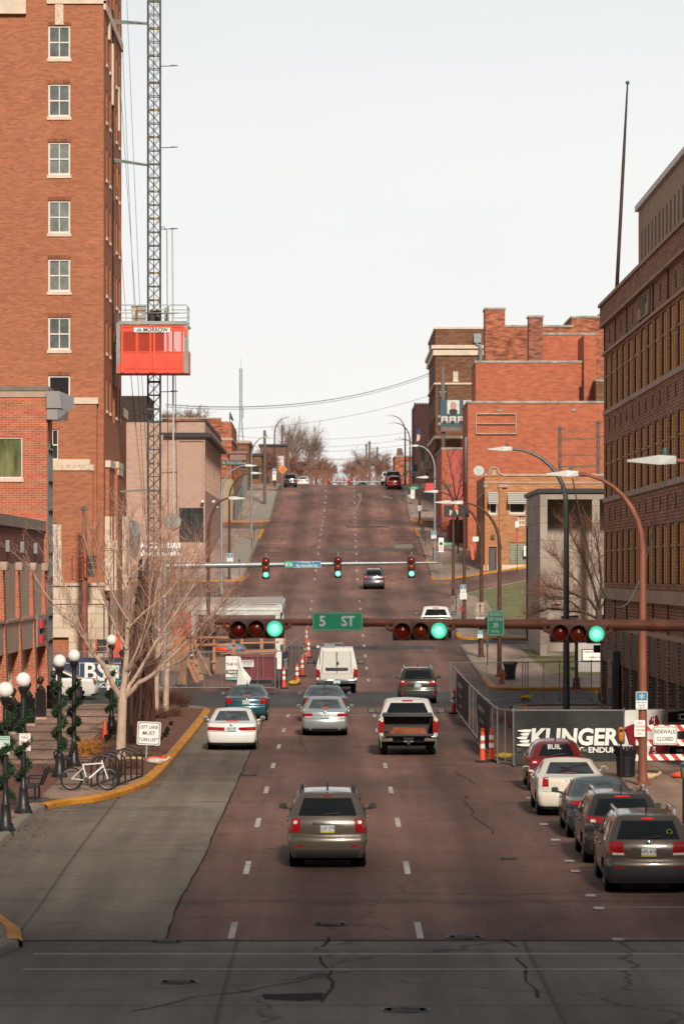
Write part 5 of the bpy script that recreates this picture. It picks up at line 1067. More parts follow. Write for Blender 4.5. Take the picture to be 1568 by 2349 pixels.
def mk_pickup(name,label,col,W_=1.0,H=1.92,L=5.8,bedtop=1.32,open_gate=False,group=None,rcol=None,cat='pickup truck',mir=1.25):
 t=thing(name,label,cat,group=group);by=1.95
 keys=[(.5,W_-.06,by,5.6,.05,.3,.02,.2),(.7,W_-.01,by,L-.05,.05,.3,.02,.15),(1.0,W_,by,L,.05,.3,.02,.15),(1.2,W_-.01,by,L-.05,.06,.3,.02,.15),(1.27,W_-.03,by+.01,4.6,.08,.3,.02,.2),(1.45,W_-.09,by+.06,4.25,.1,.25,.03,.2),(1.7,W_-.19,by+.16,3.8,.12,.2,.05,.15),(1.82,W_-.25,by+.24,3.5,.12,.2,.06,.15),(1.87,W_-.32,by+.34,3.3,.12,.2,.06,.12)]
 keys=[(z*H/1.92,*k)for z,*k in keys];h=H/1.92
 sh=Shell(keys);ax=(1.15,L-1.05);r=.40;sh.body([(ax[1],r)],'cab',col,t,crown=.05)
 mb=MB();sh.patch(mb,((-.9,1.36*h),(.9,1.36*h),(.88,1.74*h),(-.88,1.74*h)),.01,12);mb.build('rear_window',M_CGL,t)
 mb=MB();sh.patch(mb,((-.3,1.79*h),(.3,1.79*h),(.3,1.83*h),(-.3,1.83*h)),.012,4,2);mb.build('high_brake_lamp',M_TAIL,t)
 for sg in(1,-1):
  for ua,ub in((2.06,2.45),(2.5,2.92)):
   c=[(sg*ua,1.33*h),(sg*ub,1.33*h),(sg*(ub-.05),1.72*h),(sg*ua,1.72*h)]
   if sg<0:c=[c[1],c[0],c[3],c[2]]
   mb=MB();sh.patch(mb,c,.006);mb.build('side_window',M_CGL,t)
  x0,x1=sg*(W_-.16),sg*W_
  mb=MB();xo=lambda z:sg*(W_-.01 if .75<z<1.2 else W_-.03)
  ys=[0.02,.35]+[ax[0]+math.cos(math.pi-math.pi*k/10)*r*1.22 for k in range(11)]+[by-.02];zb=[.55,.55]+[max(.55,r+math.sin(math.pi*k/10)*r*1.18)for k in range(11)]+[.55]
  vs=[]
  for y,z in zip(ys,zb):vs+=[(xo(.6),y,z),(xo(1),y,max(z,1.0)),(sg*(W_-.01),y,bedtop-.06),(sg*(W_-.05),y,bedtop),(x0,y,bedtop),(x0,y,.72)]
  n=len(ys);mb.add(vs,[(i*6+k,(i+1)*6+k,(i+1)*6+k+1,i*6+k+1)for i in range(n-1)for k in range(5)],smooth=True);mb.add(vs[:6],[(0,1,2,3,4,5)])
  mb.build('bed_side',col,t)
  mb=MB();mb.rbox(sg*(W_-.19)if sg>0 else-W_-.0,-.015,.80,W_+.0 if sg>0 else-(W_-.19),.12,bedtop-.1,.03);mb.build('tail_lamp',M_TAIL,t)
  wheel(t,sg*(W_-.06),ax[0],r,.26);wheel(t,sg*(W_-.06),ax[1],r,.26)
  mirror(t,sg*(W_+.2),L-2.1,1.42*h,M_PLAS,sc=mir)
  mb=MB();mb.rbox(*((W_-.95,-.14,.5,W_-.02,.06,.70)if sg>0 else(-W_+.02,-.14,.5,-W_+.95,.06,.70)),.03);mb.build('bumper_end',M_CHROME if rcol is None else rcol,t)
 mb=MB();mb.box(-W_+.16,.03,.66,W_-.16,by,.74);mb.build('bed_floor',M_PLAS,t)
 mb=MB();mb.box(-W_+.16,by-.1,.74,W_-.16,by-.02,bedtop)
 for k in range(13):x=-W_+.25+(2*W_-.5)*k/12;mb.box(x-.02,by-.13,.74,x+.02,by-.1,bedtop-.05)
 mb.build('bed_front',M_PLAS,t)
 mb=MB();mb.rbox(-.55,-.16,.48,.55,.05,.66,.03);mb.build('bumper_step',M_PLAS,t)
 plate(t,-.165,.58,'',False)
 mb=MB();mb.box(-.05,-.35,.42,.05,0,.5);mb.ball((0,-.33,.53),.04,8,6);mb.build('tow_hitch',M_IRON,t)
 mb=MB();mb.box(-.7,.1,.35,.7,L-.4,.55);mb.box(-.85,ax[0]-.08,.32,.85,ax[0]+.08,.46);mb.build('underbody',M_UNDER,t)
 if open_gate:
  mb=MB();mb.rbox(-W_+.2,-.52,.70,W_-.2,.02,.77,.02);mb.build('tailgate',M_PLAS,t)
 else:
  mb=MB();mb.rbox(-W_+.2,-.02,.70,W_-.2,.06,bedtop,.025);g=mb.build('tailgate',col,t)
  mb=MB();mb.rbox(-.55,-.04,bedtop-.22,.55,-.015,bedtop-.04,.02);mb.build('gate_handle_panel',M_PLAS,g)
 return t
C_PICK=paint('paint_pickup_white',(.56,.54,.51))
t=mk_pickup('white_pickup','white pickup with open tailgate and rusty boards in its bed, right lane',C_PICK,open_gate=True,group=GRP,W_=1.02);put(t,935,1731)
mb=MB();mb.rbox(-.86,1.55,1.32,.86,1.95,1.42,.03);mb.rbox(-.84,1.3,1.28,.84,1.56,1.36,.03);mb.build('folded_bed_cover',M_PLAS,t)
for sg in(1,-1):
 mb=MB();mb.tube([(sg*.93,.1,.95),(sg*.97,-.05,.75),(sg*.95,-.16,.55),(sg*(.93 if sg<0 else .88),-.14,.3)],.009,6);mb.build('green_strap',mat('green_strap',(.08,.4,.12),.6),t)
pk=t
cargo=thing('lumber_stack','rusty brown boards lying in the bed of the white pickup','lumber',pk.location);cargo.rotation_euler=pk.rotation_euler
for k in range(4):
 mb=MB();mb.box(-.66+.04*k,.1+.03*k,.745+.047*k,.66-.03*k,1.5,.785+.047*k,Matrix.Rotation(R(.8*(k-1.5)),4,'Y'));mb.build('board',mat('rusty_boards',(.30,.085,.04),.9,var=.4,scale=5),cargo)
t=mk_pickup('white_crew_pickup','white crew cab pickup parked at the right kerb beyond the near signal arm',C_WHITE,H=1.98,W_=1.02,group=None,mir=1.5);put(t,1000,1464)
t=mk_pickup('utility_truck','white utility truck with a tall two door service body, crossing the junction',C_FWHITE,W_=1.0,H=1.95,cat='truck',mir=1.4,rcol=M_CHROME);put(t,772,1590)
mb=MB();mb.add([(-.97,.0,1.05),(.97,.0,1.05),(.97,2.4,1.05),(-.97,2.4,1.05),(-.97,0,1.35),(.97,0,1.35),(.97,2.4,1.35),(-.97,2.4,1.35),(-.78,.12,2.22),(.78,.12,2.22),(.78,2.4,2.22),(-.78,2.4,2.22)],[(0,1,5,4),(4,5,9,8),(8,9,10,11),(1,2,6,5),(5,6,10,9),(3,0,4,7),(7,4,8,11),(2,3,7,6),(6,7,11,10)]);sb=mb.build('service_body',C_FWHITE,t)
for sg in(1,-1):
 mb=MB();a,b=(.02,.70)if sg>0 else(-.70,-.02)
 mb.add([(a,-.05,.98),(b,-.05,.98),(b*(.93 if sg>0 else 1),.04,2.08),(a*(1 if sg>0 else .93),.04,2.08),(a,-.0,.98),(b,0,.98),(b*(.93 if sg>0 else 1),.09,2.08),(a*(1 if sg>0 else .93),.09,2.08)],[(0,1,2,3),(0,4,5,1),(1,5,6,2),(2,6,7,3),(3,7,4,0)]);d=mb.build('service_door',paint('paint_door_white',(.6,.58,.53)),t)
 mb=MB();mb.beam((sg*.72,-.03,1.0),(sg*.66,.06,2.08),.025,.03);mb.build('door_hinge',M_PLAS,d)
mb=MB();mb.box(-.02,-.06,1.0,.015,.0,2.05);mb.cbox((.06,-.07,1.5),(.08,.04,.12));mb.build('door_latch',M_PLAS,t)
mb=MB();mb.cbox((-.35,.5,2.32),(.5,.4,.2));mb.tube([(-.7,.3,2.25),(-.7,.3,2.42),(.3,.5,2.45),(.35,.6,2.25)],.03,6);mb.tube([(-.75,.1,2.2),(-.82,-.02,1.9),(-.8,.0,1.6),(-.85,.02,1.3)],.02,5);mb.build('roof_equipment',M_STEEL,t)
mb=MB();mb.ball((-.92,2.0,2.2),.09,10,8,(1,1.6,1));mb.build('side_light',M_FRAME,t)
t,sh=mk_sedan('white_dented_sedan','white sedan with a dented bumper and black steel wheels stopped beside the blue banner',C_FWHITE,H=1.49,deck=1.0,rim=M_RIMD,spokes=8,tail=[((.7,.74),(1.5,.76),(1.45,.97),(.8,.97))],plate=(.72,'',False),mirm=C_FWHITE)
t.location=(xat(227,179.5),179.6,prof(179)+.006);t.rotation_euler=(0,0,R(90))
M_RUST=mat('rusty_brown_paint',(.25,.085,.052),.6,.2,var=.35,scale=3,dirt=.55,stretch=(1,1,.3))
M_RUSTD=mat('dark_brown_pole',(.10,.040,.028),.6,.2,var=.3,scale=3,dirt=.4)
M_GALV=mat('galvanised_pole',(.30,.33,.34),.45,.55,var=.18,scale=4)
M_GALVD=mat('dull_galvanised',(.13,.15,.155),.5,.5,var=.2,scale=4)
M_WHITE=mat('sign_white',(.82,.80,.76),.5,var=.1,scale=4,dirt=.15)
M_SGREEN=mat('sign_green',(.02,.34,.18),.45,var=.1)
M_SBLUE=mat('sign_blue',(.03,.20,.33),.45,var=.1)
M_SBLACK=mat('sign_black',(.025,.025,.03),.5)
M_SRED=mat('sign_red_ink',(.55,.04,.03),.5)
M_SGRN=mat('sign_green_ink',(.03,.30,.17),.5)
M_ORANGE=mat('safety_orange',(.72,.085,.02),.5,var=.15,scale=3,dirt=.25)
M_YELB=mat('yellow_bag',(.55,.36,.03),.8,var=.3,scale=5)
M_CASTIRON=mat('black_cast_iron',(.016,.017,.018),.42,.2,var=.35,scale=7,bump=.15)
M_LAMPH=mat('lamp_head_white',(.55,.56,.53),.4,var=.1)
M_RUBBER=mat('black_rubber',(.02,.02,.02),.9)
M_WOOD=mat('raw_lumber',(.42,.20,.105),.8,var=.3,scale=2.5,dirt=.25)
M_POLEW=mat('weathered_pole',(.155,.11,.09),.9,var=.3,scale=2)
def emis(name,col,s):
 return mat(name,col,.25,emit=s,var=.25,scale=9)
L_GREEN=emis('green_light',(.10,.80,.50),.95);L_REDOFF=mat('dark_red_lens',(.24,.016,.010),.2,var=.5,scale=12);L_AMBOFF=mat('dark_amber_lens',(.25,.035,.008),.2,var=.5,scale=12);L_CORE=emis('green_core',(.33,.95,.72),.95);L_REDON=emis('red_light',(.75,.03,.03),1.0)
def sign_plate(name,label,cat,c,w,h,bg,lines,border=None,rz=0,tilt=0,group=None,par=None,depth=.012):
 """c centre; lines (text,size,dx,dz,material,bold,sx)"""
 t=thing(name,label,cat,c,rz,group)if par is None else par
 if tilt:t.rotation_euler=(0,tilt,rz)
 off=Vector((0,0,0))if par is None else Vector(c)
 mb=MB();r=min(w,h)*.08
 pts=[]
 for cx,cz,a0 in((w/2-r,h/2-r,0),(-w/2+r,h/2-r,90),(-w/2+r,-h/2+r,180),(w/2-r,-h/2+r,270)):
  for k in range(4):a=R(a0+30*k);pts.append((cx+r*math.cos(a),cz+r*math.sin(a)))
 n=len(pts);mb.add([(off.x+x,off.y,off.z+z)for x,z in pts]+[(off.x+x,off.y+depth,off.z+z)for x,z in pts],[tuple(range(n))[::-1],tuple(range(n,2*n))]+[(i,(i+1)%n,n+(i+1)%n,n+i)for i in range(n)])
 p=mb.build('sign_face',bg,t)
 if border:
  mb=MB();q=[(x*(1-.06*min(w,h)/w*1.2),z*(1-.06*min(w,h)/h*1.2))for x,z in pts];q2=[(x*(1-.12*min(w,h)/w*1.1),z*(1-.12*min(w,h)/h*1.1))for x,z in pts]
  mb.add([(off.x+x,off.y-.002,off.z+z)for x,z in q]+[(off.x+x,off.y-.002,off.z+z)for x,z in q2],[(i,(i+1)%n,n+(i+1)%n,n+i)for i in range(n)]);mb.build('border',border,t)
 for ln in lines:
  tx,sz,dx,dz,m=ln[:5];mb=MB();mb.text(tx,sz,(off.x+dx,off.y-.004,off.z+dz),bold=ln[5]if len(ln)>5 else .015,sx=ln[6]if len(ln)>6 else .85);mb.build('lettering',m,t)
 return t
def flake(par,c,r,m=M_WHITE):
 mb=MB()
 for k in range(3):
  a=math.pi*k/3;d=Vector((math.sin(a),0,math.cos(a)))*r;mb.beam(Vector(c)-d,Vector(c)+d,r*.16,.004,up=(0,1,0))
  for s in(1,-1):
   for q in(-.6,.6):e=Vector((math.sin(a+q),0,math.cos(a+q)))*r*.35*s;mb.beam(Vector(c)+d*s*.55,Vector(c)+d*s*.55+e,r*.12,.004,up=(0,1,0))
 mb.build('snowflake',m,par)
def snow_sign(label,px,py,Y,w=.45,group=None):
 t=thing('snow_route_sign',label,'sign',at(px,py,Y),0,'emergency snow route signs');h=w*1.5
 sign_plate('','','',(0,0,0),w,h,M_WHITE,[('EMERGENCY',.085*w/.45,0,-.06,M_SBLUE),('SNOW',.10*w/.45,0,-h*.28,M_SBLUE),('ROUTE',.10*w/.45,0,-h*.42,M_SBLUE)],par=t)
 mb=MB();mb.box(-w*.46,-.006,h*.01,w*.46,-.002,h*.47);mb.build('blue_field',M_SBLUE,t);flake(t,(0,-.01,h*.24),h*.17);return t
def lamp_proto(H,reach,m,r0=.13,label='',hd=1):
 t=thing('street_lamp',label,'street lamp');mb=MB();rad=min(reach*.9,2.2)
 zc=H-rad*1.05;pts=[(0,0,0),(0,0,zc*.5),(0,0,zc)];rs=[r0,r0*.85,r0*.72]
 for k in range(1,9):a=math.pi/2*k/8;pts.append((-hd*(reach-.9)*(1-math.cos(a)),0,zc+(H-zc-.08)*math.sin(a)));rs.append(r0*(.72-.4*k/8))
 mb.tube(pts,rs,10);mb.build('pole',m,t)
 mb=MB();mb.lathe([(r0*1.7,0),(r0*1.7,.05),(r0*1.1,.12),(r0*1.05,.3)],n=12);mb.build('base',m,t)
 mb=MB();x1=-hd*(reach-.95);x2=-hd*(reach-.62);x3=-hd*reach
 mb.add([(x1,-.1,H-.15),(x1,.1,H-.15),(x1,.1,H),(x1,-.1,H),(x2,-.14,H-.17),(x2,.14,H-.17),(x2,.12,H+.02),(x2,-.12,H+.02),(x3,-.05,H-.11),(x3,.05,H-.11),(x3,.05,H-.07),(x3,-.05,H-.07)],[(0,4,5,1),(1,5,6,2),(2,6,7,3),(3,7,4,0),(4,8,9,5),(5,9,10,6),(6,10,11,7),(7,11,8,4),(8,11,10,9),(0,1,2,3)]);hd_=mb.build('lamp_head',M_LAMPH,t)
 mb=MB();mb.lathe([(.045,0),(.05,.1),(.03,.14)],(x2+hd*.12,0,H+.02),10);mb.build('photocell',mat('photocell_green',(.05,.12,.10),.5),hd_)
 return t
lamps={}
def lamp(label,X,Y,H,reach,m,hd=1,r0=.13,off=.15):
 k=(round(H,1),round(reach,1),m.name,hd);g='curved arm street lamps'
 z=gz(X,Y)+off
 if k not in lamps:t=lamp_proto(H,reach,m,r0,label,hd);lamps[k]=t;t.location=(X,Y,z);t['group']=g
 else:t=dup(lamps[k],(X,Y,z),label=label,group=g)
 return t
lamp('rust brown street lamp by the no parking sign, nearest one with its pole in view',9.05,113,9.25,2.85,M_RUST,r0=.14)
lamp('grey galvanised street lamp rising behind the black banner fence',9.15,152,11.0,3.1,M_GALVD,r0=.145)
lamp('rust street lamp whose white head enters at the right edge of the photo',8.9,75,9.2,3.2,M_RUST,r0=.15)
lamp('brown street lamp beside the orange hydrant and litter basket',8.6,201,9.2,2.85,M_RUSTD)
lamp('brown street lamp carrying the speed and noise signs',8.42,221,9.0,2.7,M_RUSTD)
lamp('brown street lamp with a snow route sign near the white crew cab pickup',8.65,257,9.1,2.7,M_RUSTD)
lamp('brown street lamp at the near right corner of the second junction',9.2,299,9.3,2.9,M_RUSTD)
lamp('silver street lamp uphill before the yellow brick shop',9.3,358,10.6,2.5,M_GALV)
lamp('brown street lamp past the silver one on the right kerb, before the third junction',9.4,427,9.5,2.9,M_RUSTD)
lamp('brown street lamp with a two way arrow sign far up the right kerb',9.4,482,9.4,2.7,M_RUSTD)
lamp('brown street lamp highest on the right side of the hill crest',9.4,515,9.4,2.7,M_RUSTD)
lamp('brown street lamp nearest on the left, rising beside the bare trees',-7.15,217,9.3,2.1,M_RUSTD,hd=-1)
lamp('silver street lamp on the left just before the second junction',-9.0,305,10.3,2.8,M_GALV,hd=-1)
lamp('brown street lamp beside the beige painted building',-9.05,329,9.2,2.8,M_RUSTD,hd=-1)
lamp('silver street lamp left of the hill road below the third junction',-8.5,391,10.5,2.3,M_GALV,hd=-1)
lamp('brown street lamp at the left crest beside the orange diamond sign',-8.0,508,9.2,2.6,M_RUSTD,hd=-1)
def sig_head(t,centres,r,Y,m,horiz,order,back=None,vis=.18):
 """three lamp sections facing the viewer; centres (X,Z)"""
 for k,(x,z)in enumerate(centres):
  mb=MB();s=r*1.32;mb.rbox(x-s,Y,z-s,x+s,Y+.2,z+s,r*.18,2);h=mb.build('signal_section',m,t)
  mb=MB();n=20;vs=[];M=Matrix.Translation((x,Y,z))@Matrix.Rotation(R(90),4,'X')
  mb.lathe([(r*1.12,0),(r*1.14,vis),(r*1.08,vis),(r*1.06,0)],n=24,M=M);mb.build('visor',m,h)
  mb=MB();mb.lathe([(r*1.04,.012),(r*.7,.045),(0,.065)],n=24,M=M);ln=mb.build('lens',order[k],h)
  if order[k]is L_GREEN:mb=MB();mb.lathe([(r*.62,.052),(r*.35,.066),(0,.072)],n=20,M=M);mb.build('bright_core',L_CORE,ln)
arm=thing('signal_mast','rust red signal mast arm spanning the near junction with three sideways signals','traffic signal',(0,0,0));YA=71.0
mb=MB();mb.tube([at(498,1427,YA),at(840,1428,YA),(9.2,YA,6.1)],[.05,.075,.125],12);mb.build('mast_arm',M_RUST,arm)
mb=MB();mb.tube([(9.25,YA,.15),(9.25,YA,6.6)],[.19,.14],14);mb.build('pole',M_RUST,arm)
for(px,py)in((838,1428),(1118,1430),(1245,1431),(1497,1434)):
 mb=MB();p=at(px,py,YA);mb.tube([p-Vector((.06,0,0)),p+Vector((.06,0,0))],.115 if px>900 else .085,12);mb.build('arm_collar',M_RUST,arm)
G5='sideways signal heads on the near mast arm'
M_SIGB=mat('signal_housing_brown',(.16,.075,.052),.6,var=.3,scale=5)
for label,cs in(('sideways three lamp signal showing green, leftmost on the near arm',((547,1443),(588,1441.5),(630,1442))),('sideways three lamp signal showing green, between the two green signs',((922,1447),(964,1446.5),(1006,1446.5))),('sideways three lamp signal showing green in front of the long brown building',((1283,1451),(1325,1452.5),(1367,1454)))):
 t=thing('traffic_signal',label,'traffic signal',(0,0,0),0,G5);ps=[at(a,b,70.7)for a,b in cs]
 sig_head(t,[(p.x,p.z)for p in ps],.137,70.72,M_SIGB,True,(L_REDOFF,L_AMBOFF,L_GREEN))
 mb=MB()
 for p,s in((ps[0],-1),(ps[2],1)):mb.tube([(p.x+s*.18,70.85,p.z),(p.x+s*.27,70.85,p.z+.04),(p.x+s*.27,YA,p.z+.12)],.035,8)
 build_each(mb,'hanger',M_RUST,t)
t=sign_plate('street_sign','green street sign reading 5 ST on the near arm','sign',at(774,1425.5,70.82),.93,.335,M_SGREEN,[('5',.27,-.28,-.005,M_WHITE,.02,.95),('ST',.26,.19,-.005,M_WHITE,.02,.9)],border=mat('sign_edge',(.4,.55,.45),.5))
t=sign_plate('speed_signal_sign','small green sign with white rounded border reading signals set for 20','sign',at(1136,1429,70.78),.31,.47,M_SGREEN,[('SIGNALS',.085,0,.16,M_WHITE,.01,.68),('SET FOR',.085,0,.065,M_WHITE,.01,.72),('20',.12,0,-.045,M_WHITE,.015),('M.P.H.',.075,0,-.16,M_WHITE,.01,.8)],border=M_WHITE)
YB=193.0
fa=thing('signal_mast','pale silver signal mast arm across the street with upright signals','traffic signal',(0,0,0))
mb=MB();mb.tube([at(378,1298.5,YB),at(700,1294,YB),at(1000,1290.5,YB)],[.17,.12,.05],10);mb.build('mast_arm',M_GALV,fa)
mb=MB();xp=xat(378,YB);mb.tube([(xp,YB,gz(xp,YB)),(xp,YB,zat(1285,YB))],[.22,.17],12);mb.build('pole',M_GALV,fa)
M_SIGK=mat('signal_housing_black',(.014,.015,.015),.5)
for label,px,py in(('upright black signal showing green, left of the blue honorary sign',609.8,1302.5),('upright black signal showing green in the middle of the far arm',775,1300),('upright black signal showing green at the right end of the far arm',943.3,1300)):
 t=thing('traffic_signal',label,'traffic signal',(0,0,0),0,'upright signals on the far mast arm');p=at(px,py,YB-.35);d=.345
 mb=MB();mb.box(p.x-.17,YB-.22,p.z-.55,p.x+.17,YB-.2,p.z+.55);mb.build('backplate',M_SIGK,t)
 mb=MB();mb.box(p.x-.178,YB-.198,p.z-.56,p.x+.178,YB-.18,p.z+.56);mb.build('orange_rim',M_ORANGE,t)
 sig_head(t,[(p.x,p.z+d),(p.x,p.z),(p.x,p.z-d)],.138,YB-.4,M_SIGK,False,(L_REDOFF,L_AMBOFF,L_GREEN),vis=.1)
 mb=MB();mb.tube([(p.x,YB-.1,p.z+.5),(p.x,YB-.1,p.z+.75)],.04,6);mb.box(p.x-.04,YB-.2,p.z+.05,p.x+.04,YB,p.z+.15);mb.build('bracket',M_GALV,t)
t=sign_plate('street_sign','green and blue street sign reading 6th St and Brig. General Bud Day','sign',at(694.5,1294.5,YB-.2),1.82,.335,M_SBLUE,[('Honorary',.12,.15,.10,M_WHITE,.012,.95),('Brig. General Bud Day',.165,.2,-.06,M_WHITE,.012,.72)],border=M_WHITE)
mb=MB();mb.box(-.91,-.008,-.165,-.51,-.003,.165);mb.build('green_field',M_SGREEN,t)
mb=MB();mb.text('6',.25,(-.82,-.012,-.01),bold=.015);mb.text('th',.1,(-.735,-.012,.07),bold=.015);mb.text('St',.22,(-.61,-.012,-.015),bold=.015,sx=.9);mb.build('lettering',M_WHITE,t)
mb=MB();star(mb,(-.22,-.008,.10),.04);star(mb,(.52,-.008,.10),.04);mb.build('stars',M_WHITE,t)
for lab,Yf,pxs,py,r,order,xe in(('thin signal arm with red signals at the hill crest',560,(755,801),1107,.16,(L_REDON,L_AMBOFF,L_AMBOFF),880),('far signal arm with green signals beyond the crest',700,(770.5,799),1083,.19,(L_AMBOFF,L_AMBOFF,L_GREEN),760)):
 fa=thing('signal_mast',lab,'traffic signal',(0,0,0));mb=MB();pe=at(xe,py-2,Yf);mb.tube([at(pxs[0],py-1,Yf),pe],.1,8);mb.tube([pe,(pe.x,Yf,prof(Yf))],.16,8);mb.build('mast_arm',M_GALV,fa)
 for px in pxs:
  p=at(px,py,Yf-.3);sig_head(fa,[(p.x,p.z+2.4*r),(p.x,p.z),(p.x,p.z-2.4*r)],r,Yf-.3,M_SIGK,False,order,vis=.1)
sp_=thing('signal_pole','rusty corner signal pole with orange sideways housings on the left','traffic signal',(0,0,0));Yp=192.2;xp=xat(194,Yp)
mb=MB();mb.tube([(xp,Yp,gz(xp,Yp)),(xp,Yp,zat(1330,Yp)),(xp,Yp,zat(1166,Yp))],[.2,.16,.09],12);mb.build('pole',M_RUST,sp_)
mb=MB();mb.lathe([(.22,0),(.16,.1),(.06,.16),(.0,.2)],(xp,Yp,zat(1169,Yp)),12);mb.build('top_lamp',M_GALVD,sp_)
for(px,y0,n_)in((197,1282,3),(222,1474,2)):
 x=xat(px+2,Yp)
 for k in range(n_):
  z=zat(y0+17*k,Yp);mb=MB();mb.rbox(x-.08,Yp-.42,z-.18,x+.1,Yp-.1,z+.18,.03);h=mb.build('signal_section',M_ORANGE,sp_)
  mb=MB();mb.lathe([(.15,0),(.16,.38),(.145,.38),(.14,0)],n=16,M=Matrix.Translation((x+.1,Yp-.26,z))@Matrix.Rotation(R(90),4,'Y'));mb.box(x-.0,Yp-.46,z-.17,x+.45,Yp-.43,z+.17);mb.build('visor',M_SIGK,h)
mb=MB();mb.tube([(xp,Yp-.2,zat(1276,Yp)),(xp-.6,Yp-.2,zat(1276,Yp)),(xp-.6,Yp-.2,zat(1330,Yp)),(xp,Yp-.2,zat(1330,Yp))],.04,6);mb.tube([(xp,Yp-.2,zat(1468,Yp)),(xp+.6,Yp-.2,zat(1468,Yp)),(xp+.6,Yp-.2,zat(1500,Yp))],.035,6);mb.build('bracket',M_RUST,sp_)
def globe_lamp():
 t=thing('globe_lamp','','street lamp');mb=MB()
 mb.lathe([(.25,0),(.25,.06),(.21,.1),(.20,.16),(.16,.22),(.115,.62),(.125,.66),(.115,.70),(.085,.74),(.075,1.0),(.068,3.0),(.06,3.05)],n=18);mb.build('post',M_CASTIRON,t)
 mb=MB();mb.lathe([(.06,3.03),(.07,3.08),(.065,3.12),(.10,3.2),(.13,3.27),(.15,3.30),(.15,3.34),(.11,3.36)],n=18);mb.build('collar',M_CASTIRON,t)
 mb=MB();mb.ball((0,0,3.54),.2,24,14);mb.build('globe',mat('opal_globe',(.80,.76,.72),.25,var=.04,coat=.3,emit=.06),t);return t
def garland(seed):
 r_=random.Random(seed);mb=MB();zt=2.95-.05*seed
 ng=120
 for k in range(ng):
  f=k/ng;a=f*2*math.pi*3.1+seed;z=.85+(zt-.85)*f;c=Vector((.165*math.cos(a),.165*math.sin(a),z))
  for q in range(13):
   d=Vector((r_.gauss(0,1),r_.gauss(0,1),r_.gauss(0,.9))).normalized();l=r_.uniform(.07,.145);s=d.orthogonal().normalized()*.017
   b=c+Vector((r_.gauss(0,.02),r_.gauss(0,.02),r_.gauss(0,.03)));mb.add([b-s,b+s,b+d*l+s*.5,b+d*l-s*.5],[(0,1,2,3)])
 return mb
M_FIR=mat('fir_green',(.018,.045,.016),.8,var=.7,scale=14)
gl=None;GL='globe lamps on the plaza'
for i,(px,py,lab)in enumerate(((13,1906,'black globe lamp at the left edge with a green loading sign'),(54,1865,'black globe lamp carrying the red no parking arrow sign'),(137,1783,'black globe lamp beside the rear wheel of the white bicycle, left of a pair'),(170,1758,'black globe lamp behind the bicycle, right of a pair'),(256,1684,'black globe lamp with the green parking arrow sign near the cone'))):
 p=gnd(px,py,.15)
 if gl is None:gl=globe_lamp();gl.location=p;gl['label']=lab;gl['group']=GL
 else:dup(gl,p,label=lab,group=GL)
 o=garland(i).build('garland',M_FIR);o.location=p;o.rotation_euler=(0,0,1.3*i)
 tag(o,'green fir garland spiralling round the '+['globe lamp at the left edge','globe lamp with the no parking sign','left globe lamp of the pair behind the bicycle','right globe lamp of the pair behind the bicycle','globe lamp by the parking arrow sign'][i],'garland','fir garlands on the globe lamps')
p=gnd(54,1865,.15);Yq=p.y-.12
t=sign_plate('parking_sign','white sign with red NO PARKING and right arrow on a globe lamp','sign',at(57.5,1702.5,Yq),.31,.47,M_WHITE,[('NO',.13,0,.13,M_SRED,.02),('PARKING',.085,0,-.0,M_SRED,.01,.8)],border=M_SRED)
def arrow(par,x,z,l,m,both=False):
 mb=MB();s=1 if l>0 else-1;mb.box(min(x-l/2,x+l/2),-.007,z-.012,max(x-l/2,x+l/2)-s*.03*(s>0),-.004,z+.012);mb.poly([(x+l/2,-.006,z),(x+l/2-s*.07,-.006,z+.045),(x+l/2-s*.07,-.006,z-.045)][::1 if s<0 else-1])
 if both:mb.poly([(x-l/2,-.006,z),(x-l/2+.07,-.006,z+.045),(x-l/2+.07,-.006,z-.045)])
 mb.build('arrow',m,par)
arrow(t,.0,-.13,.17,M_SRED)
p=gnd(13,1906,.15);t=sign_plate('parking_sign','white sign with green passenger loading zone text at the left edge','sign',at(9,1709.5,p.y-.12),.31,.45,M_WHITE,[('PASSENGER',.06,0,.08,M_SGRN,.008,.8),('LOADING',.06,0,.015,M_SGRN,.008),('ZONE',.06,0,-.05,M_SGRN,.008),('5 MIN LIMIT',.055,0,-.115,M_SGRN,.008,.8)],border=M_SGRN)
mb=MB();mb.box(-.14,-.005,.12,.14,-.003,.21);mb.build('green_field',M_SGRN,t);mb=MB();mb.text('5 PARKING',.065,(0,-.008,.165),bold=.01,sx=.8);mb.build('lettering',M_WHITE,t);arrow(t,0,-.185,.22,M_SGRN,True)
p=gnd(256,1684,.15)
t=sign_plate('parking_sign','white and green PARKING sign with a turning arrow above a no parking sign','sign',at(255.2,1540.5,p.y-.12),.60,.50,M_WHITE,[('PARKING',.15,0,.13,M_SGRN,.012,.85)],border=M_SGRN,tilt=R(2))
mb=MB();mb.box(.06,-.007,-.15,.09,-.004,.03);mb.box(-.09,-.007,.0,.06,-.004,.03);mb.box(-.09,-.007,-.1,-.06,-.004,-.0);mb.poly([(-.075,-.006,-.18),(-.13,-.006,-.09),(-.02,-.006,-.09)][::-1]);mb.build('arrow',M_SGRN,t)
t=sign_plate('parking_sign','small red and white no parking sign under the green parking sign','sign',at(255,1570,p.y-.12),.31,.47,M_WHITE,[('NO',.13,0,.13,M_SRED,.02),('PARKING',.085,0,0,M_SRED,.01,.8)],border=M_SRED);arrow(t,0,-.13,-.17,M_SRED)
t=thing('lane_sign','white sign reading LEFT LANE MUST TURN LEFT in the planting bed','sign',gnd(336,1746,.2),0);t.rotation_euler=(0,R(2.5),0);Yq=t.location.y;zc=zat(1682,Yq)-t.location.z;xc=xat(341,Yq)-t.location.x
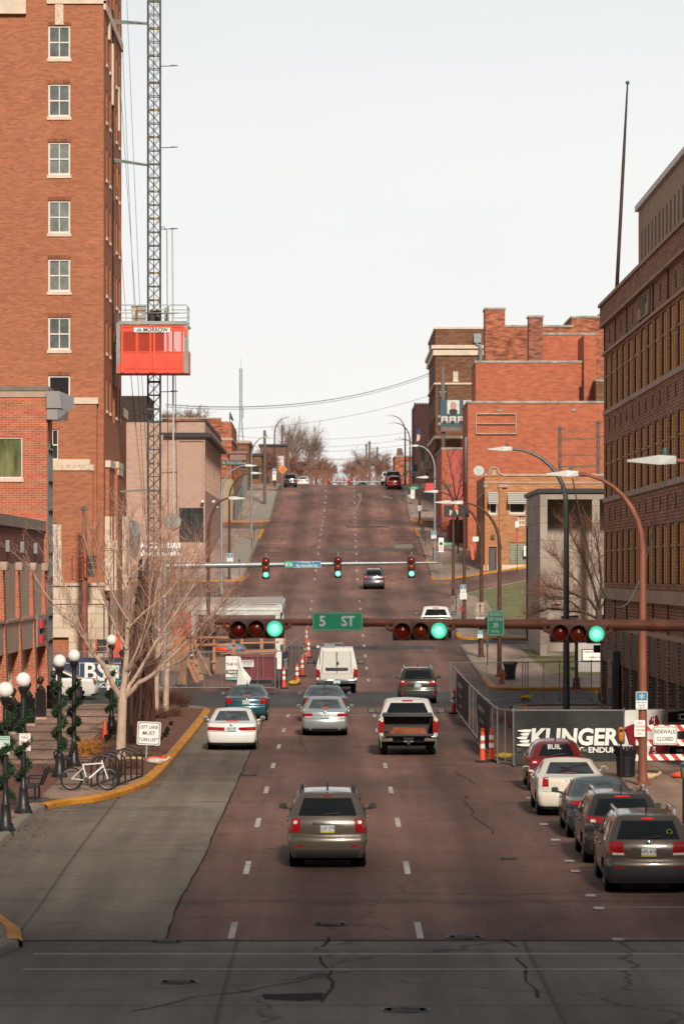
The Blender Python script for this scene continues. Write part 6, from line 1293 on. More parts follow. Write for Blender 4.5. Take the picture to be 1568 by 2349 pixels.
sign_plate('','','',(xc*.6,-.05,zc),.76,.76,M_WHITE,[('LEFT LANE',.155,0,.2,M_SBLACK,.012,.82),('MUST',.17,0,.0,M_SBLACK,.012,.95),('TURN LEFT',.155,0,-.21,M_SBLACK,.012,.82)],border=M_SBLACK,par=t)
mb=MB();mb.beam((-.01,0,-.1),(-.01,0,zc+.3),.05,.03);mb.build('post',M_GALV,t)
def post_sign(c):pass
Yq=112.8
snow_sign('blue and white snow route sign on the near rust pole',1470.5,1607,Yq,.345)
t=sign_plate('parking_sign','white sign with faded red no parking hours on the near rust pole','sign',at(1466,1671,Yq),.315,.49,M_WHITE,[('NO',.10,0,.16,M_SRED,.01),('PARKING',.09,0,.06,M_SRED,.008,.8),('3AM 6AM',.08,0,-.05,M_SRED,.008,.8),('DAILY',.085,0,-.15,M_SRED,.008,.8)])
Yq=220.7
t=sign_plate('noise_sign','tan sign with a black figure and noise ordinance lettering on a brown pole','sign',at(1100,1397,Yq),.52,.78,mat('tan_sign',(.40,.32,.22),.6),[('NOISE ORDINANCE',.07,0,-.26,M_SBLACK,.008,.7),('ENFORCED',.07,0,-.34,M_SBLACK,.008,.8)],border=M_SBLACK)
mb=MB();mb.box(-.03,-.006,-.2,.03,-.003,.18);mb.ball((0,-.004,.22),.06,12,8,(1,.05,1));mb.beam((-.13,-.005,.17),(.13,-.005,.17),.04,.004);mb.box(-.25,-.005,-.22,.25,-.003,-.205);mb.build('figure',M_SBLACK,t)
t=sign_plate('speed_sign','white sign reading SPEED LIMIT partly hidden by the near mast arm','sign',at(1101,1427,Yq),.52,.62,M_WHITE,[('SPEED',.16,0,.2,M_SBLACK,.012),('LIMIT',.15,0,.04,M_SBLACK,.012),('30',.26,0,-.17,M_SBLACK,.02)],border=M_SBLACK)
snow_sign('blue and white snow route sign low on a brown pole under the near arm',1100.5,1455,Yq,.30)
snow_sign('blue and white snow route sign near the white crew cab pickup',1061.5,1351,256.7,.38)
t=sign_plate('parking_sign','white sign with pale red lettering below a snow route sign','sign',at(1062,1367.5,256.7),.46,.42,M_WHITE,[('PARKING',.09,0,.03,M_SRED,.005,.9),('3AM-6AM',.08,0,-.08,M_SRED,.005,.8)])
snow_sign('blue and white snow route sign on the silver street lamp uphill',994,1227,357.7,.48)
snow_sign('blue and white snow route sign on the left brown pole by the beige building',527.5,1279,328.7,.5)
snow_sign('blue snow route sign high on the left pole at the hill crest',629,1081,507.7,.5)
t=sign_plate('parking_sign','white and green parking sign on the left pole at the crest','sign',at(629,1094,507.7),.5,.9,M_WHITE,[('P',.3,0,-.2,M_SGRN)])
snow_sign('blue snow route sign on the far right pole near the crest',928.5,1090,514.7,.5)
t=sign_plate('arrow_sign','small white two way arrow sign on a brown pole far up the right kerb','sign',at(962,1166,426.7),.42,.62,M_WHITE,[('NO',.18,0,.12,M_SRED)]);arrow(t,0,-.15,.3,M_SRED,True)
t=sign_plate('arrow_sign','small white no parking sign on a brown pole near the crest','sign',at(939,1140,481.7),.4,.6,M_WHITE,[('NO',.16,0,.1,M_SRED)])
p=gnd(649,1118,.15);t=thing('warning_sign','orange diamond road work sign at the left of the hill crest','sign',(xat(648,500),500,prof(500)+.15));z=zat(1077,500)-t.location.z
mb=MB();mb.add([(-.62,0,z),(0,0,z-.62),(.62,0,z),(0,0,z+.62)],[(0,1,2,3)]);mb.build('sign_face',mat('sign_orange',(.75,.24,.02),.5),t);mb=MB();mb.text('LEFT',.22,(0,-.01,z+.2));mb.text('LANE',.22,(0,-.01,z));mb.text('ENDS',.22,(0,-.01,z-.2));mb.build('lettering',M_SBLACK,t)
mb=MB();mb.tube([(0,.03,0),(0,.03,z)],.05,6);mb.build('post',M_GALV,t)
p=gnd(1061,1330,.15);p=gnd(1011,1316,.15)
t=thing('bus_stop_sign','slim white no parking sign with bus symbol on a post at the second junction','sign',p);Yq=p.y;z=zat(1250,Yq)-p.z
sign_plate('','','',(0,-.05,z),.45,1.25,M_WHITE,[('P',.26,0,-.3,M_SBLACK,.02)],par=t);mb=MB();mb.tube([(0,0,0),(0,0,z+.6)],.035,6);mb.build('post',M_GALV,t)
mb=MB();mb.box(-.14,-.06,z-.02,.14,-.055,z+.24);mb.build('bus_symbol',M_SBLACK,t)
mb=MB();mb.lathe([(.19,0),(.22,0),(.22,.006),(.19,.006),(.19,0)],n=20,M=Matrix.Translation((0,-.06,z-.3))@Matrix.Rotation(R(90),4,'X'));mb.beam((-.13,-.065,z-.17),(.13,-.065,z-.43),.035,.004,up=(0,1,0));mb.build('red_ring',M_SRED,t)
t=sign_plate('street_sign','small green street sign reading 7th St beside the bus stop sign','sign',at(1024.5,1247.5,Yq),.85,.22,M_SGREEN,[('7TH',.15,-.2,0,M_WHITE,.01),('ST',.1,.22,.04,M_WHITE,.01)]);mb=MB();mb.tube([(-.42,.03,-.1),(-.42,.03,.2)],.03,6);mb.build('bracket',M_GALV,t)
p=at(1307,1416,176);t=sign_plate('one_way_sign','black and white one way arrow sign above the near arm','sign',at(1306,1420,177),.78,.30,M_SBLACK,[]);mb=MB();mb.box(-.2,-.006,-.075,.36,-.003,.075);mb.poly([(-.37,-.005,0),(-.19,-.005,-.13),(-.19,-.005,.13)]);mb.build('white_arrow',M_WHITE,t);mb=MB();mb.text('ONE WAY',.13,(.09,-.01,0),bold=.02,sx=.85);mb.build('lettering',M_SBLACK,t)
pp=thing('signal_post','dark post with a pedestrian signal at the right corner of the junction','post',(xat(1384,177.5),177.5,gz(11,177)+.02));z=zat(1440,177.5)-pp.location.z
mb=MB();mb.tube([(0,0,0),(0,0,z+.6)],.1,10);mb.build('pole',M_RUSTD,pp);mb=MB();mb.rbox(-.24,-.2,0,.24,.2,.5,.06);mb.build('base',M_SIGK,pp);mb=MB();mb.rbox(-.48,-.15,z-1.15,-.14,.15,z-.8,.03);mb.build('pedestrian_signal',M_SIGK,pp);mb=MB();mb.rbox(-.14,-.16,z-1.0,-.08,.16,z-.72,.02);mb.build('signal_hood',M_ORANGE,pp)
lp=thing('brown_lamp_post','slim dark brown post with a flared foot beside the church notice board','post',gnd(1321,1580,.15));mb=MB();mb.lathe([(.3,0),(.3,.06),(.2,.12),(.16,.5),(.09,.6),(.08,3.6)],n=10);mb.build('pole',M_RUSTD,lp)
M_LINK=lattice('chain_link',(.13,.14,.145),.10,.10);M_TUBEF=mat('fence_tube',(.27,.28,.28),.45,.5,var=.2,scale=5)
M_SHADE=mat('black_mesh_cloth',(.022,.023,.022),.75,var=.5,scale=1.5,stretch=(1,1,.4))
def fence(name,label,pts,h,off=.15,group=None,zf=None):
 t=thing(name,label,'fence',(0,0,0),0,group)
 for(x0,y0),(x1,y1)in zip(pts[:-1],pts[1:]):
  z0,z1=gz(x0,y0)+off+.06,gz(x1,y1)+off+.06;a,b=Vector((x0,y0,z0)),Vector((x1,y1,z1));u=Vector((0,0,h))
  mb=MB();mb.quad(a,b,b+u,a+u);mb.build('mesh_panel',M_LINK,t)
  mb=MB();mb.tube([a,b],.022,6);mb.tube([a+u,b+u],.022,6);mb.tube([(a+b)/2,(a+b)/2+u],.018,6);mb.build('rail',M_TUBEF,t)
 for(x,y)in pts:
  z=gz(x,y)+off;mb=MB();mb.tube([(x,y,z),(x,y,z+h+.14)],.026,6);mb.build('post',M_TUBEF,t)
  mb=MB();mb.beam((x,y-.5,z+.03),(x,y+.5,z+.03),.08,.05);mb.build('foot',M_GALVD,t)
 return t
def banner(name,label,a,b,z0,z1,m,sag=.0,nx=24,wav=.03,seed=1):
 """cloth along a->b (XY), from z0 to z1 (callables or numbers)"""
 r_=random.Random(seed);A,B=Vector((*a,0)),Vector((*b,0));d=(B-A).normalized();n=Vector((d.y,-d.x,0));mb=MB();vs=[];nz=8;ph=[r_.uniform(0,6)for _ in range(4)]
 for j in range(nz+1):
  for i in range(nx+1):
   f=i/nx;g=j/nz;p=A.lerp(B,f);w=wav*(math.sin(f*17+ph[0]+g*3)+.6*math.sin(f*31+ph[1]-g*5))*(.5 if j in(0,nz)else 1)
   zz0=z0(f)if callable(z0)else z0;zz1=z1(f)if callable(z1)else z1
   vs.append((p.x+n.x*w,p.y+n.y*w,zz0*(1-g)+zz1*g))
 mb.add(vs,[(j*(nx+1)+i,j*(nx+1)+i+1,(j+1)*(nx+1)+i+1,(j+1)*(nx+1)+i)for j in range(nz)for i in range(nx)],smooth=True)
 t=thing(name,label,'banner');mb.build('cloth',m,t);return t
FH=1.72
fence('site_fence','grey wire fence running along the right lane toward the junction',[(5.36,127),(5.32,134),(5.3,143),(5.28,151),(5.28,160),(5.3,170.5)],FH,.02)
fence('site_fence','grey wire fence crossing the right pavement before the junction',[(5.3,176.0),(8.65,177.2),(8.9,177.4),(10.4,178),(11.9,178.4)],FH,.04)
fence('site_fence','grey wire fence return at the corner of the black banner',[(5.36,126.8),(5.81,125.6)],FH,.02)
Yk=125.3;xk0,xk1=xat(1177,Yk),xat(1430,Yk)
fence('site_fence','grey fence frame behind the big black builder banner',[(xk0,Yk),(xk1,Yk),(11.74,127.3)],FH,.04)
zb=gz(7,Yk)
bn=banner('builder_banner','black KLINGER builder banner stretched on the fence behind the parked cars',(xk0+.03,Yk-.06),(xk1-.03,Yk-.06),zb+.08,zb+FH+.08,M_SHADE,wav=.012,seed=4)
mb=MB();zc=zat(1692,Yk);xc=xat(1326,Yk);mb.text('KLINGER',.74,(xat(1314,Yk),Yk-.125,zc),bold=.04,shear=.08,wd=2.86);mb.build('lettering',M_WHITE,bn)
mb=MB();mb.text('BUILT TO ENDURE',.25,(xat(1340,Yk),Yk-.125,zat(1720.5,Yk)),bold=.03,wd=2.3);mb.build('lettering',M_WHITE,bn)
mb=MB()
for k,(a,b)in enumerate(((1186,1219),(1192,1214),(1184,1210),(1190,1214),(1184,1218))):
 z=zat(1676+8*k,Yk);s=.03;mb.add([(xat(a,Yk),Yk-.125,z-.012),(xat((a+b)/2-4,Yk),Yk-.125,z-.05),(xat(b-4,Yk),Yk-.125,z-.05),(xat(b,Yk),Yk-.125,z+.045),(xat((a+b)/2,Yk),Yk-.125,z+.045),(xat(a,Yk),Yk-.125,z+.012)],[(0,1,2,3,4,5)])
mb.build('wing_emblem',M_WHITE,bn)
xa,xb=xk1+.03,11.72
bn=banner('developer_banner','white and dark red developer banner with torn shapes at the right edge',(xa,Yk-.05),(xb,127.22),zb+.1,zb+FH+.1,M_WHITE,wav=.012,seed=9)
M_MAROON=mat('banner_maroon',(.22,.012,.025),.6);
def bq(m,nm,*pp):
 mb=MB();f=lambda px,py:Vector((xat(px,125.1+.0118*(px-1430)),125.1+.0118*(px-1430),zat(py,125.1+.0118*(px-1430))));mb.poly([f(*q)for q in pp][::-1]);mb.build(nm,m,bn)
bq(M_MAROON,'maroon_shape',(1432,1668),(1477,1651),(1480,1700),(1475,1735),(1448,1718));bq(M_MAROON,'maroon_shape',(1490,1646),(1506,1640),(1513,1661),(1490,1661));bq(M_MAROON,'maroon_shape',(1493,1708),(1528,1706),(1532,1722),(1487,1731));bq(M_SHADE,'black_shape',(1530,1634),(1590,1628),(1590,1653),(1531,1657));bq(M_SHADE,'black_shape',(1534,1710),(1590,1708),(1590,1728),(1534,1730))
for tx,px,py,sz in(('CO',1556,1645,.3),('EMAIL',1553,1722,.14)):
 mb=MB();Yx=125.1+.0118*(px-1430);mb.text(tx,sz,(xat(px,Yx),Yx-.03,zat(py,Yx)),bold=.02);mb.build('lettering',M_WHITE,bn)
for tx,px,py,sz in(('Co.',1496,1653,.2),('Dev',1498,1717,.2)):
 mb=MB();Yx=125.1+.0118*(px-1430);mb.text(tx,sz,(xat(px,Yx),Yx-.03,zat(py,Yx)),u=(0,0,1),up=(-1,0,0));mb.build('lettering',M_WHITE,bn)
for lab,y0,y1,zo in(('black cloth banner nearest on the roadside fence run',130.2,141.5,.0),('black cloth banner on the fence beside the lone far delineator',152,165.5,0)):
 bn=banner('shade_banner',lab,(5.27,y0),(5.24,y1),lambda f:gz(5,y0+(y1-y0)*f)+.15,lambda f:gz(5,y0+(y1-y0)*f)+FH+.05,M_SHADE,wav=.02,seed=int(y0))
 for k,(tx,sz)in enumerate((('W.A. KLINGER',.26),('GENERAL CONTRACTOR',.12),('DESIGN MANAGEMENT',.12))):
  mb=MB();zc=gz(5,(y0+y1)/2);mb.text(tx,sz,(5.2,(y0+y1)/2+.8,zc+1.4-.42*k),u=(0,1,0),bold=.02,sx=3.2 if k==0 else 2.6);
  mb.v=[(x,y,z)for x,y,z in mb.v];mb.build('lettering',M_WHITE,bn)
bc=thing('barricade','red and white striped barricade carrying the SIDEWALK CLOSED sign','barricade',(0,0,0));Yq=117.5
for py0,py1,pxa in((1663,1677,1470),(1696,1711,1457),(1730,1744,1459)):
 z0,z1=zat(py1,Yq),zat(py0,Yq);x0,x1=xat(pxa,Yq),xat(1690,Yq)
 mb=MB();mb.box(x0,Yq,z0,x1,Yq+.03,z1);rail=mb.build('rail',M_WHITE,bc)
 mb=MB();k=0;x=x0;h=z1-z0
 while x<x1:mb.add([(x+h*.9,Yq-.004,z0),(x+h*.9+.17,Yq-.004,z0),(x+.17,Yq-.004,z1),(x,Yq-.004,z1)],[(0,1,2,3)]);x+=.34
 mb.build('red_stripes',mat('stripe_red',(.55,.03,.015),.45),rail)
for px in(1475,1672):mb=MB();x=xat(px,Yq);mb.box(x-.03,Yq+.035,gz(9,Yq)+.15,x+.03,Yq+.09,zat(1660,Yq));mb.box(x-.05,Yq-.4,gz(9,Yq)+.15,x+.05,Yq+.5,gz(9,Yq)+.22);mb.build('upright',M_GALV,bc)
t=sign_plate('sidewalk_sign','white sign reading SIDEWALK CLOSED hung on the striped barricade','sign',at(1524,1687,Yq-.1),.74,.57,M_WHITE,[('SIDEWALK',.165,0,.11,M_SBLACK,.012,.82),('CLOSED',.165,0,-.11,M_SBLACK,.012,.85)],border=M_SBLACK)
def delineator():
 t=thing('delineator','','traffic post');mb=MB();mb.lathe([(.24,0),(.24,.05),(.2,.07),(.1,.08)],n=8);mb.build('rubber_base',M_RUBBER,t)
 mb=MB();mb.lathe([(.105,.07),(.10,.3),(.085,.42),(.07,.95),(.05,1.0),(.03,1.03)],n=14);mb.lathe([(.045,-.015),(.06,0),(.045,.015),(.03,0),(.045,-.015)],n=12,M=Matrix.Translation((0,0,1.08))@Matrix.Rotation(R(90),4,'X'));mb.build('tube',M_ORANGE,t)
 for z in(.47,.74):mb=MB();r0,r1=.088-.028*(z-.4),.088-.028*(z-.25);mb.lathe([(r0,z),(r1,z+.15)],n=14);mb.build('reflective_band',M_WHITE,t)
 return t
dl=delineator();GD='orange and white delineator posts'
for i,(px,py,lab)in enumerate(((1106,1749,'orange and white delineator, left of the near right pair'),(1126,1747,'orange and white delineator, right of the near right pair'),(1040,1638,'orange and white delineator standing alone beside the far end of the roadside fence'),(651,1580,'orange and white delineator beside the blue fence banner on the left'),(681,1570,'orange and white delineator with a yellow bag at its foot'),(693,1552,'orange and white delineator third from the junction on the left fence'),(700,1522,'orange and white delineator fourth up the left fence'),(707.5,1509,'orange and white delineator behind the utility truck'),(702,1480,'orange and white delineator farthest up the left fence'))):
 p=gnd(px,py)
 if i==0:dl.location=p;dl['label']=lab;dl['group']=GD
 else:dup(dl,p,rz=.3*i,label=lab,group=GD)
def cone():
 t=thing('traffic_cone','','cone');mb=MB();mb.rbox(-.2,-.2,0,.2,.2,.035,.015,1);mb.build('base',M_RUBBER,t);mb=MB();mb.lathe([(.15,.03),(.13,.06),(.045,.66),(.03,.7)],n=16);mb.build('cone_body',M_ORANGE,t);return t
cn=cone()
cn.location=gnd(241,1695,.15);cn['label']='single orange cone on the plaza beside a globe lamp';cn['group']='orange cones'
for px,py,Yq,s,lab in((1204,1632,147,1.15,'orange cone left of three behind the black banner'),(1218,1634,146,1.1,'orange cone in the middle of three behind the black banner'),(1228,1640,143,.75,'smallest orange cone of three behind the black banner')):
 x=xat(px,Yq);o=dup(cn,(x,Yq,gz(x,Yq)+.15),label=lab,group='orange cones',sc=(s,s,s*1.15))
def hydrant(lab,p,m):
 t=thing('fire_hydrant',lab,'hydrant',p);mb=MB();mb.lathe([(.2,0),(.2,.05),(.13,.07),(.12,.12),(.17,.14),(.17,.18),(.12,.2),(.12,.52),(.17,.54),(.17,.58),(.13,.6),(.12,.68),(.07,.76),(.03,.78),(.03,.84)],n=14);mb.build('body',m,t)
 for s in(1,-1):mb=MB();mb.tube([(s*.1,0,.45),(s*.2,0,.45),(s*.21,0,.45)],[.06,.06,.04],10);mb.build('side_cap',m,t)
 mb=MB();mb.tube([(0,-.1,.4),(0,-.21,.4)],[.085,.08],12);mb.build('front_cap',m,t);return t
M_HYD=mat('hydrant_orange',(.55,.15,.012),.6,var=.3,scale=7,dirt=.6)
hydrant('weathered orange fire hydrant beside the black litter basket on the right corner',gnd(1150.5,1569,.15),M_HYD);hydrant('orange fire hydrant against the wall below the beige building',gnd(526,1206,.15),M_HYD)
def basket(lab,p):
 t=thing('litter_basket',lab,'litter bin',p)
 for k in range(26):
  a=2*math.pi*k/26;d=Vector((math.cos(a),math.sin(a),0));mb=MB();mb.beam(d*.27+Vector((0,0,.05)),d*.29+Vector((0,0,.62)),.045,.01,up=d);mb.beam(d*.29+Vector((0,0,.62)),d*.40+Vector((0,0,.93)),.04,.01,up=d);mb.build('slat',M_CASTIRON,t)
 for r_,z in((.28,.05),(.405,.93),(.30,.6)):mb=MB();mb.lathe([(r_-.012,z-.02),(r_+.014,z-.02),(r_+.014,z+.02),(r_-.012,z+.02),(r_-.012,z-.02)],n=24);mb.build('hoop',M_CASTIRON,t)
 mb=MB();mb.lathe([(.24,.04),(.25,.6),(.30,.8)],n=20);mb.build('liner',M_RUBBER,t);return t
def clutter(lab,p):return basket(lab,p)
clutter('black slatted litter basket beside the orange hydrant',gnd(1169,1560,.15));b2=clutter('black slatted litter basket full of white bags before the banner corner',gnd(1434,1782,.15))
mb=MB()
for k in range(5):mb.ball((rnd.uniform(-.2,.2),rnd.uniform(-.2,.2),.88+rnd.uniform(0,.05)),.12,8,6,(1,1,.7))
mb.build('rubbish_bag',mat('rubbish_white',(.55,.55,.56),.6),b2)
def meter(lab,p,h=1.35,head=None):
 t=thing('parking_meter',lab,'parking meter',p,0,'parking meters');mb=MB();mb.tube([(0,0,0),(0,0,h-.3)],.03,8);mb.build('post',M_CASTIRON,t)
 mb=MB();mb.lathe([(.04,h-.32),(.075,h-.26),(.085,h-.1),(.09,h-.02),(.075,h+.06),(.04,h+.1),(0,h+.11)],n=12);mb.build('meter_head',head or M_GALVD,t)
 mb=MB();mb.box(-.05,-.095,h-.04,.05,-.075,h+.04);mb.build('display',M_GLASSD,t);return t
M_MTO=mat('meter_orange',(.60,.19,.01),.6)
for i,(px,py,h,hd,lab)in enumerate(((1423,1795,1.55,M_MTO,'parking meter with an orange hood in front of the litter basket'),(1566,1890,1.5,None,'dark parking meter at the right edge of the photo'),(1117,1526,1.3,None,'dark parking meter between two brown poles near the right junction'),(1097,1502,1.4,None,'dark parking meter against the pole with the snow route sign'),(1059,1440,1.35,mat('meter_red',(.5,.03,.02),.5),'parking meter with a red hood beside the snow route pole'),(1045,1409,1.4,None,'grey parking meter right of the crew cab pickup'),(1039,1388,1.5,None,'grey parking meter just behind the crew cab pickup, near the corner'),(993,1285,1.5,M_MTO,'parking meter with an orange hood beside the silver lamp uphill'),(975,1252,1.4,None,'parking meter first of four uphill on the right'),(971,1242,1.4,None,'parking meter second of four uphill on the right'),(967.5,1235,1.4,None,'parking meter third of four uphill on the right'),(965,1226,1.4,M_MTO,'orange hooded parking meter last of four uphill'),(577.5,1259,1.4,M_MTO,'orange hooded parking meter on the left below the silver lamp'),(583,1243,1.4,None,'dark parking meter at the foot of the left silver lamp'),(549,1322,1.4,None,'dark parking meter left of the far signal arm'))):meter(lab,gnd(px,py,.15),h,hd)
M_MAST=mat('mast_steel',(.085,.085,.08),.5,.5,var=.4,scale=3,dirt=.4);M_HOIST=mat('hoist_red',(.72,.072,.028),.5,var=.12,scale=1.2,dirt=.18);M_HGREY=mat('hoist_grey',(.27,.30,.28),.5,.3,var=.25,scale=1.5,dirt=.3)
hm=thing('hoist_mast','tall dark lattice hoist mast standing against the brick tower','hoist mast',(-9.72,206.5,1.3));a=.33;sh_=1.462
def section():
 mb=MB()
 for x in(-a,a):
  for y in(-a,a):mb.tube([(x,y,0),(x,y,sh_)],.038,8)
 for z in(.0,sh_*.5):
  for x0,y0,x1,y1 in((-a,-a,a,-a),(a,-a,a,a),(a,a,-a,a),(-a,a,-a,-a)):mb.beam((x0,y0,z+.03),(x1,y1,z+.03),.05)
 for s in(-a,a):
  mb.beam((-a,s,.05),(a,s,sh_*.5),.03);mb.beam((a,s,.05),(-a,s,sh_*.5),.03);mb.beam((-a,s,sh_*.5),(a,s,sh_),.03);mb.beam((a,s,sh_*.5),(-a,s,sh_),.03)
  mb.beam((s,-a,.05),(s,a,sh_*.5),.03);mb.beam((s,a,sh_*.5),(s,-a,sh_),.03)
 mb.box(-a-.03,-a-.05,-.06,a+.03,-a-.03,.06);mb.tube([(0,-a-.03,0),(0,-a-.03,sh_)],.025,6)
 return mb
s0=section().build('mast_section',M_MAST,hm);tg=MB();tg.box(.03,-a-.065,-.05,.17,-a-.052,.03);t0=tg.build('yellow_tag',mat('tag_yellow',(.6,.3,.03),.5),s0)
for k in range(1,27):
 o=s0.copy();COL.objects.link(o);o.parent=hm;o.location=(0,0,k*sh_)
 if k%3!=1:c=t0.copy();COL.objects.link(c);c.parent=o
def ties(lab):pass
for py0,py1 in((47,53),(365,378),(1128,1124)):
 mb=MB();p0,p1=at(261,py0,204.5),at(338,py1,206.2);p0.x=-11.8
 for d in(0,.9):mb.beam(p0+Vector((0,d,0)),p1+Vector((0,d*.3,0)),.09,.09)
 mb.beam(p0,p1+Vector((0,.3,0)),.06);o=mb.build('wall_tie',M_HGREY,hm);o.location=-hm.location
for py in(152,339,526,712+8,899,1085):mb=MB();mb.beam(at(366,py,206.3),at(402,py-1,206.3),.045);mb.beam(at(392,py-2,206.3),at(408,py-1.5,206.3),.07,.05);o=mb.build('cable_guide',M_MAST,hm);o.location=-hm.location
mb=MB();mb.tube([at(395.5,527,206.2),at(397,715,206.2),at(398,1180,206.2)],.045,8);o=mb.build('conduit_pipe',M_LAMPH,hm);o.location=-hm.location
mb=MB();mb.tube([at(369,522,206.2),at(376,520,206.2),at(383,530,206.2),at(384,720,206.2),at(386,1180,206.2)],.022,6);mb.tube([at(402,800,206.2),at(406,1180,206.2)],.02,5);o=mb.build('hanging_cable',M_RUSTD,hm);o.location=-hm.location
mb=MB();M=Matrix.Translation(at(396.5,1197,206))@Matrix.Rotation(R(90),4,'X');mb.lathe([(0,-.1),(.42,-.1),(.46,0),(.42,.1),(0,.1)],n=20,M=M);o=mb.build('cable_sheave',M_HGREY,hm);o.location=-hm.location
hc=thing('hoist_cabin','orange red hoist cabin with a MORROW sign halfway up the lattice mast','hoist cabin',(0,0,0));Yc=203.2
CX=lambda x:xat(252.3+.1244*x,Yc);CZ_=lambda y:zat(676.7+.1244*y,Yc)
x0,x1=CX(120),CX(1470);zb,zt=CZ_(1440),CZ_(545)
mb=MB();mb.box(x0+.05,Yc+.1,zb,x1-.05,Yc+2.6,zb+.12);mb.box(x0+.05,Yc+.1,zt-.1,x1-.05,Yc+2.6,zt);mb.box(x0+.05,Yc+2.5,zb,CX(960),Yc+2.6,zt);mb.box(x0+.05,Yc+.1,zb+.12,x0+.12,Yc+2.5,zt-.1);mb.box(x1-.12,Yc+.1,zb+.12,x1-.05,Yc+2.5,zb+1.2);mb.build('cabin_shell',M_HOIST,hc)
for xa,xb in((120,190),(1366,1446)):mb=MB();mb.box(CX(xa),Yc-.02,zb,CX(xb),Yc+.3,zt+.1);mb.box(CX(xa)+.12,Yc-.06,zb,CX(xa)+.2,Yc-.022,zt+.1);mb.build('corner_post',M_HGREY,hc)
for xa,xb in((195,780),(784,1364)):
 mb=MB();zm,z1=CZ_(1050),CZ_(672)
 xl,xr=CX(xa),CX(xb);xm=CX((xa+xb)/2-(-10 if xa<300 else 10))
 mb.box(xl,Yc,zb,xr,Yc+.05,zm);mb.box(xl,Yc,z1,xr,Yc+.05,zt);
 for q in(xl+.02,xm-.06,xr-.15):mb.box(q,Yc-.05,zb+.02,q+.13,Yc-.003,zt-.02)
 mb.box(xl,Yc-.03,zm-.04,xr,Yc-.004,zm+.02);mb.box(xl,Yc-.03,zb+.22,xr,Yc-.004,zb+.27);mb.box(xl,Yc-.035,zt-.16,xr,Yc-.004,zt-.12)
 d=mb.build('door_panel',M_HOIST,hc);mb=MB();n_=20
 for k in range(n_):z=zm+(z1-zm)*(k+.3)/n_;mb.box(xl+.15,Yc+.0,z,xr-.15,Yc+.04,z+(z1-zm)/n_*.5)
 mb.build('louvre',M_HOIST,d)
for x,y in((138,1345),(1372,688)):mb=MB();mb.box(CX(x),Yc-.07,CZ_(y+75),CX(x)+.14,Yc-.025,CZ_(y-75));mb.build('red_bracket',M_HOIST,hc)
mb=MB();mb.box(CX(160),Yc-.08,CZ_(545),CX(1425),Yc+2.6,CZ_(482));mb.build('roof_deck',M_HGREY,hc)
mb=MB()
for xa,xb in((160,500),(500,1065),(1080,1430)):
 z0,z1=CZ_(482),CZ_(185);mb.tube([(CX(xa),Yc,z0),(CX(xa),Yc,z1-.06),(CX(xa)+.06,Yc,z1),(CX(xb)-.06,Yc,z1),(CX(xb),Yc,z1-.06),(CX(xb),Yc,z0)],.025,6);mb.tube([(CX(xa),Yc,CZ_(332)),(CX(xb),Yc,CZ_(332))],.022,6);mb.tube([(CX(xa)+.05,Yc+2.5,CZ_(365)),(CX(xb),Yc+2.5,CZ_(365))],.02,6);mb.tube([(CX(xa)+.05,Yc+2.5,CZ_(215)),(CX(xb),Yc+2.5,CZ_(215))],.022,6)
for xa in(160,1425):mb.tube([(CX(xa),Yc,CZ_(200)),(CX(xa),Yc+2.5,CZ_(200))],.025,6);mb.tube([(CX(xa),Yc+2.5,CZ_(482)),(CX(xa),Yc+2.5,CZ_(200))],.025,6)
mb.build('guard_rail',M_HGREY,hc)
M_PANEL=mat('control_cabinet',(.36,.31,.28),.5,.2,var=.2,dirt=.3)
for xa,xb in((390,492),(500,645)):
 mb=MB();mb.box(CX(xa),Yc+.5,CZ_(482)+.002,CX(xb),Yc+1.0,CZ_(200));mb.box(CX(xa)-.03,Yc+.45,CZ_(200),CX(xb)+.03,Yc+1.05,CZ_(186));c=mb.build('control_cabinet',M_PANEL,hc)
 mb=MB();w=CX(xb)-CX(xa)
 for k in range(2 if xa<450 else 1):mb.add([(CX(xa)+.06+.17*k,Yc+.495,CZ_(245 if xa<450 else 302)),(CX(xa)+.2+.17*k,Yc+.495,CZ_(245 if xa<450 else 302)),(CX(xa)+.13+.17*k,Yc+.495,CZ_(208 if xa<450 else 262))],[(0,1,2)])
 mb.build('warning_label',mat('warn_orange',(.7,.28,.02),.5),c)
 mb=MB();mb.box(CX(xa)+.05,Yc+.49,CZ_(345 if xa<450 else 360),CX(xa)+.19,Yc+.496,CZ_(255 if xa<450 else 320));mb.build('notice_label',M_WHITE,c)
mb=MB();mb.box(CX(720),Yc+.8,CZ_(470),CX(930),Yc+1.4,CZ_(250));mb.lathe([(.14,0),(.16,-.1),(.12,-.3),(.05,-.32)],n=16,M=Matrix.Translation((CX(868),Yc+.8,CZ_(400)))@Matrix.Rotation(R(-90),4,'X'));mb.lathe([(.14,0),(.14,.25)],n=14,M=Matrix.Translation((CX(868),Yc+.8,CZ_(300)))@Matrix.Rotation(R(90),4,'X'));mb.lathe([(.13,0),(.13,.3),(.06,.32)],n=16,M=Matrix.Translation((CX(868),Yc+.8,CZ_(400)))@Matrix.Rotation(R(90),4,'X'));mb.tube([(CX(655),Yc+.7,CZ_(320)),(CX(700),Yc+.7,CZ_(310)),(CX(715),Yc+.7,CZ_(400)),(CX(700),Yc+.7,CZ_(480))],.06,8);mb.build('drive_motor',mat('motor_black',(.03,.03,.03),.5,.3),hc)
mb=MB();mb.box(CX(790),Yc+.6,CZ_(278),CX(925),Yc+.9,CZ_(232));mb.build('motor_cover',M_PANEL,hc)
mb=MB();mb.box(CX(990),Yc+.6,CZ_(480),CX(1060),Yc+1.1,CZ_(215));mb.build('resistor_box',M_HGREY,hc)
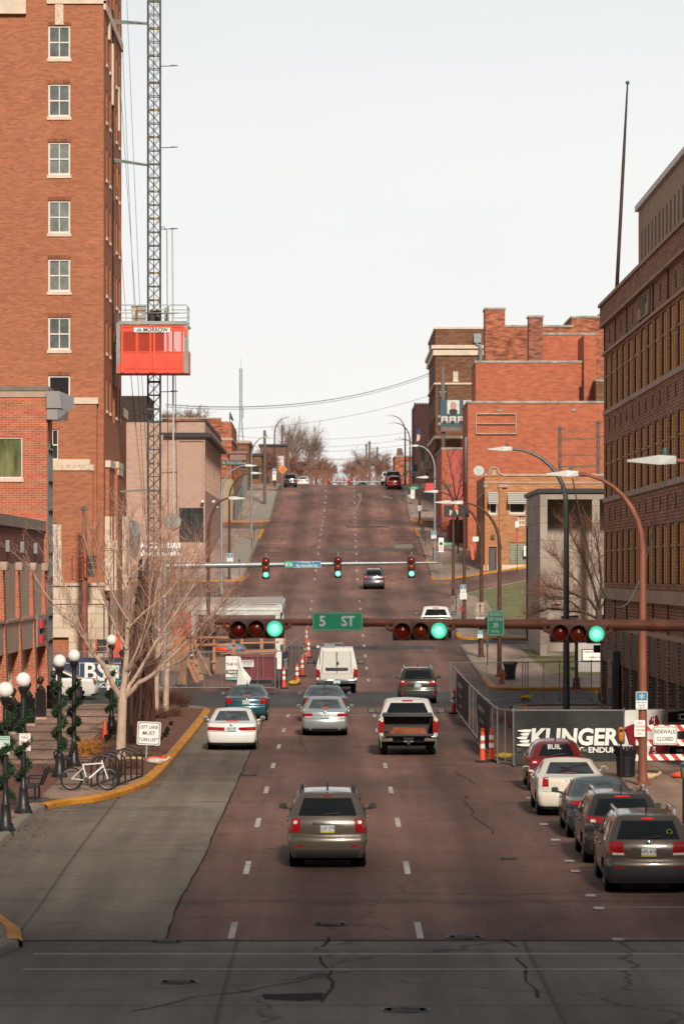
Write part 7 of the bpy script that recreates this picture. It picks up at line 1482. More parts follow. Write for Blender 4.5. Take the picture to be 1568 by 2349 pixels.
mb=MB();mb.box(CX(445),Yc-.10,CZ_(690),CX(1115),Yc-.055,CZ_(602));sg=mb.build('name_board',M_WHITE,hc)
mb=MB();mb.text('MORROW',.30,((CX(610)+CX(1075))/2,Yc-.104,CZ_(647)),bold=.03,sx=.93);mb.build('lettering',mat('morrow_ink',(.02,.045,.05),.5),sg)
mb=MB()
for a_,b_ in((490,515),(520,548)):mb.add([(CX(a_),Yc-.103,CZ_(678)),(CX(a_+28),Yc-.103,CZ_(678)),(CX(b_+12),Yc-.103,CZ_(608)),(CX(b_),Yc-.103,CZ_(615))],[(0,1,2,3)])
mb.add([(CX(562),Yc-.103,CZ_(678)),(CX(596),Yc-.103,CZ_(678)),(CX(560),Yc-.103,CZ_(608)),(CX(552),Yc-.103,CZ_(640))],[(0,1,2,3)]);mb.build('emblem',mat('morrow_teal',(.02,.25,.36),.5),sg)
M_WIRE=mat('wire',(.14,.14,.14),.6)
for i,((xa,ya),(xb,yb))in enumerate((((275,-30),(308,700)),((290,-30),(321,700)),((273,150),(311,700)),((300,857),(340,1250)),((316,857),(334,1180)),((325,857),(345,1180)))):
 mb=MB();mb.tube([at(xa,ya,208.5),at(xb,yb,207.8)],.014,5);o=mb.build('hoist_rope',M_WIRE);tag(o,'thin steel hoist rope hanging beside the brick tower and mast','rope','hoist ropes beside the tower')
mb=MB();mb.tube([at(266,330,208),at(280,600,208),at(291,745,208),at(309,960,208),at(330,1190,208)],.018,5);o=mb.build('hoist_rope',mat('rope_orange',(.6,.22,.03),.7));tag(o,'thin orange rope hanging from the tower past the cabin','rope')
mb=MB();mb.box(TX,203.6,17,TX+.06,204.0,37);
o=mb.build('dark_wall_strip',M_VOID);tag(o,'dark vertical strip laid on the street side of the tower','wall strip')  # near-black upright strip set flat on the tower's street side
def person(label,loc,rz,pose,jacket,trousers,skin=(.35,.19,.13),hair=(.03,.02,.015),sc=1.0,hood=False,cat='person'):
 """one skinned body grown from a jointed skeleton; pose offsets joints by name"""
 J=dict(pel=(0,0,.95),chest=(0,.0,1.3),neck=(0,.0,1.5),head0=(0,.02,1.58),head1=(0,.03,1.72),hl=(-.1,0,.9),kl=(-.11,.03,.5),al=(-.11,0,.08),tl=(-.12,.17,.04),hr=(.1,0,.9),kr=(.11,.03,.5),ar=(.11,0,.08),tr=(.12,.17,.04),sl=(-.19,0,1.43),el=(-.25,-.02,1.14),wl=(-.25,.07,.9),fl=(-.25,.1,.8),sr=(.19,0,1.43),er=(.25,-.02,1.14),wr=(.25,.07,.9),fr=(.25,.1,.8))
 for k,v in pose.items():J[k]=v
 E=[('pel','chest'),('chest','neck'),('neck','head0'),('head0','head1'),('pel','hl'),('hl','kl'),('kl','al'),('al','tl'),('pel','hr'),('hr','kr'),('kr','ar'),('ar','tr'),('chest','sl'),('sl','el'),('el','wl'),('wl','fl'),('chest','sr'),('sr','er'),('er','wr'),('wr','fr')]
 RAD=dict(pel=.15,chest=.17,neck=.06,head0=.085,head1=.085,hl=.1,hr=.1,kl=.065,kr=.065,al=.045,ar=.045,tl=.04,tr=.04,sl=.075,sr=.075,el=.052,er=.052,wl=.035,wr=.035,fl=.03,fr=.03)
 nm=list(J);me=bpy.data.meshes.new('p');me.from_pydata([J[k]for k in nm],[(nm.index(a_),nm.index(b_))for a_,b_ in E],[]);ob_=bpy.data.objects.new('p',me);COL.objects.link(ob_)
 ob_.modifiers.new('s','SKIN');ob_.modifiers.new('u','SUBSURF').levels=2
 for i,k in enumerate(nm):me.skin_vertices[0].data[i].radius=(RAD[k],RAD[k]*.85)
 me.skin_vertices[0].data[0].use_root=True
 dg=bpy.context.evaluated_depsgraph_get();m2=bpy.data.meshes.new_from_object(ob_.evaluated_get(dg));bpy.data.objects.remove(ob_)
 m2.materials.clear()
 for m in(mat('cloth_%.2f_%.2f_%.2f'%jacket,jacket,.9),mat('cloth_%.2f_%.2f_%.2f'%trousers,trousers,.9),mat('skin',skin,.6),mat('shoes',(.03,.025,.02),.7)):m2.materials.append(m)
 for p in m2.polygons:
  c=p.center;p.use_smooth=True;hands=min((c-Vector(J['fl'])).length,(c-Vector(J['fr'])).length)<.075;p.material_index=2 if(c.z>J['neck'][2]+.03 or hands)else 3 if c.z<.12 else 1 if c.z<.93 and abs(c.x)<.2 else 0
 t=thing('person',label,cat,loc,rz);t.scale=(sc,sc,sc);b=bpy.data.objects.new('body',m2);COL.objects.link(b);b.parent=t
 h=Vector(J['head1']);mb=MB();mb.ball((h.x,h.y-.025,h.z+.015),.105,14,10,(.9,1,1.05));mb.build('hood' if hood else 'hair',mat('cloth_%.2f_%.2f_%.2f'%jacket,jacket,.9)if hood else mat('hair_%.2f'%hair[0],hair,.9),t);return t
walk=dict(kl=(-.1,.2,.52),al=(-.1,.1,.12),tl=(-.1,.26,.06),kr=(.1,.0,.5),ar=(.1,-.25,.12),tr=(.1,-.1,.05),wl=(-.22,-.1,.93),fl=(-.22,-.12,.84),wr=(.22,.2,.95),fr=(.22,.24,.86))
person('person in a dark coat walking uphill on the right pavement',gnd(979,1107,.15),0,walk,(.03,.03,.035),(.025,.025,.03),sc=1.05)
person('person in a dark blue jacket standing behind the lamp pole at the left crest',gnd(630,1113,.15),0,{},(.02,.03,.08),(.03,.03,.04))
person('person in a grey hooded top working inside the wooden framed site',(xat(497,237),237,gz(-8,237)+.45),2.4,dict(wl=(-.2,.3,1.05),fl=(-.18,.4,1.05),wr=(.2,.3,1.05),fr=(.18,.4,1.05)),(.10,.11,.13),(.06,.06,.08),hood=True)
person('person in a bright yellow jacket leaning out of the tower toward the hoist cabin',(-11.95,204.9,wz[6][0]-.38),R(-90),dict(chest=(0,.1,1.28),neck=(0,.22,1.45),head0=(0,.28,1.52),head1=(0,.33,1.64),sl=(-.19,.17,1.40),sr=(.19,.17,1.40),el=(-.22,.35,1.2),wl=(-.15,.5,1.15),fl=(-.14,.57,1.15),er=(.22,.35,1.2),wr=(.15,.5,1.15),fr=(.14,.57,1.15)),(.45,.55,.02),(.04,.04,.05),sc=.98)
YF=188.4
fence('site_fence','grey wire fence along the junction in front of the building site',[(xat(118,YF),YF),(xat(205,YF),YF),(xat(290,YF),YF),(xat(388,YF),YF),(xat(468,YF),YF),(xat(550,YF),YF),(xat(631,YF),YF)],1.75,.12)
fence('site_fence','grey wire fence running up the left lane beside the delineators',[(xat(640,190.3),190.3),(-2.6,196),(-2.3,203),(-1.95,210),(-1.65,217)],1.75,.01)
bl=banner('builder_banner','navy blue banner with white BS lettering behind the white dented sedan',(xat(121,YF),YF-.06),(xat(283,YF),YF-.06),zat(1589,YF),zat(1508,YF),mat('navy_cloth',(.028,.04,.085),.7,var=.4,scale=1.2,stretch=(1.5,1,.3)),wav=.015,seed=2)
mb=MB();mb.text('BS',1.25,(xat(220,YF),YF-.13,zat(1543,YF)),bold=.02,sx=.95);mb.text('CONSTRUCTION',.27,(xat(222,YF),YF-.13,zat(1571,YF)),bold=.015);mb.build('lettering',M_WHITE,bl)
mb=MB();mb.box(xat(200,YF),YF-.11,zat(1563.5,YF),xat(281,YF),YF-.105,zat(1560.5,YF));mb.build('green_line',M_SGREEN,bl)
mb=MB();mb.box(xat(122,YF),YF-.11,zat(1521.5,YF),xat(281,YF),YF-.105,zat(1520.5,YF));mb.box(xat(183,YF),YF-.11,zat(1560,YF),xat(183.8,YF),YF-.105,zat(1521,YF));mb.box(xat(183,YF),YF-.11,zat(1577,YF),xat(281,YF),YF-.105,zat(1576,YF));mb.build('white_lines',M_WHITE,bl)
b2=banner('builder_banner','dark blue banner with white BS letters on the fence up the left lane',(-2.68,191.2),(-2.45,199.0),lambda f:gz(-2,192)+.1,lambda f:gz(-2,192)+1.75,mat('navy_cloth',(0,0,0)),wav=.02)
mb=MB();mb.text('BS',.8,(-2.5,195,gz(-2,195)+1.05),u=(.03,1,0),sx=5.0,bold=.02);mb.build('lettering',M_WHITE,b2)
jb=banner('realtor_banner','white banner with a teal foot reading Sarah 712 hung on the site fence',(xat(518,YF),YF-.06),(xat(546,YF),YF-.06),zat(1560,YF),zat(1505,YF),M_WHITE,wav=.01)
mb=MB();Yb_=YF-.10;mb.text('THE W',.2,(xat(532,Yb_),Yb_,zat(1524,Yb_)),sx=.9);mb.text('712.5',.17,(xat(537,Yb_),Yb_,zat(1549,Yb_)),bold=.01);mb.build('lettering',M_SBLACK,jb)
mb=MB();mb.box(xat(518.5,YF),Yb_+.01,zat(1545.5,YF),xat(546,YF),Yb_+.015,zat(1536,YF));mb.build('grey_band',mat('band_grey',(.12,.11,.1),.6),jb);mb=MB();mb.text('Sarah',.2,(xat(533,Yb_),Yb_,zat(1541,Yb_)),bold=.02);mb.text('www.jand',.12,(xat(532,Yb_),Yb_-.002,zat(1557,Yb_)));mb.build('lettering',M_WHITE,jb)
mb=MB();mb.box(xat(518.5,YF),Yb_+.01,zat(1560,YF),xat(546,YF),Yb_+.015,zat(1553,YF));mb.build('teal_band',mat('band_teal',(.02,.22,.22),.6),jb)
mb=MB();pts=[(545,1505),(552,1508),(556,1530),(576,1556),(570,1572),(543,1573),(547,1530)];mb.add([tuple(at(x,y,YF-.12-.06*(i%3)))for i,(x,y)in enumerate(pts)]+[tuple(at(556,1548,YF-.35))],[(i,(i+1)%7,7)for i in range(7)]);mb.build('drooping_cloth',M_WHITE,jb)
sc_w=sign_plate('notice_board','small black and white notice sheets on the fence post corner','notice',at(640.5,1515,190.1),.22,.85,M_WHITE,[('NOTICE',.05,0,.3,M_SBLACK),('SITE',.05,0,.15,M_SBLACK),('SAFETY',.05,0,-.1,M_SBLACK)])
cnp=thing('site_canopy','white steel framed canopy standing over the timber framed site','canopy',(0,0,0));Y1,Y2=222,237
mb=MB();A,B,C,D=at(439,1386,Y1),at(643,1384,Y1),at(651,1370,Y2),at(455,1370,Y2);mb.add([tuple(p)for p in(A,B,C,D)]+[(p.x,p.y,p.z-.06)for p in(A,B,C,D)],[(0,1,2,3),(7,6,5,4),(0,4,5,1),(1,5,6,2),(2,6,7,3),(3,7,4,0)]);mb.build('roof_deck',mat('canopy_deck',(.42,.37,.33),.8,var=.2,scale=1,dirt=.3),cnp)
M_WSTEEL=mat('white_steel',(.58,.60,.57),.5,var=.15,scale=2,dirt=.3)
mb=MB();mb.box(A.x,Y1-.15,A.z-.62,B.x,Y1+.1,A.z-.07);mb.box(A.x,Y1-.2,A.z-.36,B.x,Y1-.155,A.z-.3);mb.box(A.x,Y1-.2,A.z-.14,B.x,Y1-.155,A.z-.08);mb.beam((B.x,Y1,B.z-.3),(C.x,Y2,C.z-.3),.2,.45);mb.beam((A.x,Y1,A.z-.3),(D.x,Y2,D.z-.3),.2,.45);mb.build('beam',M_WSTEEL,cnp)
for p in(A,B,C,D):mb=MB();q=Vector((p.x+(.15 if p.x<-5 else-.15),p.y,0));mb.box(q.x-.14,q.y-.12,gz(q.x,q.y)+.05,q.x+.14,q.y+.12,p.z-.1);mb.box(q.x-.2,q.y-.16,gz(q.x,q.y)+.05,q.x+.2,q.y+.16,gz(q.x,q.y)+.3);mb.build('post',M_WSTEEL,cnp)
M_DUMP=mat('dumpster_red',(.20,.018,.028),.55,var=.25,scale=1.5,dirt=.5)
du=thing('dumpster','dark red dumpster with a white LINDBLOM label behind the site fence','dumpster',(0,0,0));Yd=196.5;xa,xb=xat(549,Yd),xat(630,Yd);z0=gz(-4,Yd)+.25;z1=zat(1503,Yd)
mb=MB();mb.add([(xa+.15,Yd+.2,z0),(xb-.1,Yd+.2,z0),(xb-.1,Yd+5.5,z0+.3),(xa+.15,Yd+5.5,z0+.3),(xa,Yd,z1),(xb,Yd,z1),(xb,Yd+6,z1+.2),(xa,Yd+6,z1+.2)],[(0,1,5,4),(1,2,6,5),(2,3,7,6),(3,0,4,7),(0,3,2,1)]);mb.build('body',M_DUMP,du)
for f in(.0,.34,.67,.985):mb=MB();x=xa+(xb-xa)*f;mb.box(x-.04,Yd-.06,z0,x+.06,Yd+.1,z1);mb.build('rib',M_DUMP,du)
mb=MB();mb.box(xa-.05,Yd-.08,z1-.1,xb+.05,Yd+.02,z1+.02);mb.box(xa,Yd-.05,z0-.05,xb,Yd+.2,z0+.05);mb.build('rim',M_DUMP,du)
mb=MB();mb.box(xat(555,Yd),Yd-.09,zat(1530,Yd),xat(582,Yd),Yd-.065,zat(1514,Yd));lb=mb.build('label_plate',M_WHITE,du);mb=MB();xc=xat(568.5,Yd);mb.text('LINDBLOM',.13,(xc,Yd-.095,zat(1517.3,Yd)),bold=.03,sx=.85);mb.text('SERVICES INC.',.08,(xc,Yd-.095,zat(1521.6,Yd)),bold=.02,sx=.85);mb.text('PH. 712-276-8900',.065,(xc,Yd-.095,zat(1525,Yd)),bold=.015,sx=.85);mb.text('SIOUX CITY, IOWA',.06,(xc,Yd-.095,zat(1528.2,Yd)),sx=.85);mb.build('lettering',M_SBLACK,lb)
r_=random.Random(21)
def planks(name,label,cat,specs,m=M_WOOD,w=.09,h=.045,group=None):
 t=thing(name,label,cat,(0,0,0),0,group)
 for p,q in specs:mb=MB();mb.beam(p,q,w*r_.uniform(.8,1.3),h);mb.build('board',m,t)
 return t
planks('lumber_stack','loose pale boards lying across the top of the red dumpster','lumber',[(at(x0_,y0_,197+k*.7),at(x1_,y1_,197.3+k*.7))for k,(x0_,y0_,x1_,y1_)in enumerate(((505,1500,636,1492),(520,1497,640,1494),(560,1494,630,1490),(530,1502,600,1496),(575,1503,642,1496),(590,1499,610,1495)))],w=.28)
Yw=206
planks('timber_frame','raw timber post and rail frame behind the site fence','timber frame',[(at(448,1568,Yw),at(447,1455,Yw)),(at(491,1537,Yw),at(491,1460,Yw)),(at(536,1500,Yw),at(536,1460,Yw)),(at(450,1461.5,Yw-.1),at(540,1462.5,Yw-.1)),(at(450,1479,Yw-.1),at(540,1478,Yw-.1)),(at(484,1518,Yw-.12),at(498,1518,Yw-.12)),(at(437,1460,Yw),at(486,1557,Yw-1.5)),(at(555,1500,Yw+2),at(555,1462,Yw+2)),(at(600,1494,Yw+2),at(600,1455,Yw+2)),(at(550,1475,Yw+2),at(640,1473,Yw+2)),(at(652,1500,Yw+4),at(652,1455,Yw+4)),(at(394,1458,Yw-2),at(400,1530,Yw-2)),(at(430,1455,Yw),at(432,1545,Yw))],w=.15,h=.1)
planks('scrap_timber','heap of broken boards and frames leaning together behind the site fence','scrap timber',[(at(x0_,y0_,192.5+.3*k),at(x1_,y1_,192+.3*k))for k,(x0_,y0_,x1_,y1_)in enumerate(((413,1568,425,1505),(421,1570,419,1500),(430,1518,452,1566),(438,1515,460,1562),(415,1552,440,1520),(434,1532,452,1524),(444,1550,464,1543),(432,1570,430,1528),(410,1515,455,1512),(426,1543,424,1572),(447,1515,463,1560),(368,1552,385,1512),(372,1530,380,1570)))],w=.22)
fw=thing('foundation_wall','low brown concrete foundation wall behind the timber frame','wall',(0,0,0));mb=MB();mb.box(xat(360,205),207,gz(-8,207),xat(548,207),207.6,zat(1507,207));mb.build('wall_face',mat('earth_concrete',(.24,.155,.105),.9,var=.3,scale=1,dirt=.4),fw)
hb_=thing('site_hoarding','orange brown plywood hoarding left of the white canopy','hoarding',(0,0,0));mb=MB();mb.box(xat(385,218),218,gz(-9,218),xat(437,218),218.1,zat(1452,218));mb.build('panel',mat('hoarding_ply',(.45,.15,.05),.8,var=.2,stretch=(1,1,.3)),hb_)
rg=thing('red_mesh_gate','bright red mesh gate section of the hoist enclosure','gate',(0,0,0));Yg=212;mb=MB();x0,x1,z0,z1=xat(403,Yg),xat(437,Yg),zat(1456,Yg),zat(1407,Yg)
for p,q in(((x0,z0),(x1,z0)),((x1,z0),(x1,z1)),((x1,z1),(x0,z1)),((x0,z1),(x0,z0))):mb.beam((p[0],Yg,p[1]),(q[0],Yg,q[1]),.09,.06)
mb.build('frame',M_HOIST,rg);mb=MB()
for k in range(1,12):x=x0+(x1-x0)*k/12;mb.beam((x,Yg,z0),(x,Yg,z1),.018);z=z0+(z1-z0)*k/12;mb.beam((x0,Yg,z),(x1,Yg,z),.018)
mb.build('mesh_bars',M_HOIST,rg)
ob2=thing('orange_barrier','orange panel barrier standing behind the globe lamp with the parking sign','barrier',(0,0,0));Yg=196;mb=MB();mb.box(xat(258,Yg),Yg-2.2,1.2,xat(284,Yg),Yg-2.1,zat(1456,Yg));mb.build('panel',M_ORANGE,ob2);mb=MB()
for k in range(5):x=xat(260+5*k,Yg);mb.box(x,Yg-2.25,1.25,x+.05,Yg-2.205,zat(1457,Yg))
mb.build('rib',M_ORANGE,ob2)
gb=thing('utility_cabinet','grey green steel cabinet with a white oval plate inside the timber frame','cabinet',(0,0,0));Yg=226;mb=MB();mb.rbox(xat(455,Yg),Yg,zat(1500,Yg),xat(500,Yg),Yg+1.2,zat(1447,Yg),.05);mb.build('body',mat('cabinet_green',(.13,.14,.12),.5,dirt=.3),gb);mb=MB();mb.ball((xat(471,Yg),Yg-.01,zat(1463.5,Yg)),.42,20,6,(1,.02,.22));lb=mb.build('oval_plate',M_WHITE,gb);mb=MB();mb.text('LINDBLOM',.14,(xat(471,Yg),Yg-.03,zat(1463.5,Yg)),bold=.02);mb.build('lettering',M_SBLACK,lb)
mb=MB()
for x0_,x1_ in((462,462),(522,522)):mb.beam(at(x0_,1500,215),at(x1_,1445,215),.13,.13)
mb.beam(at(460,1446,215),at(524,1446,215),.13,.13);mb.beam(at(500,1446,219),at(497,1500,219),.13,.13);mb.beam(at(462,1480,215),at(522,1480,215),.1);sf=thing('steel_trestle','dark brown steel trestle frame in front of the grey green cabinet','trestle',(0,0,0));build_each(mb,'beam',M_RUSTD,sf)
tp=thing('tarpaulin','crumpled orange and blue grey tarpaulin on the timber frame','tarpaulin',(0,0,0))
for m,dx in((M_ORANGE,0),(mat('tarp_blue',(.16,.21,.27),.6,var=.3),.25)):
 mb=MB();c=at(525+dx*20,1491-dx*12,208);mb.ball(c,.55,14,8,(1.5,1,.55));mb.v=[(x+r_.uniform(-.1,.1),y,z+r_.uniform(-.07,.07))for x,y,z in mb.v];mb.build('sheet',m,tp)
oc=thing('work_materials','orange pallet rack and timber stacked at the back of the site','materials',(0,0,0))
mb=MB();mb.box(xat(515,245),245,zat(1450,245),xat(592,245),246,zat(1428,245));mb.build('orange_stack',mat('stack_orange',(.5,.13,.03),.8,var=.4,scale=3),oc);mb=MB();mb.box(xat(500,248),248,zat(1428,248),xat(560,248),249,zat(1418,248));mb.build('brown_stack',M_RUSTD,oc)
fsg=thing('hall_sign','white sign board with black slanted lettering seen through the tree twigs','sign',(0,0,0));Yg=300;mb=MB();mb.box(xat(324,Yg),Yg,zat(1275,Yg),xat(414,Yg),Yg+.1,zat(1245,Yg));mb.build('board',M_WHITE,fsg);mb=MB();mb.text('Fire Control',.62,(xat(369,Yg),Yg-.02,zat(1261,Yg)),bold=.02,shear=.3);mb.build('lettering',M_SBLACK,fsg);mb=MB()
for x in(328,410):mb.beam(at(x,1245,Yg+.2),(xat(x,Yg),Yg+.2,gz(-13,Yg)),.12)
mb.build('post',M_GALV,fsg)
ar_=thing('white_tarp','pale plastic sheet draped on the corner of the lower tower wall','sheeting',(0,0,0));mb=MB();pts=[(294,1270),(296,1200),(302,1192),(313,1195),(321,1205),(323,1225),(320,1262),(312,1285)];mb.add([tuple(at(x,y,214-.3*(i%2)))for i,(x,y)in enumerate(pts)]+[tuple(at(307,1230,213.2))],[(i,(i+1)%8,8)for i in range(8)]);mb.build('sheet',mat('plastic_sheet',(.5,.52,.54),.4),ar_)
fence('hill_fence','low wire fence in front of the left pavement beyond the second junction',[(-15.5,304),(-12.5,304),(-9.3,304),(-8.9,311)],1.5,.15)
rl=thing('hill_railing','pale metal railing climbing beside the pavement on the left hill','railing',(0,0,0))
Ys_=fr(436,492,3.5)
for i,y in enumerate(Ys_):
 z=prof(y)+.15;mb=MB();mb.tube([(-11.3,y,z),(-11.3,y,z+2.6)],.05,6);mb.build('post',M_GALV,rl)
 if i:
  for h in(.3,2.6):mb=MB();mb.tube([(-11.3,Ys_[i-1],prof(Ys_[i-1])+.15+h),(-11.3,y,z+h)],.045,6);mb.build('rail',M_GALV,rl)
  mb=MB();mb.quad((-11.3,Ys_[i-1],prof(Ys_[i-1])+.4),(-11.3,y,z+.3),(-11.3,y,z+2.7),(-11.3,Ys_[i-1],prof(Ys_[i-1])+2.8));mb.build('mesh_panel',lattice('railing_mesh',(.4,.42,.42),.3,.16),rl)
M_GRAN=mat('black_granite',(.014,.013,.013),.15,var=.3,scale=8,spec=.7);M_BRZ=mat('dark_bronze',(.045,.032,.022),.45,.5,var=.4,scale=12)
for i,(px,py,lab,rz)in enumerate(((30,1684,'dark bronze bust on a black plinth, nearest of the row before the shop windows',.2),(64,1665,'dark bronze bust on a black plinth half hidden by a globe lamp',0),(93,1650,'dark bronze bust on a black plinth third along the brick wing',-.3),(123,1631,'dark bronze bust on a black plinth nearest the white dented sedan',.1))):
 t=thing('bust_statue',lab,'statue',gnd(px,py,.15),R(-60)+rz,'bronze busts along the brick wing');t['label']=lab
 mb=MB();mb.box(-.21,-.21,.1,.21,.21,1.1);mb.build('plinth',M_GRAN,t);mb=MB();mb.box(-.22,-.22,0,.22,.22,.1);mb.build('plinth_base',M_LIMEST,t)
 mb=MB();mb.tube([(0,.02,1.1),(0,.03,1.2),(0,.03,1.32),(0,.01,1.4)],[.16,.2,.1,.065],12);mb.ball((0,0,1.57),.135,16,12,(.82,.95,1.2));mb.ball((0,-.13,1.55),.03,8,6,(.8,1,1.5));mb.ball((0,-.11,1.48),.05,8,6,(1.1,.7,.6));mb.ball((0,.03,1.63),.135,14,8,(.86,.98,.85))
 for s in(1,-1):mb.ball((s*.115,.01,1.56),.035,8,6,(.5,.8,1.2));mb.ball((s*.045,-.112,1.60),.02,6,4)
 mb.build('bust',M_BRZ,t)
def bench(lab,p):
 t=thing('bench',lab,'bench',p,0,'black benches on the plaza')
 for y in(-.75,.75):
  mb=MB();mb.tube([(-.32,y,.02),(.3,y,.02)],.03,8);mb.tube([(.02,y,.02),(.02,y,.42)],.03,8);mb.tube([(-.28,y,.42),(.12,y,.42),(.2,y,.6),(.3,y,.92)],.03,8);mb.tube([(-.26,y,.42),(-.3,y,.6),(-.2,y,.66),(.2,y,.66)],.025,8);mb.build('end_frame',M_CASTIRON,t)
 mb=MB()
 for k in range(6):mb.box(-.28+.065*k,-.75,.435,-.235+.065*k,.75,.455)
 mb.build('seat',M_CASTIRON,t);mb=MB()
 for k in range(6):f=k/5;mb.box(.14+.15*f,-.75,.5+.38*f,.165+.15*f,.75,.555+.38*f)
 mb.build('backrest',M_CASTIRON,t);return t
bench('black slatted bench seen from its end, behind the no parking lamp post',gnd(84,1836,.15));bench('black slatted bench seen from its end between the paired globe lamps',gnd(150,1768,.15));bench('small black bench beside the far globe lamp and the cone',gnd(279,1658,.15))
rk_=thing('bike_rack','black bicycle rack of round arches beside the mulch bed','bike rack',(0,0,0))
for k in range(6):
 p=gnd(235,1806,.15);y=p.y+1.0*k;x=p.x+.12*k;z=gz(x,y)+.15;mb=MB();pts=[(x-.32,y,z)]+[(x-.32*math.cos(math.pi*j/10),y,z+.62+.3*math.sin(math.pi*j/10))for j in range(11)]+[(x+.32,y,z)];mb.tube(pts,.027,8);mb.build('hoop',M_CASTIRON,rk_)
mb=MB();p=gnd(235,1806,.15);mb.beam((p.x-.32,p.y-.1,p.z+.03),(p.x+.28,p.y+5.1,gz(p.x,p.y+5)+.18),.05);mb.beam((p.x+.32,p.y-.1,p.z+.03),(p.x+.92,p.y+5.1,gz(p.x,p.y+5)+.18),.05);build_each(mb,'base_bar',M_CASTIRON,rk_)
bp_=gnd(206,1813,.15);bk=thing('bicycle','white mountain bicycle leaning at the black arch rack','bicycle',(bp_.x,bp_.y,bp_.z));bk.rotation_euler=(R(-4),0,R(2));M_BIKE=paint('bike_white',(.72,.72,.72))
wr=.335;A_,B_,C_,D_=(-.52,0,wr),(.52,0,wr),(-.08,0,.29),(.38,0,.78)
for c in(A_,B_):
 Mx=Matrix.Translation(c)@Matrix.Rotation(R(90),4,'X');mb=MB();mb.lathe([(wr-.045,-.02),(wr-.02,-.026),(wr,0),(wr-.02,.026),(wr-.045,.02),(wr-.045,-.02)],n=36,M=Mx);w_=mb.build('wheel',M_TYRE,bk)
 mb=MB();mb.lathe([(wr-.075,-.012),(wr-.046,-.015),(wr-.046,.015),(wr-.075,.012),(wr-.075,-.012)],n=36,M=Mx);mb.build('rim',M_CHROME,w_);mb=MB();mb.tube([(c[0],-.05,c[2]),(c[0],.05,c[2])],.025,8)
 for k in range(16):a_=math.pi*2*k/16;mb.tube([c,(c[0]+(wr-.06)*math.cos(a_),.0,c[2]+(wr-.06)*math.sin(a_))],.003,4)
 mb.build('spoke',M_STEEL,w_)
mb=MB();St=(-.20,0,.74);Hd=(.34,0,.83)
for p,q,r1 in((C_,St,.022),(St,(.36,0,.78),.022),(C_,(.39,0,.70),.03),(A_,C_,.014),(A_,(-.17,0,.66),.013)):
 ys=(.03,-.03)if p==A_ else(0,)
 for yy in ys:mb.tube([(p[0],yy,p[2]),(q[0],yy*.3,q[2])],r1,8)
mb.tube([(.40,0,.66),(.345,0,.86)],.025,8);build_each(mb,'frame',M_BIKE,bk)
mb=MB()
for yy in(.05,-.05):mb.tube([(.52,yy,wr),(.43,yy,.6),(.41,yy*.6,.66)],.018,8)
mb.build('fork',M_BIKE,bk);mb=MB();mb.tube([(.30,-.3,.96),(.33,-.1,.94),(.345,0,.93),(.33,.1,.94),(.30,.3,.96)],.014,8);mb.tube([(.345,0,.86),(.345,0,.93)],.018,8);mb.build('handlebar',M_PLAS,bk)
mb=MB();mb.add([(-.38,-.08,.83),(-.38,.08,.83),(-.2,.04,.83),(-.04,.015,.83),(-.04,-.015,.83),(-.2,-.04,.83),(-.36,-.06,.78),(-.36,.06,.78),(-.06,0,.80)],[(0,5,4,3,2,1),(0,1,7,6),(1,2,3,8,7),(5,0,6,8,4),(6,7,8)]);mb.tube([(-.20,0,.74),(-.22,0,.80)],.014,6);mb.build('saddle',M_PLAS,bk)
mb=MB();mb.lathe([(.03,-.01),(.09,-.01),(.09,.01),(.03,.01)],n=20,M=Matrix.Translation((-.08,-.05,.29))@Matrix.Rotation(R(90),4,'X'));mb.beam((-.08,-.07,.29),(-.05,-.08,.14),.03);mb.beam((-.08,.07,.29),(-.11,.08,.44),.03);mb.box(-.1,-.16,.12,.02,-.06,.145);mb.box(-.16,.06,.42,-.04,.16,.445);mb.build('crankset',M_PLAS,bk)
M_CORT=mat('weathering_steel',(.062,.024,.016),.85,.1,var=.45,scale=2.5,stretch=(1,1,.3),dirt=.3)
sc0=gnd(320,1712,.2);M_CORT2=mat('weathering_steel_light',(.088,.034,.024),.85,.1,var=.35,scale=2.5,stretch=(1,1,.3));M_CORT3=mat('weathering_steel_dark',(.020,.009,.007),.9,.1,var=.4,scale=2.5);NP=[0]
sp2=thing('rust_sculpture','tall rust brown sculpture of clustered curved steel planks in the planting bed','sculpture',sc0);Ysc=sc0.y
mb=MB();mb.lathe([(.72,-.05),(.72,.04),(0,.04)],n=30);mb.build('base_plate',M_CORT,sp2)
def plank(px0,py0,px1,py1,dy,w,bend=.0,tw_=.0):
 a_,b_=at(px0,py0,Ysc+dy)-sc0,at(px1,py1,Ysc+dy*.6)-sc0;mb=MB();vs=[];n=8
 for k in range(n+1):
  f=k/n;c=a_.lerp(b_,f)+Vector((bend*math.sin(math.pi*f),0,0));ww=w*(1-.25*f)/2;dd=.07
  ca,sa=math.cos(tw_),math.sin(tw_)
  for x_,y_ in((-ww,-dd),(ww,-dd),(ww,dd),(-ww,dd)):vs.append(c+Vector((x_*ca-y_*sa,x_*sa+y_*ca,(.06*x_/ww if k==n else 0))))
 mb.add(vs,[(i*4+j,i*4+(j+1)%4,(i+1)*4+(j+1)%4,(i+1)*4+j)for i in range(n)for j in range(4)]+[(3,2,1,0),(n*4,n*4+1,n*4+2,n*4+3)]);NP[0]+=1;mb.build('steel_plank',(M_CORT2,M_CORT3,M_CORT)[NP[0]%3]if NP[0]<11 else(M_CORT2,M_CORT,M_CORT2,M_CORT3)[NP[0]%4],sp2)
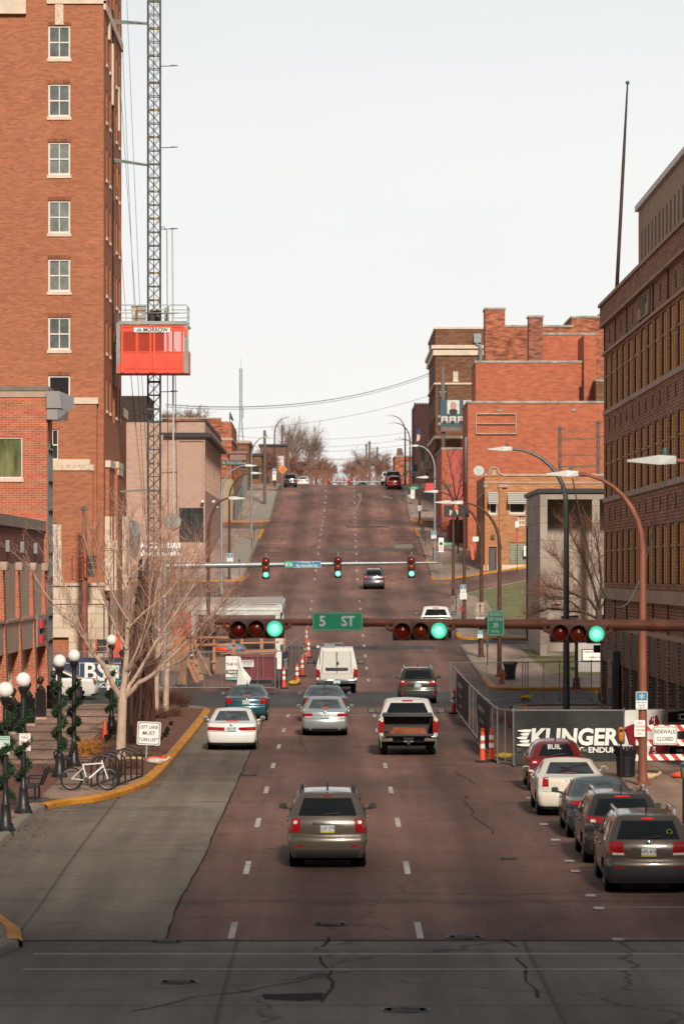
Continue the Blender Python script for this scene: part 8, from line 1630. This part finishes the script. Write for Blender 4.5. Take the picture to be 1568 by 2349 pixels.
for a_ in((318,1700,322.5,1282,.1,.17,-.05),(333,1700,336,1283,.15,.15,0),(327,1700,328,1310,.3,.14,0),(311,1700,316,1347,.0,.15,-.05),(305,1700,309.5,1381,.05,.13,-.08),(334,1560,351,1311,.2,.15,.05),(344,1700,345,1440,.1,.16,0),(349,1702,350,1482,.0,.14,.02),(300,1702,297,1445,.1,.16,-.04),(352,1702,349,1520,.12,.12,.03)):plank(*a_)
for a_ in((290,1570,277,1493,-.1,.14,.03,.3),(338,1560,366,1507,-.25,.22,.02,.4),(331,1640,336,1500,-.35,.17,.1,.5),(306,1690,312,1520,-.3,.13,-.08,-.3),(297,1690,303,1545,-.3,.14,-.1,.2),(318,1650,320,1545,-.4,.11,.05,.4),(328,1608,340,1480,-.3,.17,.08,.6),(322,1690,341,1590,-.4,.1,.02,.3),(330,1700,328,1610,-.45,.11,0,.2),(312,1700,322,1615,-.45,.12,-.03,.2),(339,1700,348,1622,-.45,.11,0,.3),(346,1700,352,1590,-.3,.1,.02,.1),(303,1704,305,1660,-.5,.13,-.04,.2),(293,1702,296,1590,-.2,.15,-.05,0),(288,1708,294,1665,-.4,.2,.06,.5),(299,1712,314,1700,-.6,.2,0,.2),(318,1716,332,1706,-.6,.15,.05,.2),(342,1690,340,1478,-.1,.13,.05,.1),(315,1690,309,1476,-.15,.14,.03,.2),(322,1690,322,1470,-.2,.13,0,.5),(300,1690,290,1480,0,.14,-.03,.3),(335,1690,333,1530,-.35,.12,.06,.4),(308,1690,318,1590,-.42,.1,-.05,.2),(349,1690,345,1560,-.2,.12,.05,.6)):plank(*a_)
for px,py in((256,1680),(251,1697),(244,1700),(392,1668),(385,1680),(383,1688),(378,1694),(368,1702),(350,1717)):
 p=gnd(px,py,.25);t=thing('spot_lamp','small black ground spot lamp aimed at the rust sculpture','spot lamp',p,r_.uniform(-1,1),'ground spot lamps around the sculpture');mb=MB();mb.lathe([(.05,-.14),(.075,-.02),(.085,.08),(.075,.08),(.06,.02),(0,.02)],n=14,M=Matrix.Translation((0,0,.12))@Matrix.Rotation(R(40),4,'X'));mb.build('lamp_body',M_CASTIRON,t);mb=MB();mb.tube([(0,0,-.15),(0,0,.1)],.015,6);mb.build('stake',M_CASTIRON,t)
def sack(lab,p,s,m,rz,name='sandbag'):
 mb=MB();mb.ball((0,0,.09),.2,16,10,(1.5,.8,.5));mb.tube([(.22,0,.1),(.36,0,.12),(.46,.03,.2)],[.08,.03,.06],8);mb.v=[(x+r_.uniform(-.015,.015),y+r_.uniform(-.015,.015),z+r_.uniform(-.015,.015))for x,y,z in mb.v];o=mb.build(name,m);o.location=p;o.rotation_euler=(0,0,rz);o.scale=(s,s,s);tag(o,lab,'sandbag','sandbags')
M_SACK=mat('sack_cream',(.50,.37,.2),.85,var=.25,scale=4);M_SACKW=mat('sack_white',(.55,.48,.42),.8,var=.3,scale=4)
sack('cream sandbag left of the LEFT LANE sign post',gnd(312,1749,.2),1.0,M_SACK,3.0);sack('white and orange sandbag right of the LEFT LANE sign post',gnd(356,1752,.2),1.0,M_SACKW,.2);sack('orange sandbag behind the white one at the LEFT LANE sign',gnd(352,1747,.2),.9,M_ORANGE,.5)
sack('yellow sandbag at the foot of the corner fence panel beside the delineators',gnd(1153,1741,.05),1.1,M_YELB,.4);sack('yellow sandbag at the base of the crossing fence behind the cones',gnd(1205,1605,.1),1.1,M_YELB,.8);sack('yellow sandbag beside the corner pedestrian signal post',gnd(1379,1596,.1),1.3,M_YELB,2);sack('cream sandbag on the pavement right of the near rust pole',gnd(1480,1787,.15),1.0,M_SACK,.1);sack('orange sandbag near the barricade at the right edge',gnd(1562,1785,.15),1.1,M_ORANGE,0);sack('yellow sandbag between the delineators of the left fence',gnd(672,1571,.02),1.2,M_YELB,1)
pot=thing('planter_tub','brown round concrete planter tub behind the black banner','planter',(xat(1462,140),140,gz(11,140)+.15));mb=MB();mb.lathe([(.35,0),(.5,.5),(.48,.75),(.62,.8),(.64,.92),(.5,.94)],n=20);mb.build('tub',mat('tub_brown',(.10,.05,.04),.8),pot)
cbd=thing('notice_board','grey church notice board with a worship time letter panel on the lawn','notice board',(0,0,0));Yg=206;mb=MB();mb.box(xat(1324,Yg),Yg,gz(12,Yg)+.1,xat(1398,Yg),Yg+.5,zat(1425,Yg));mb.build('board_body',mat('board_grey',(.45,.42,.40),.8,var=.1),cbd)
mb=MB();mb.box(xat(1333,Yg),Yg-.08,zat(1517,Yg),xat(1396,Yg),Yg-.003,zat(1489,Yg));c=mb.build('panel_frame',M_SIGK,cbd);mb=MB();mb.box(xat(1335,Yg),Yg-.09,zat(1515,Yg),xat(1394,Yg),Yg-.082,zat(1491,Yg));mb.build('letter_panel',M_WHITE,c)
mb=MB();mb.text('SUNDAYS WORSHIP 10:30',.13,(xat(1364,Yg),Yg-.095,zat(1495.5,Yg)),bold=.015,sx=.8);mb.text('SUNDAY 11:15',.13,(xat(1364,Yg),Yg-.095,zat(1508,Yg)),bold=.015,sx=.8);mb.build('lettering',M_SBLACK,c)
mb=MB();mb.text('Presbyterian',.3,(xat(1366,Yg),Yg-.02,zat(1473,Yg)),sx=.9);mb.build('lettering',mat('faded_white',(.6,.58,.55),.6),cbd)
t=sign_plate('caution_sign','white caution notice on the side of the yellow brick shop','sign',at(1090,1236.5,338),.52,.40,M_WHITE,[('CAUTION',.11,0,.08,M_SRED),('WATCH',.09,0,-.07,M_SBLACK)])
t=sign_plate('shop_notice','white notice with a letter S beside the glass block window','sign',at(1206,1264,339.5),.45,.9,M_WHITE,[('S',.4,0,.0,M_SBLACK)])
t=sign_plate('yard_sign','yellow and red yard sign leaning before the yellow brick shop','sign',at(1203,1304,337),.6,.5,mat('yard_yellow',(.6,.45,.03),.6),[('NOW',.16,0,.1,M_SRED),('HIRING',.13,0,-.08,M_SRED)],tilt=R(8));mb=MB();mb.beam((-.2,.05,-.7),(-.15,.02,.2),.03);mb.beam((.2,.05,-.7),(.15,.02,.2),.03);build_each(mb,'leg',M_SIGK,t)
t=thing('bus_stop_sign','slim dark post with a narrow red sign before the glass block window','sign',gnd(1185,1313,.15));z=zat(1235,t.location.y)-t.location.z;mb=MB();mb.tube([(0,0,0),(0,0,z+1)],.035,6);mb.build('post',M_SIGK,t);mb=MB();mb.box(-.1,-.06,z-.4,.1,-.04,z+.6);mb.build('red_panel',M_SRED,t);mb=MB();mb.box(-.15,-.07,z+.9,.15,-.04,z+1.4);mb.build('sign_panel',M_WHITE,t)
ld=thing('red_ladder','red and white striped post leaning at the side of the yellow shop','post',(0,0,0));mb=MB();mb.beam(at(1084,1284,342),at(1081,1254,342.6),.25,.1);mb.build('post',M_ORANGE,ld)
bo=thing('orange_barrier','red orange plastic barrier on the right pavement near the walking person','barrier',(0,0,0));Yg=455;mb=MB();mb.add([tuple(at(973,1128,Yg)),tuple(at(999,1128,Yg)),tuple(at(998,1108,Yg)),tuple(at(977,1108,Yg))]+[(p.x,p.y+1,p.z)for p in(at(973,1128,Yg),at(999,1128,Yg),at(998,1108,Yg),at(977,1108,Yg))],[(0,1,2,3),(1,5,6,2),(3,2,6,7),(4,0,3,7)]);mb.build('panel',mat('barrier_red',(.6,.05,.04),.5),bo)
bsg=thing('dark_shop_sign','black boxy sign hung over the pavement beside the red brick wall','sign',(0,0,0));Yg=365;mb=MB();mb.box(xat(1018,Yg),Yg,zat(1186,Yg),xat(1075,Yg),Yg+.6,zat(1159,Yg));mb.build('panel',M_SIGK,bsg);mb=MB();mb.ball(at(1044,1165,Yg-.05),.28,12,8,(1,.1,1));mb.build('orange_mark',M_ORANGE,bsg);mb=MB();mb.cbox(at(1032,1176,Yg-.05),(.12,.02,.5));mb.cbox(at(1036,1174,Yg-.05),(.1,.02,.3));mb.cbox(at(1047,1172,Yg-.05),(.2,.02,.14));mb.cbox(at(1048,1177,Yg-.05),(.1,.02,.2));build_each(mb,'white_mark',M_WHITE,bsg);mb=MB();mb.tube([at(1050,1186,Yg+.3),(xat(1050,Yg),Yg+.3,gz(11.7,Yg))],.08,6);mb.build('post',M_SIGK,bsg)
tb=thing('brick_terrace','low brick planter terrace with grass beside the right pavement','wall',(0,0,0));mb=MB();mb.box(11.4,384,prof(384)-.5,14,392,zat(1205,388));mb.box(11.8,392,prof(392),14,398,zat(1192,392));build_each(mb,'brick_step',B_NEARD,tb)
pa=thing('pawn_awning','dark blue pawn shop awning far up the right pavement','awning',(0,0,0));Yg=512;mb=MB();mb.add([tuple(at(942,1096,Yg)),tuple(at(957,1096,Yg)),tuple(at(957,1064,Yg+2)),tuple(at(949,1066,Yg+1.5))],[(0,1,2,3)]);mb.build('canopy',mat('awning_navy',(.02,.045,.085),.6),pa);mb=MB();mb.text('PAWN',.32,at(950,1084,Yg-.3));mb.text('SHOP',.32,at(950,1090,Yg-.3));mb.build('lettering',M_WHITE,pa)
vs_=thing('vertical_shop_sign','tall yellow and teal vertical shop sign on the right near the crest','sign',(0,0,0));Yg=500;mb=MB();mb.box(xat(960,Yg),Yg,zat(1062,Yg),xat(974,Yg),Yg+.3,zat(1025,Yg));mb.build('panel',mat('sign_teal',(.12,.3,.3),.5),vs_)
mb=MB()
for k in range(9):
 for dx in(-1.6,1.6):mb.cbox(at(967+dx,1029+4*k,Yg-.04),(.15,.04,.13))
build_each(mb,'orange_letter_block',mat('sign_yellow',(.65,.35,.04),.5),vs_)
t=sign_plate('office_sign','small grey hanging sign reading shrine office past the vertical shop sign','sign',at(977,1066,480),1.2,.95,mat('sign_pale',(.5,.5,.48),.6),[('SHRINE',.26,0,.16,M_SBLACK),('OFFICE',.26,0,-.18,M_SBLACK)])
t=sign_plate('street_sign','small green street sign far up the right pavement','sign',at(950,1119,470),1.2,.3,M_SGREEN,[('8TH ST',.2,0,0,M_WHITE)])
t=thing('parking_sign','tall white parking sign on a thin post below the far green street sign','sign',(xat(946,470),470.1,gz(9.6,470)+.15));z=zat(1131,470)-t.location.z
sign_plate('','','',(0,-.04,z),.5,1.4,M_WHITE,[('P',.3,0,.3,M_SGRN),('2 HR',.16,0,-.2,M_SGRN)],par=t);mb=MB();mb.tube([(0,0,0),(0,0,z+.9)],.04,6);mb.build('post',M_GALV,t)
fl=thing('flag','striped American flag on an angled pole at the brown brick block','flag',(0,0,0));Yg=468;mb=MB();mb.tube([at(985,1000,Yg),at(955,978,Yg)],.05,6);mb.build('flagpole',M_SIGK,fl)
c0,c1,c2,c3=at(957,982,Yg),at(965,988,Yg),at(961,1010,Yg),at(955,1013,Yg)
for k in range(7):
 f0,f1=k/7,(k+.98)/7;mb=MB();mb.quad(c0.lerp(c1,f0),c0.lerp(c1,f1),c3.lerp(c2,f1),c3.lerp(c2,f0));mb.build('stripe',M_SRED if k%2 else M_WHITE,fl)
mb=MB();d=Vector((0,-.02,0));mb.quad(c0+d,c1+d,c1.lerp(c2,.45)+d,c0.lerp(c3,.45)+d);mb.build('canton',mat('flag_blue',(.03,.04,.12),.7),fl)
def upole(lab,px,pyb,pyt,Y,cross=(),r=.14):
 t=thing('utility_pole',lab,'utility pole',(0,0,0),0,'wooden utility poles');x=xat(px,Y);zb=zat(pyb,Y);mb=MB();mb.tube([(x,Y,min(zb,gz(x,Y))),(x,Y,zat(pyt,Y))],[r*1.2,r],8);mb.build('pole',M_POLEW,t)
 for(pa_,pb_,py)in cross:mb=MB();mb.beam(at(pa_,py,Y-.2),at(pb_,py,Y-.2),.10,.13);mb.build('crossarm',M_POLEW,t)
 return t
upole('weathered utility pole with a rack of crossarms before the red brick wall',1283,1130,977,352,((1275,1295,982),(1285,1372,1006.5),(1283,1370,1044),(1283,1370,1070)),.15)
upole('weathered utility pole at the right of the crossarm rack by the long brown building',1371,1130,965,352.6,((1362,1384,968),(1362,1390,1001)),.16)
for i,(px,pyb,pyt,Y,lab)in enumerate(((607,1110,987,470,'wooden utility pole left of the lamp at the left crest'),(661,1100,993,560,'wooden utility pole just left of the black SUV on the crest'),(647,1070,975,600,'wooden utility pole behind the lamp at the left crest'),(673,1098,1015,640,'thin wooden pole among the bare crest trees on the left'),(847,1105,1012,640,'wooden utility pole among the bare trees right of the road'),(840,1100,1018,700,'short far utility pole right of the road'),(865,1105,1025,660,'thin far utility pole before the orange shop'),(716,1100,1040,720,'far utility pole in the middle of the left trees'))):upole(lab,px,pyb,pyt,Y,((px-4,px+4,pyt+4),)if i in(3,4,5)else(),.16)
def wire(lab,a_,b_,sag,r,n=14,grp='overhead wires'):
 mb=MB();pts=[Vector(a_).lerp(Vector(b_),k/n)+Vector((0,0,-sag*4*(k/n)*(1-k/n)))for k in range(n+1)];mb.tube(pts,r,5,caps=False);o=mb.build('overhead_wire',M_WIRE);tag(o,lab,'wire',grp)
wl_='thin overhead wire crossing the street against the sky'
for dy,rr_ in((0,.04),(5,.025)):wire('thick overhead cable sagging across the street high above the hill',at(380,928+dy,340),at(985,856+dy,480),1.6,rr_)
wire(wl_,at(520,985,450),at(990,906,500),.9,.022)
for k,(ya,yb,Y)in enumerate(((1000,990,560),(1022,1005,570),(1030,1018,580),(1048,1036,560),(1040,1046,600),(1062,1052,540))):wire(wl_,at(540,ya,Y),at(950,yb,Y+20),.8,.022)
wire('dark cable drooping across the road from the left silver lamp to the right',at(577,1085,391),at(905,1085,500),2.6,.02)
wire('black cable between the pole tops of the crossarm rack',at(1285,982,352),at(1370,968,352),.6,.03);wire('pale cable drooping from the near rust lamp past the long brown building',at(1312,1098,113),at(1500,1200,128),3.3,.02)
wire('dark cable drooping from a rust lamp head over the crew cab pickup',at(1045,1160,205),at(780,1293,193),.9,.008)
rm=thing('radio_mast','thin white lattice radio mast far behind the orange brick building','radio mast',(0,0,0));Yg=700
for i,(xa,xb)in enumerate(((550,546),(554.5,559))):mb=MB();mb.tube([at(xa,845,Yg),at(xa,960,Yg),at(xb,1030,Yg)],.09,5);mb.build('mast_leg',M_GALV,rm)
mb=MB()
for k in range(26):y=847+6*k;w=0 if y<960 else(y-960)*.065;mb.beam(at(550-w,y,Yg),at(554.5+w,y+6,Yg),.06);mb.beam(at(554.5+w,y,Yg),at(550-w,y+6,Yg),.06)
mb.build('bracing',M_GALV,rm);mb=MB();mb.tube([at(552.5,845,Yg),at(552.5,822,Yg)],.04,5);mb.build('antenna_tip',M_GALV,rm)
fp=thing('flagpole','tall thin rusty flagpole leaning above the long brown brick building','flagpole',(0,0,0));Yg=163;a_,b_=at(1412,690,Yg),at(1438,192,Yg);mb=MB();mb.tube([a_,a_.lerp(b_,.65),b_],[.085,.07,.035],10);mb.build('pole',mat('pole_rust_dark',(.055,.025,.02),.6,.2,var=.4),fp);mb=MB();mb.ball(b_+Vector((0,0,.04)),.09,12,8);mb.build('finial',mat('verdigris',(.06,.12,.11),.6),fp)
M_BARK=mat('pale_bark',(.46,.33,.255),.85,var=.3,scale=7,stretch=(1,1,.4));M_TWIG=mat('pale_twigs',(.37,.205,.15),.9,var=.25,scale=3);M_BARKD=mat('dark_bark',(.075,.045,.033),.9,var=.35,scale=5);M_TWIGD=mat('dark_twigs',(.17,.07,.045),.9,var=.3,scale=3)
M_FARTW=mat('far_twigs',(.27,.19,.155),.95,var=.3,scale=1);M_FARRED=mat('far_red_twigs',(.25,.125,.095),.95,var=.4,scale=1)
def twigs(mb,p,d,l,r,depth,g,up=.25,spread=.7,n=3,sides=3,kids=(2,3)):
 pts=[p];rs=[r];dd=d.normalized()
 for k in range(n):
  dd=(dd+Vector((g.gauss(0,.16),g.gauss(0,.16),g.gauss(0,.12)+up*.25))).normalized();pts.append(pts[-1]+dd*l/n);rs.append(r*(1-.6*(k+1)/n))
 mb.tube(pts,rs,sides,caps=False)
 if depth>0:
  for k in range(g.randint(*kids)):
   f=g.uniform(.25,.98);i=min(n-1,int(f*n));q=pts[i].lerp(pts[i+1],f*n-i);a=Vector((g.gauss(0,1),g.gauss(0,1),g.gauss(0,.7)));nd=(dd+a.normalized()*spread).normalized()
   twigs(mb,q,nd,l*g.uniform(.45,.72),max(.0045,rs[i]*.6),depth-1,g,up,spread,n,sides,kids)
def limb_tree(name,label,base,trunk,limbs,Yb,seed,group=None,bark=M_BARK,tw=M_TWIG,dens=7,tl=1.5,rt=.012,depth=2):
 g=random.Random(seed);t=thing(name,label,'tree',(0,0,0),0,group)
 pt=[at(x,y,Yb)for x,y,r in trunk];mb=MB();mb.tube(pt,[r for x,y,r in trunk],12);mb.build('trunk',bark,t)
 cr=MB()
 for lm,r0,dy in limbs:
  pts=[at(x,y,Yb+dy*k/(len(lm)-1))for k,(x,y)in enumerate(lm)];n=len(pts);rs=[r0*(1-.82*k/(n-1))for k in range(n)]
  pp=[];rr_=[]
  for k in range(n-1):
   for j in range(3):f=j/3;pp.append(pts[k].lerp(pts[k+1],f)+Vector((g.gauss(0,.012),g.gauss(0,.012),g.gauss(0,.012)))*(j>0));rr_.append(rs[k]*(1-f)+rs[k+1]*f)
  pp.append(pts[-1]);rr_.append(rs[-1]);mb=MB();mb.tube(pp,rr_,8);mb.build('limb',bark,t)
  m=len(pp)
  for k in range(2,m):
   for q in range(dens if k>m*.35 else max(1,dens//3)):
    i=k-1;b=pp[i].lerp(pp[k],g.random());d=(pp[k]-pp[i]).normalized();a=Vector((g.gauss(0,1),g.gauss(0,1),g.gauss(0,.6)+.15)).normalized()
    twigs(cr,b,d+a*.85,tl*g.uniform(.5,1.15),rt*g.uniform(.7,1.2),depth,g,.3)
 cr.build('crown',tw,t);return t
Ym=gnd(276,1750,.2).y
limb_tree('bare_tree','large pale barked bare tree forking low in front of the rust sculpture',None,[(275,1754,.19),(277,1720,.16),(280,1650,.145),(281,1602,.15),(282,1590,.11)],[([(281,1604),(287,1545),(291,1500),(292,1450),(293,1380),(296,1320),(295,1240),(292,1150)],.105,.3),([(280,1606),(262,1576),(240,1530),(214,1500),(195,1465),(160,1425),(110,1370),(62,1290)],.095,-1.6),([(214,1500),(186,1440),(162,1380),(133,1300),(118,1230)],.05,1.2),([(283,1604),(318,1566),(360,1540),(400,1500),(440,1460),(500,1395),(535,1350)],.085,-1.5),([(284,1600),(306,1560),(330,1520),(372,1450),(420,1380),(470,1300)],.075,1.4),([(285,1570),(300,1535),(320,1500),(345,1430),(365,1330),(382,1240)],.06,2),([(289,1540),(306,1510),(326,1460),(341,1400),(352,1300)],.05,-1.2),([(292,1490),(270,1450),(242,1380),(216,1310),(190,1225)],.055,1.5),([(293,1440),(330,1405),(380,1365),(432,1300),(455,1240)],.045,1),([(293,1420),(262,1370),(230,1290),(215,1210)],.04,-1),([(295,1335),(272,1290),(245,1215)],.03,.6),([(296,1325),(330,1292),(368,1220),(380,1170)],.035,-.6),([(360,1540),(410,1520),(460,1480),(515,1420)],.04,1)],Ym,5,dens=3,tl=1.0,rt=.012)
for i,(px,py,lab,sd)in enumerate(((357,1640,'slim bare tree behind the rust sculpture, left of a pair',8),(380,1639,'slim bare tree nearest the planted kerb, right of a pair',9))):
 Yb=gnd(px,py,.2).y;o=px-357
 limb_tree('bare_tree',lab,None,[(px,py+2,.14),(px+2,1560,.115),(px+7,1490,.10)],[([(px+7,1492),(px+8,1430),(px+9,1370),(px+10,1290),(px+8,1210)],.085,.2),([(px+6,1500),(px-15,1450),(px-35,1390),(px-48,1310)],.045,-1),([(px+7,1495),(px+28,1450),(px+60,1400),(px+100,1345)],.055,1.2),([(px+7,1480),(px+22,1430),(px+45,1370),(px+70,1290)],.045,-1.2),([(px+8,1440),(px-5,1390),(px-20,1310),(px-26,1230)],.035,1),([(px+9,1400),(px+25,1350),(px+40,1270)],.03,.8),([(px+6,1505),(px+40,1470),(px+90,1440),(px+135,1410)],.045,-1)],Yb,sd,group=None,dens=3,tl=1.4,rt=.0145)
Yd=214
limb_tree('bare_dark_tree','dark spreading bare tree in front of the pale slab building',None,[(1372,1520,.22),(1371,1450,.19),(1372,1400,.17)],[([(1372,1405),(1350,1375),(1320,1365),(1285,1350),(1250,1345)],.10,-2),([(1371,1420),(1340,1405),(1300,1402),(1260,1395),(1222,1410)],.09,1.5),([(1372,1400),(1362,1350),(1345,1300),(1320,1250),(1300,1200)],.10,1.5),([(1373,1395),(1378,1340),(1372,1270),(1360,1200)],.09,-2),([(1371,1430),(1345,1430),(1310,1445),(1275,1450)],.07,-1.5),([(1350,1375),(1325,1335),(1290,1300),(1265,1265)],.06,1),([(1374,1400),(1395,1360),(1410,1300)],.08,0),([(1340,1405),(1300,1375),(1262,1370),(1235,1360)],.05,2)],Yd,17,bark=M_BARKD,tw=M_TWIGD,dens=11,tl=1.15,rt=.015,depth=2)
rb_=banner('red_ribbon','torn red ribbon caught in the twigs of the dark bare tree',(xat(1262,212),212),(xat(1285,212),212),zat(1389,212),zat(1385.5,212),M_SRED,nx=6,wav=.25)
limb_tree('bare_dark_tree','thin dark bare tree before the salmon and red brick walls',None,[(1048,1210,.12),(1046,1150,.10)],[([(1046,1155),(1040,1110),(1030,1060),(1020,1010)],.07,1),([(1046,1150),(1055,1110),(1060,1060)],.07,-1),([(1046,1165),(1030,1130),(1015,1100)],.06,1),([(1047,1160),(1062,1130),(1070,1090)],.06,1)],380,23,bark=M_BARKD,tw=M_TWIGD,dens=2,tl=2.2,rt=.022,depth=2)
def far_tree(lab,px,pyb,pyt,w,Y,seed,red=0,grp='bare trees at the hill crest'):
 g=random.Random(seed);t=thing('bare_tree',lab,'tree',(0,0,0),0,grp);b=at(px,pyb,Y);H=(pyb-pyt)*Y/FP;Wd=w*Y/FP
 mb=MB();mb.tube([b-Vector((0,0,2)),b+Vector((0,0,H*.3)),b+Vector((g.gauss(0,.3),0,H*.62))],[.32,.22,.1],7);mb.build('trunk',M_FARTW if not red else M_BARKD,t);cr=MB()
 for k in range(26 if not red else 30):
  a=g.uniform(0,2*math.pi);s=b+Vector((0,0,H*g.uniform(.12,.5)));tip=b+Vector((math.cos(a)*Wd*.5*g.uniform(.35,1),math.sin(a)*Wd*.4*g.uniform(.3,1),H*g.uniform(.5,.95)));m=s.lerp(tip,.5)+Vector((g.gauss(0,.4),0,.25*H*.2));cr.tube([s,m,tip],[.12,.075,.03],4,caps=False)
  for q in range(12 if not red else 15):f=g.uniform(.3,1);p=s.lerp(m,f*2)if f<.5 else m.lerp(tip,f*2-1);twigs(cr,p,(tip-s).normalized()+Vector((g.gauss(0,1),g.gauss(0,1),g.gauss(0,.8)))*.7,H*g.uniform(.12,.22),.028,2,g,.2,.8,2,3)
 cr.build('crown',M_FARRED if red else M_FARTW,t)
far_tree('tall wispy bare tree left of the road at the crest',672,1105,962,70,620,31);far_tree('tall wispy bare tree just right of the tallest crest tree',712,1105,975,62,640,32);far_tree('broad bare tree among the poles right of the road',838,1105,1030,85,680,33);far_tree('bare tree in front of the orange shop beyond the crest',872,1105,1038,60,660,34)
for i,(px,pyt,w,Y,lab)in enumerate(((615,1030,50,560,'reddish bare tree between the brown house and the poles'),(655,1045,55,590,'reddish bare tree behind the black SUV on the crest'),(690,1048,55,610,'reddish bare thicket tree left of the road centre'),(725,1045,60,640,'reddish bare tree nearest the road centre on the left'),(752,1062,40,690,'small reddish bare tree at the road centre on the left'),(805,1055,50,700,'reddish bare tree just right of the far green signals'),(832,1050,50,720,'reddish bare tree behind the right crest poles'),(878,1058,45,640,'reddish bare tree left of the parked vehicles at the crest'))):far_tree(lab,px,1112,pyt,w,Y,40+i,red=1)
far_tree('bare tree crown showing above the beige building roof',440,1000,935,95,520,55,grp=None);far_tree('bare tree beside the dark shingled building',395,1000,940,50,500,56,grp=None);far_tree('bare street tree in front of the brown hill house',590,1105,1040,40,540,57,grp=None)
g=random.Random(91);mb=MB();lf=MB()
for k in range(330):
 px=g.choice((g.uniform(596,762),g.uniform(596,762),g.uniform(792,905)));Y=g.uniform(590,720);p=at(px,1118,Y);h=g.uniform(1.6,4.6)*(1.0 if px<740 else .8)
 twigs(mb,p,Vector((g.gauss(0,.25),g.gauss(0,.2),1)),h,.05,2,g,.3,.7,2,3,(3,4))
for k in range(40):twigs(mb,at(g.uniform(752,802),1119,g.uniform(700,760)),Vector((g.gauss(0,.3),0,1)),g.uniform(.8,2.2),.05,2,g,.3,.7,2,3,(3,4))
tag(mb.build('distant_brush',M_FARRED),'reddish brown leafless thicket along the hill crest',kind='stuff')
def shrub(lab,p,r,h,m,seed,n=60,group=None):
 g=random.Random(seed);mb=MB()
 for k in range(n):a=g.uniform(0,6.28);s=Vector((math.cos(a)*r*.3*g.random(),math.sin(a)*r*.3*g.random(),0));twigs(mb,s,Vector((math.cos(a)*.6,math.sin(a)*.6,1.2)),h*g.uniform(.5,1),.008,1,g,.1,.8,2,3,(2,4))
 t=thing('shrub',lab,'shrub',p,0,group);mb.build('stems',m,t)
 lf=MB()
 for k in range(n*5):v=Vector((g.gauss(0,r*.4),g.gauss(0,r*.4),abs(g.gauss(h*.45,h*.25))));d=Vector((g.gauss(0,1),g.gauss(0,1),g.gauss(0,1))).normalized()*.035;e=d.orthogonal().normalized()*.02;lf.add([v-d,v+e,v+d,v-e],[(0,1,2,3)])
 lf.build('dry_leaves',m,t)
M_DRYO=mat('dry_orange_grass',(.42,.17,.035),.9,var=.4,scale=6);M_DRYB=mat('dry_brown_leaves',(.12,.048,.03),.9,var=.4,scale=6)
shrub('orange dry grass tuft beside the bicycle rack',gnd(192,1735,.2),.5,.55,M_DRYO,1);shrub('orange dry grass tuft behind the bicycle handlebar',gnd(212,1728,.2),.5,.5,M_DRYO,2)
for i,(px,py,r,h,lab)in enumerate(((365,1655,.6,.6,'dark brown leafless shrub behind the lane sign in the bed'),(395,1650,.7,.6,'dark brown shrub between the slim trees and the kerb'),(420,1622,.8,.6,'dark brown shrub at the far right end of the planting bed'),(400,1615,.8,.65,'dark brown shrub beside the far end of the bed'),(385,1618,.7,.6,'dark brown shrub at the foot of the right slim tree'),(265,1680,.5,.5,'brown shrub by the far globe lamp'),(300,1765,.5,.3,'low brown dry plant before the sculpture'),(265,1775,.5,.3,'low brown dry plant beside the rack'))):shrub(lab,gnd(px,py,.2),r,h,M_DRYB,10+i)
shrub('brown dead branches lying behind the roadside fence',(xat(1155,156),156,gz(6,156)+.05),.9,.5,M_DRYB,30,80);shrub('brown dead branches beside the three cones',(xat(1180,150),150,gz(7,150)+.1),.7,.5,M_DRYB,31,50)
g=random.Random(77);mb=MB()
for k in range(900):
 if k<380:y=g.uniform(119,165);x=g.uniform(mulchL(y)-.2,lkL(y)-.1);z=bedz(x,y)+.03
 elif k<640:y=g.uniform(93,125);x=lkL(y)+abs(g.gauss(.15,.35));z=prof(y)+.012
 elif k<760:y=g.uniform(95,165);x=g.uniform(-12,-8.5);z=prof(y)+.17
 else:y=g.uniform(100,126);x=rk(y)-abs(g.gauss(0,.4));z=prof(y)+.012
 d=Vector((g.gauss(0,1),g.gauss(0,1),g.gauss(0,.25))).normalized()*g.uniform(.025,.06);e=Vector((-d.y,d.x,.01))*.6;v=Vector((x,y,z));mb.add([v-d,v+e,v+d,v-e],[(0,1,2,3)])
tag(mb.build('leaf_litter',mat('fallen_leaves',(.22,.085,.04),.9,var=.5,scale=9)),'scattered dry brown leaves on the bed, kerbs and gutters',kind='stuff')
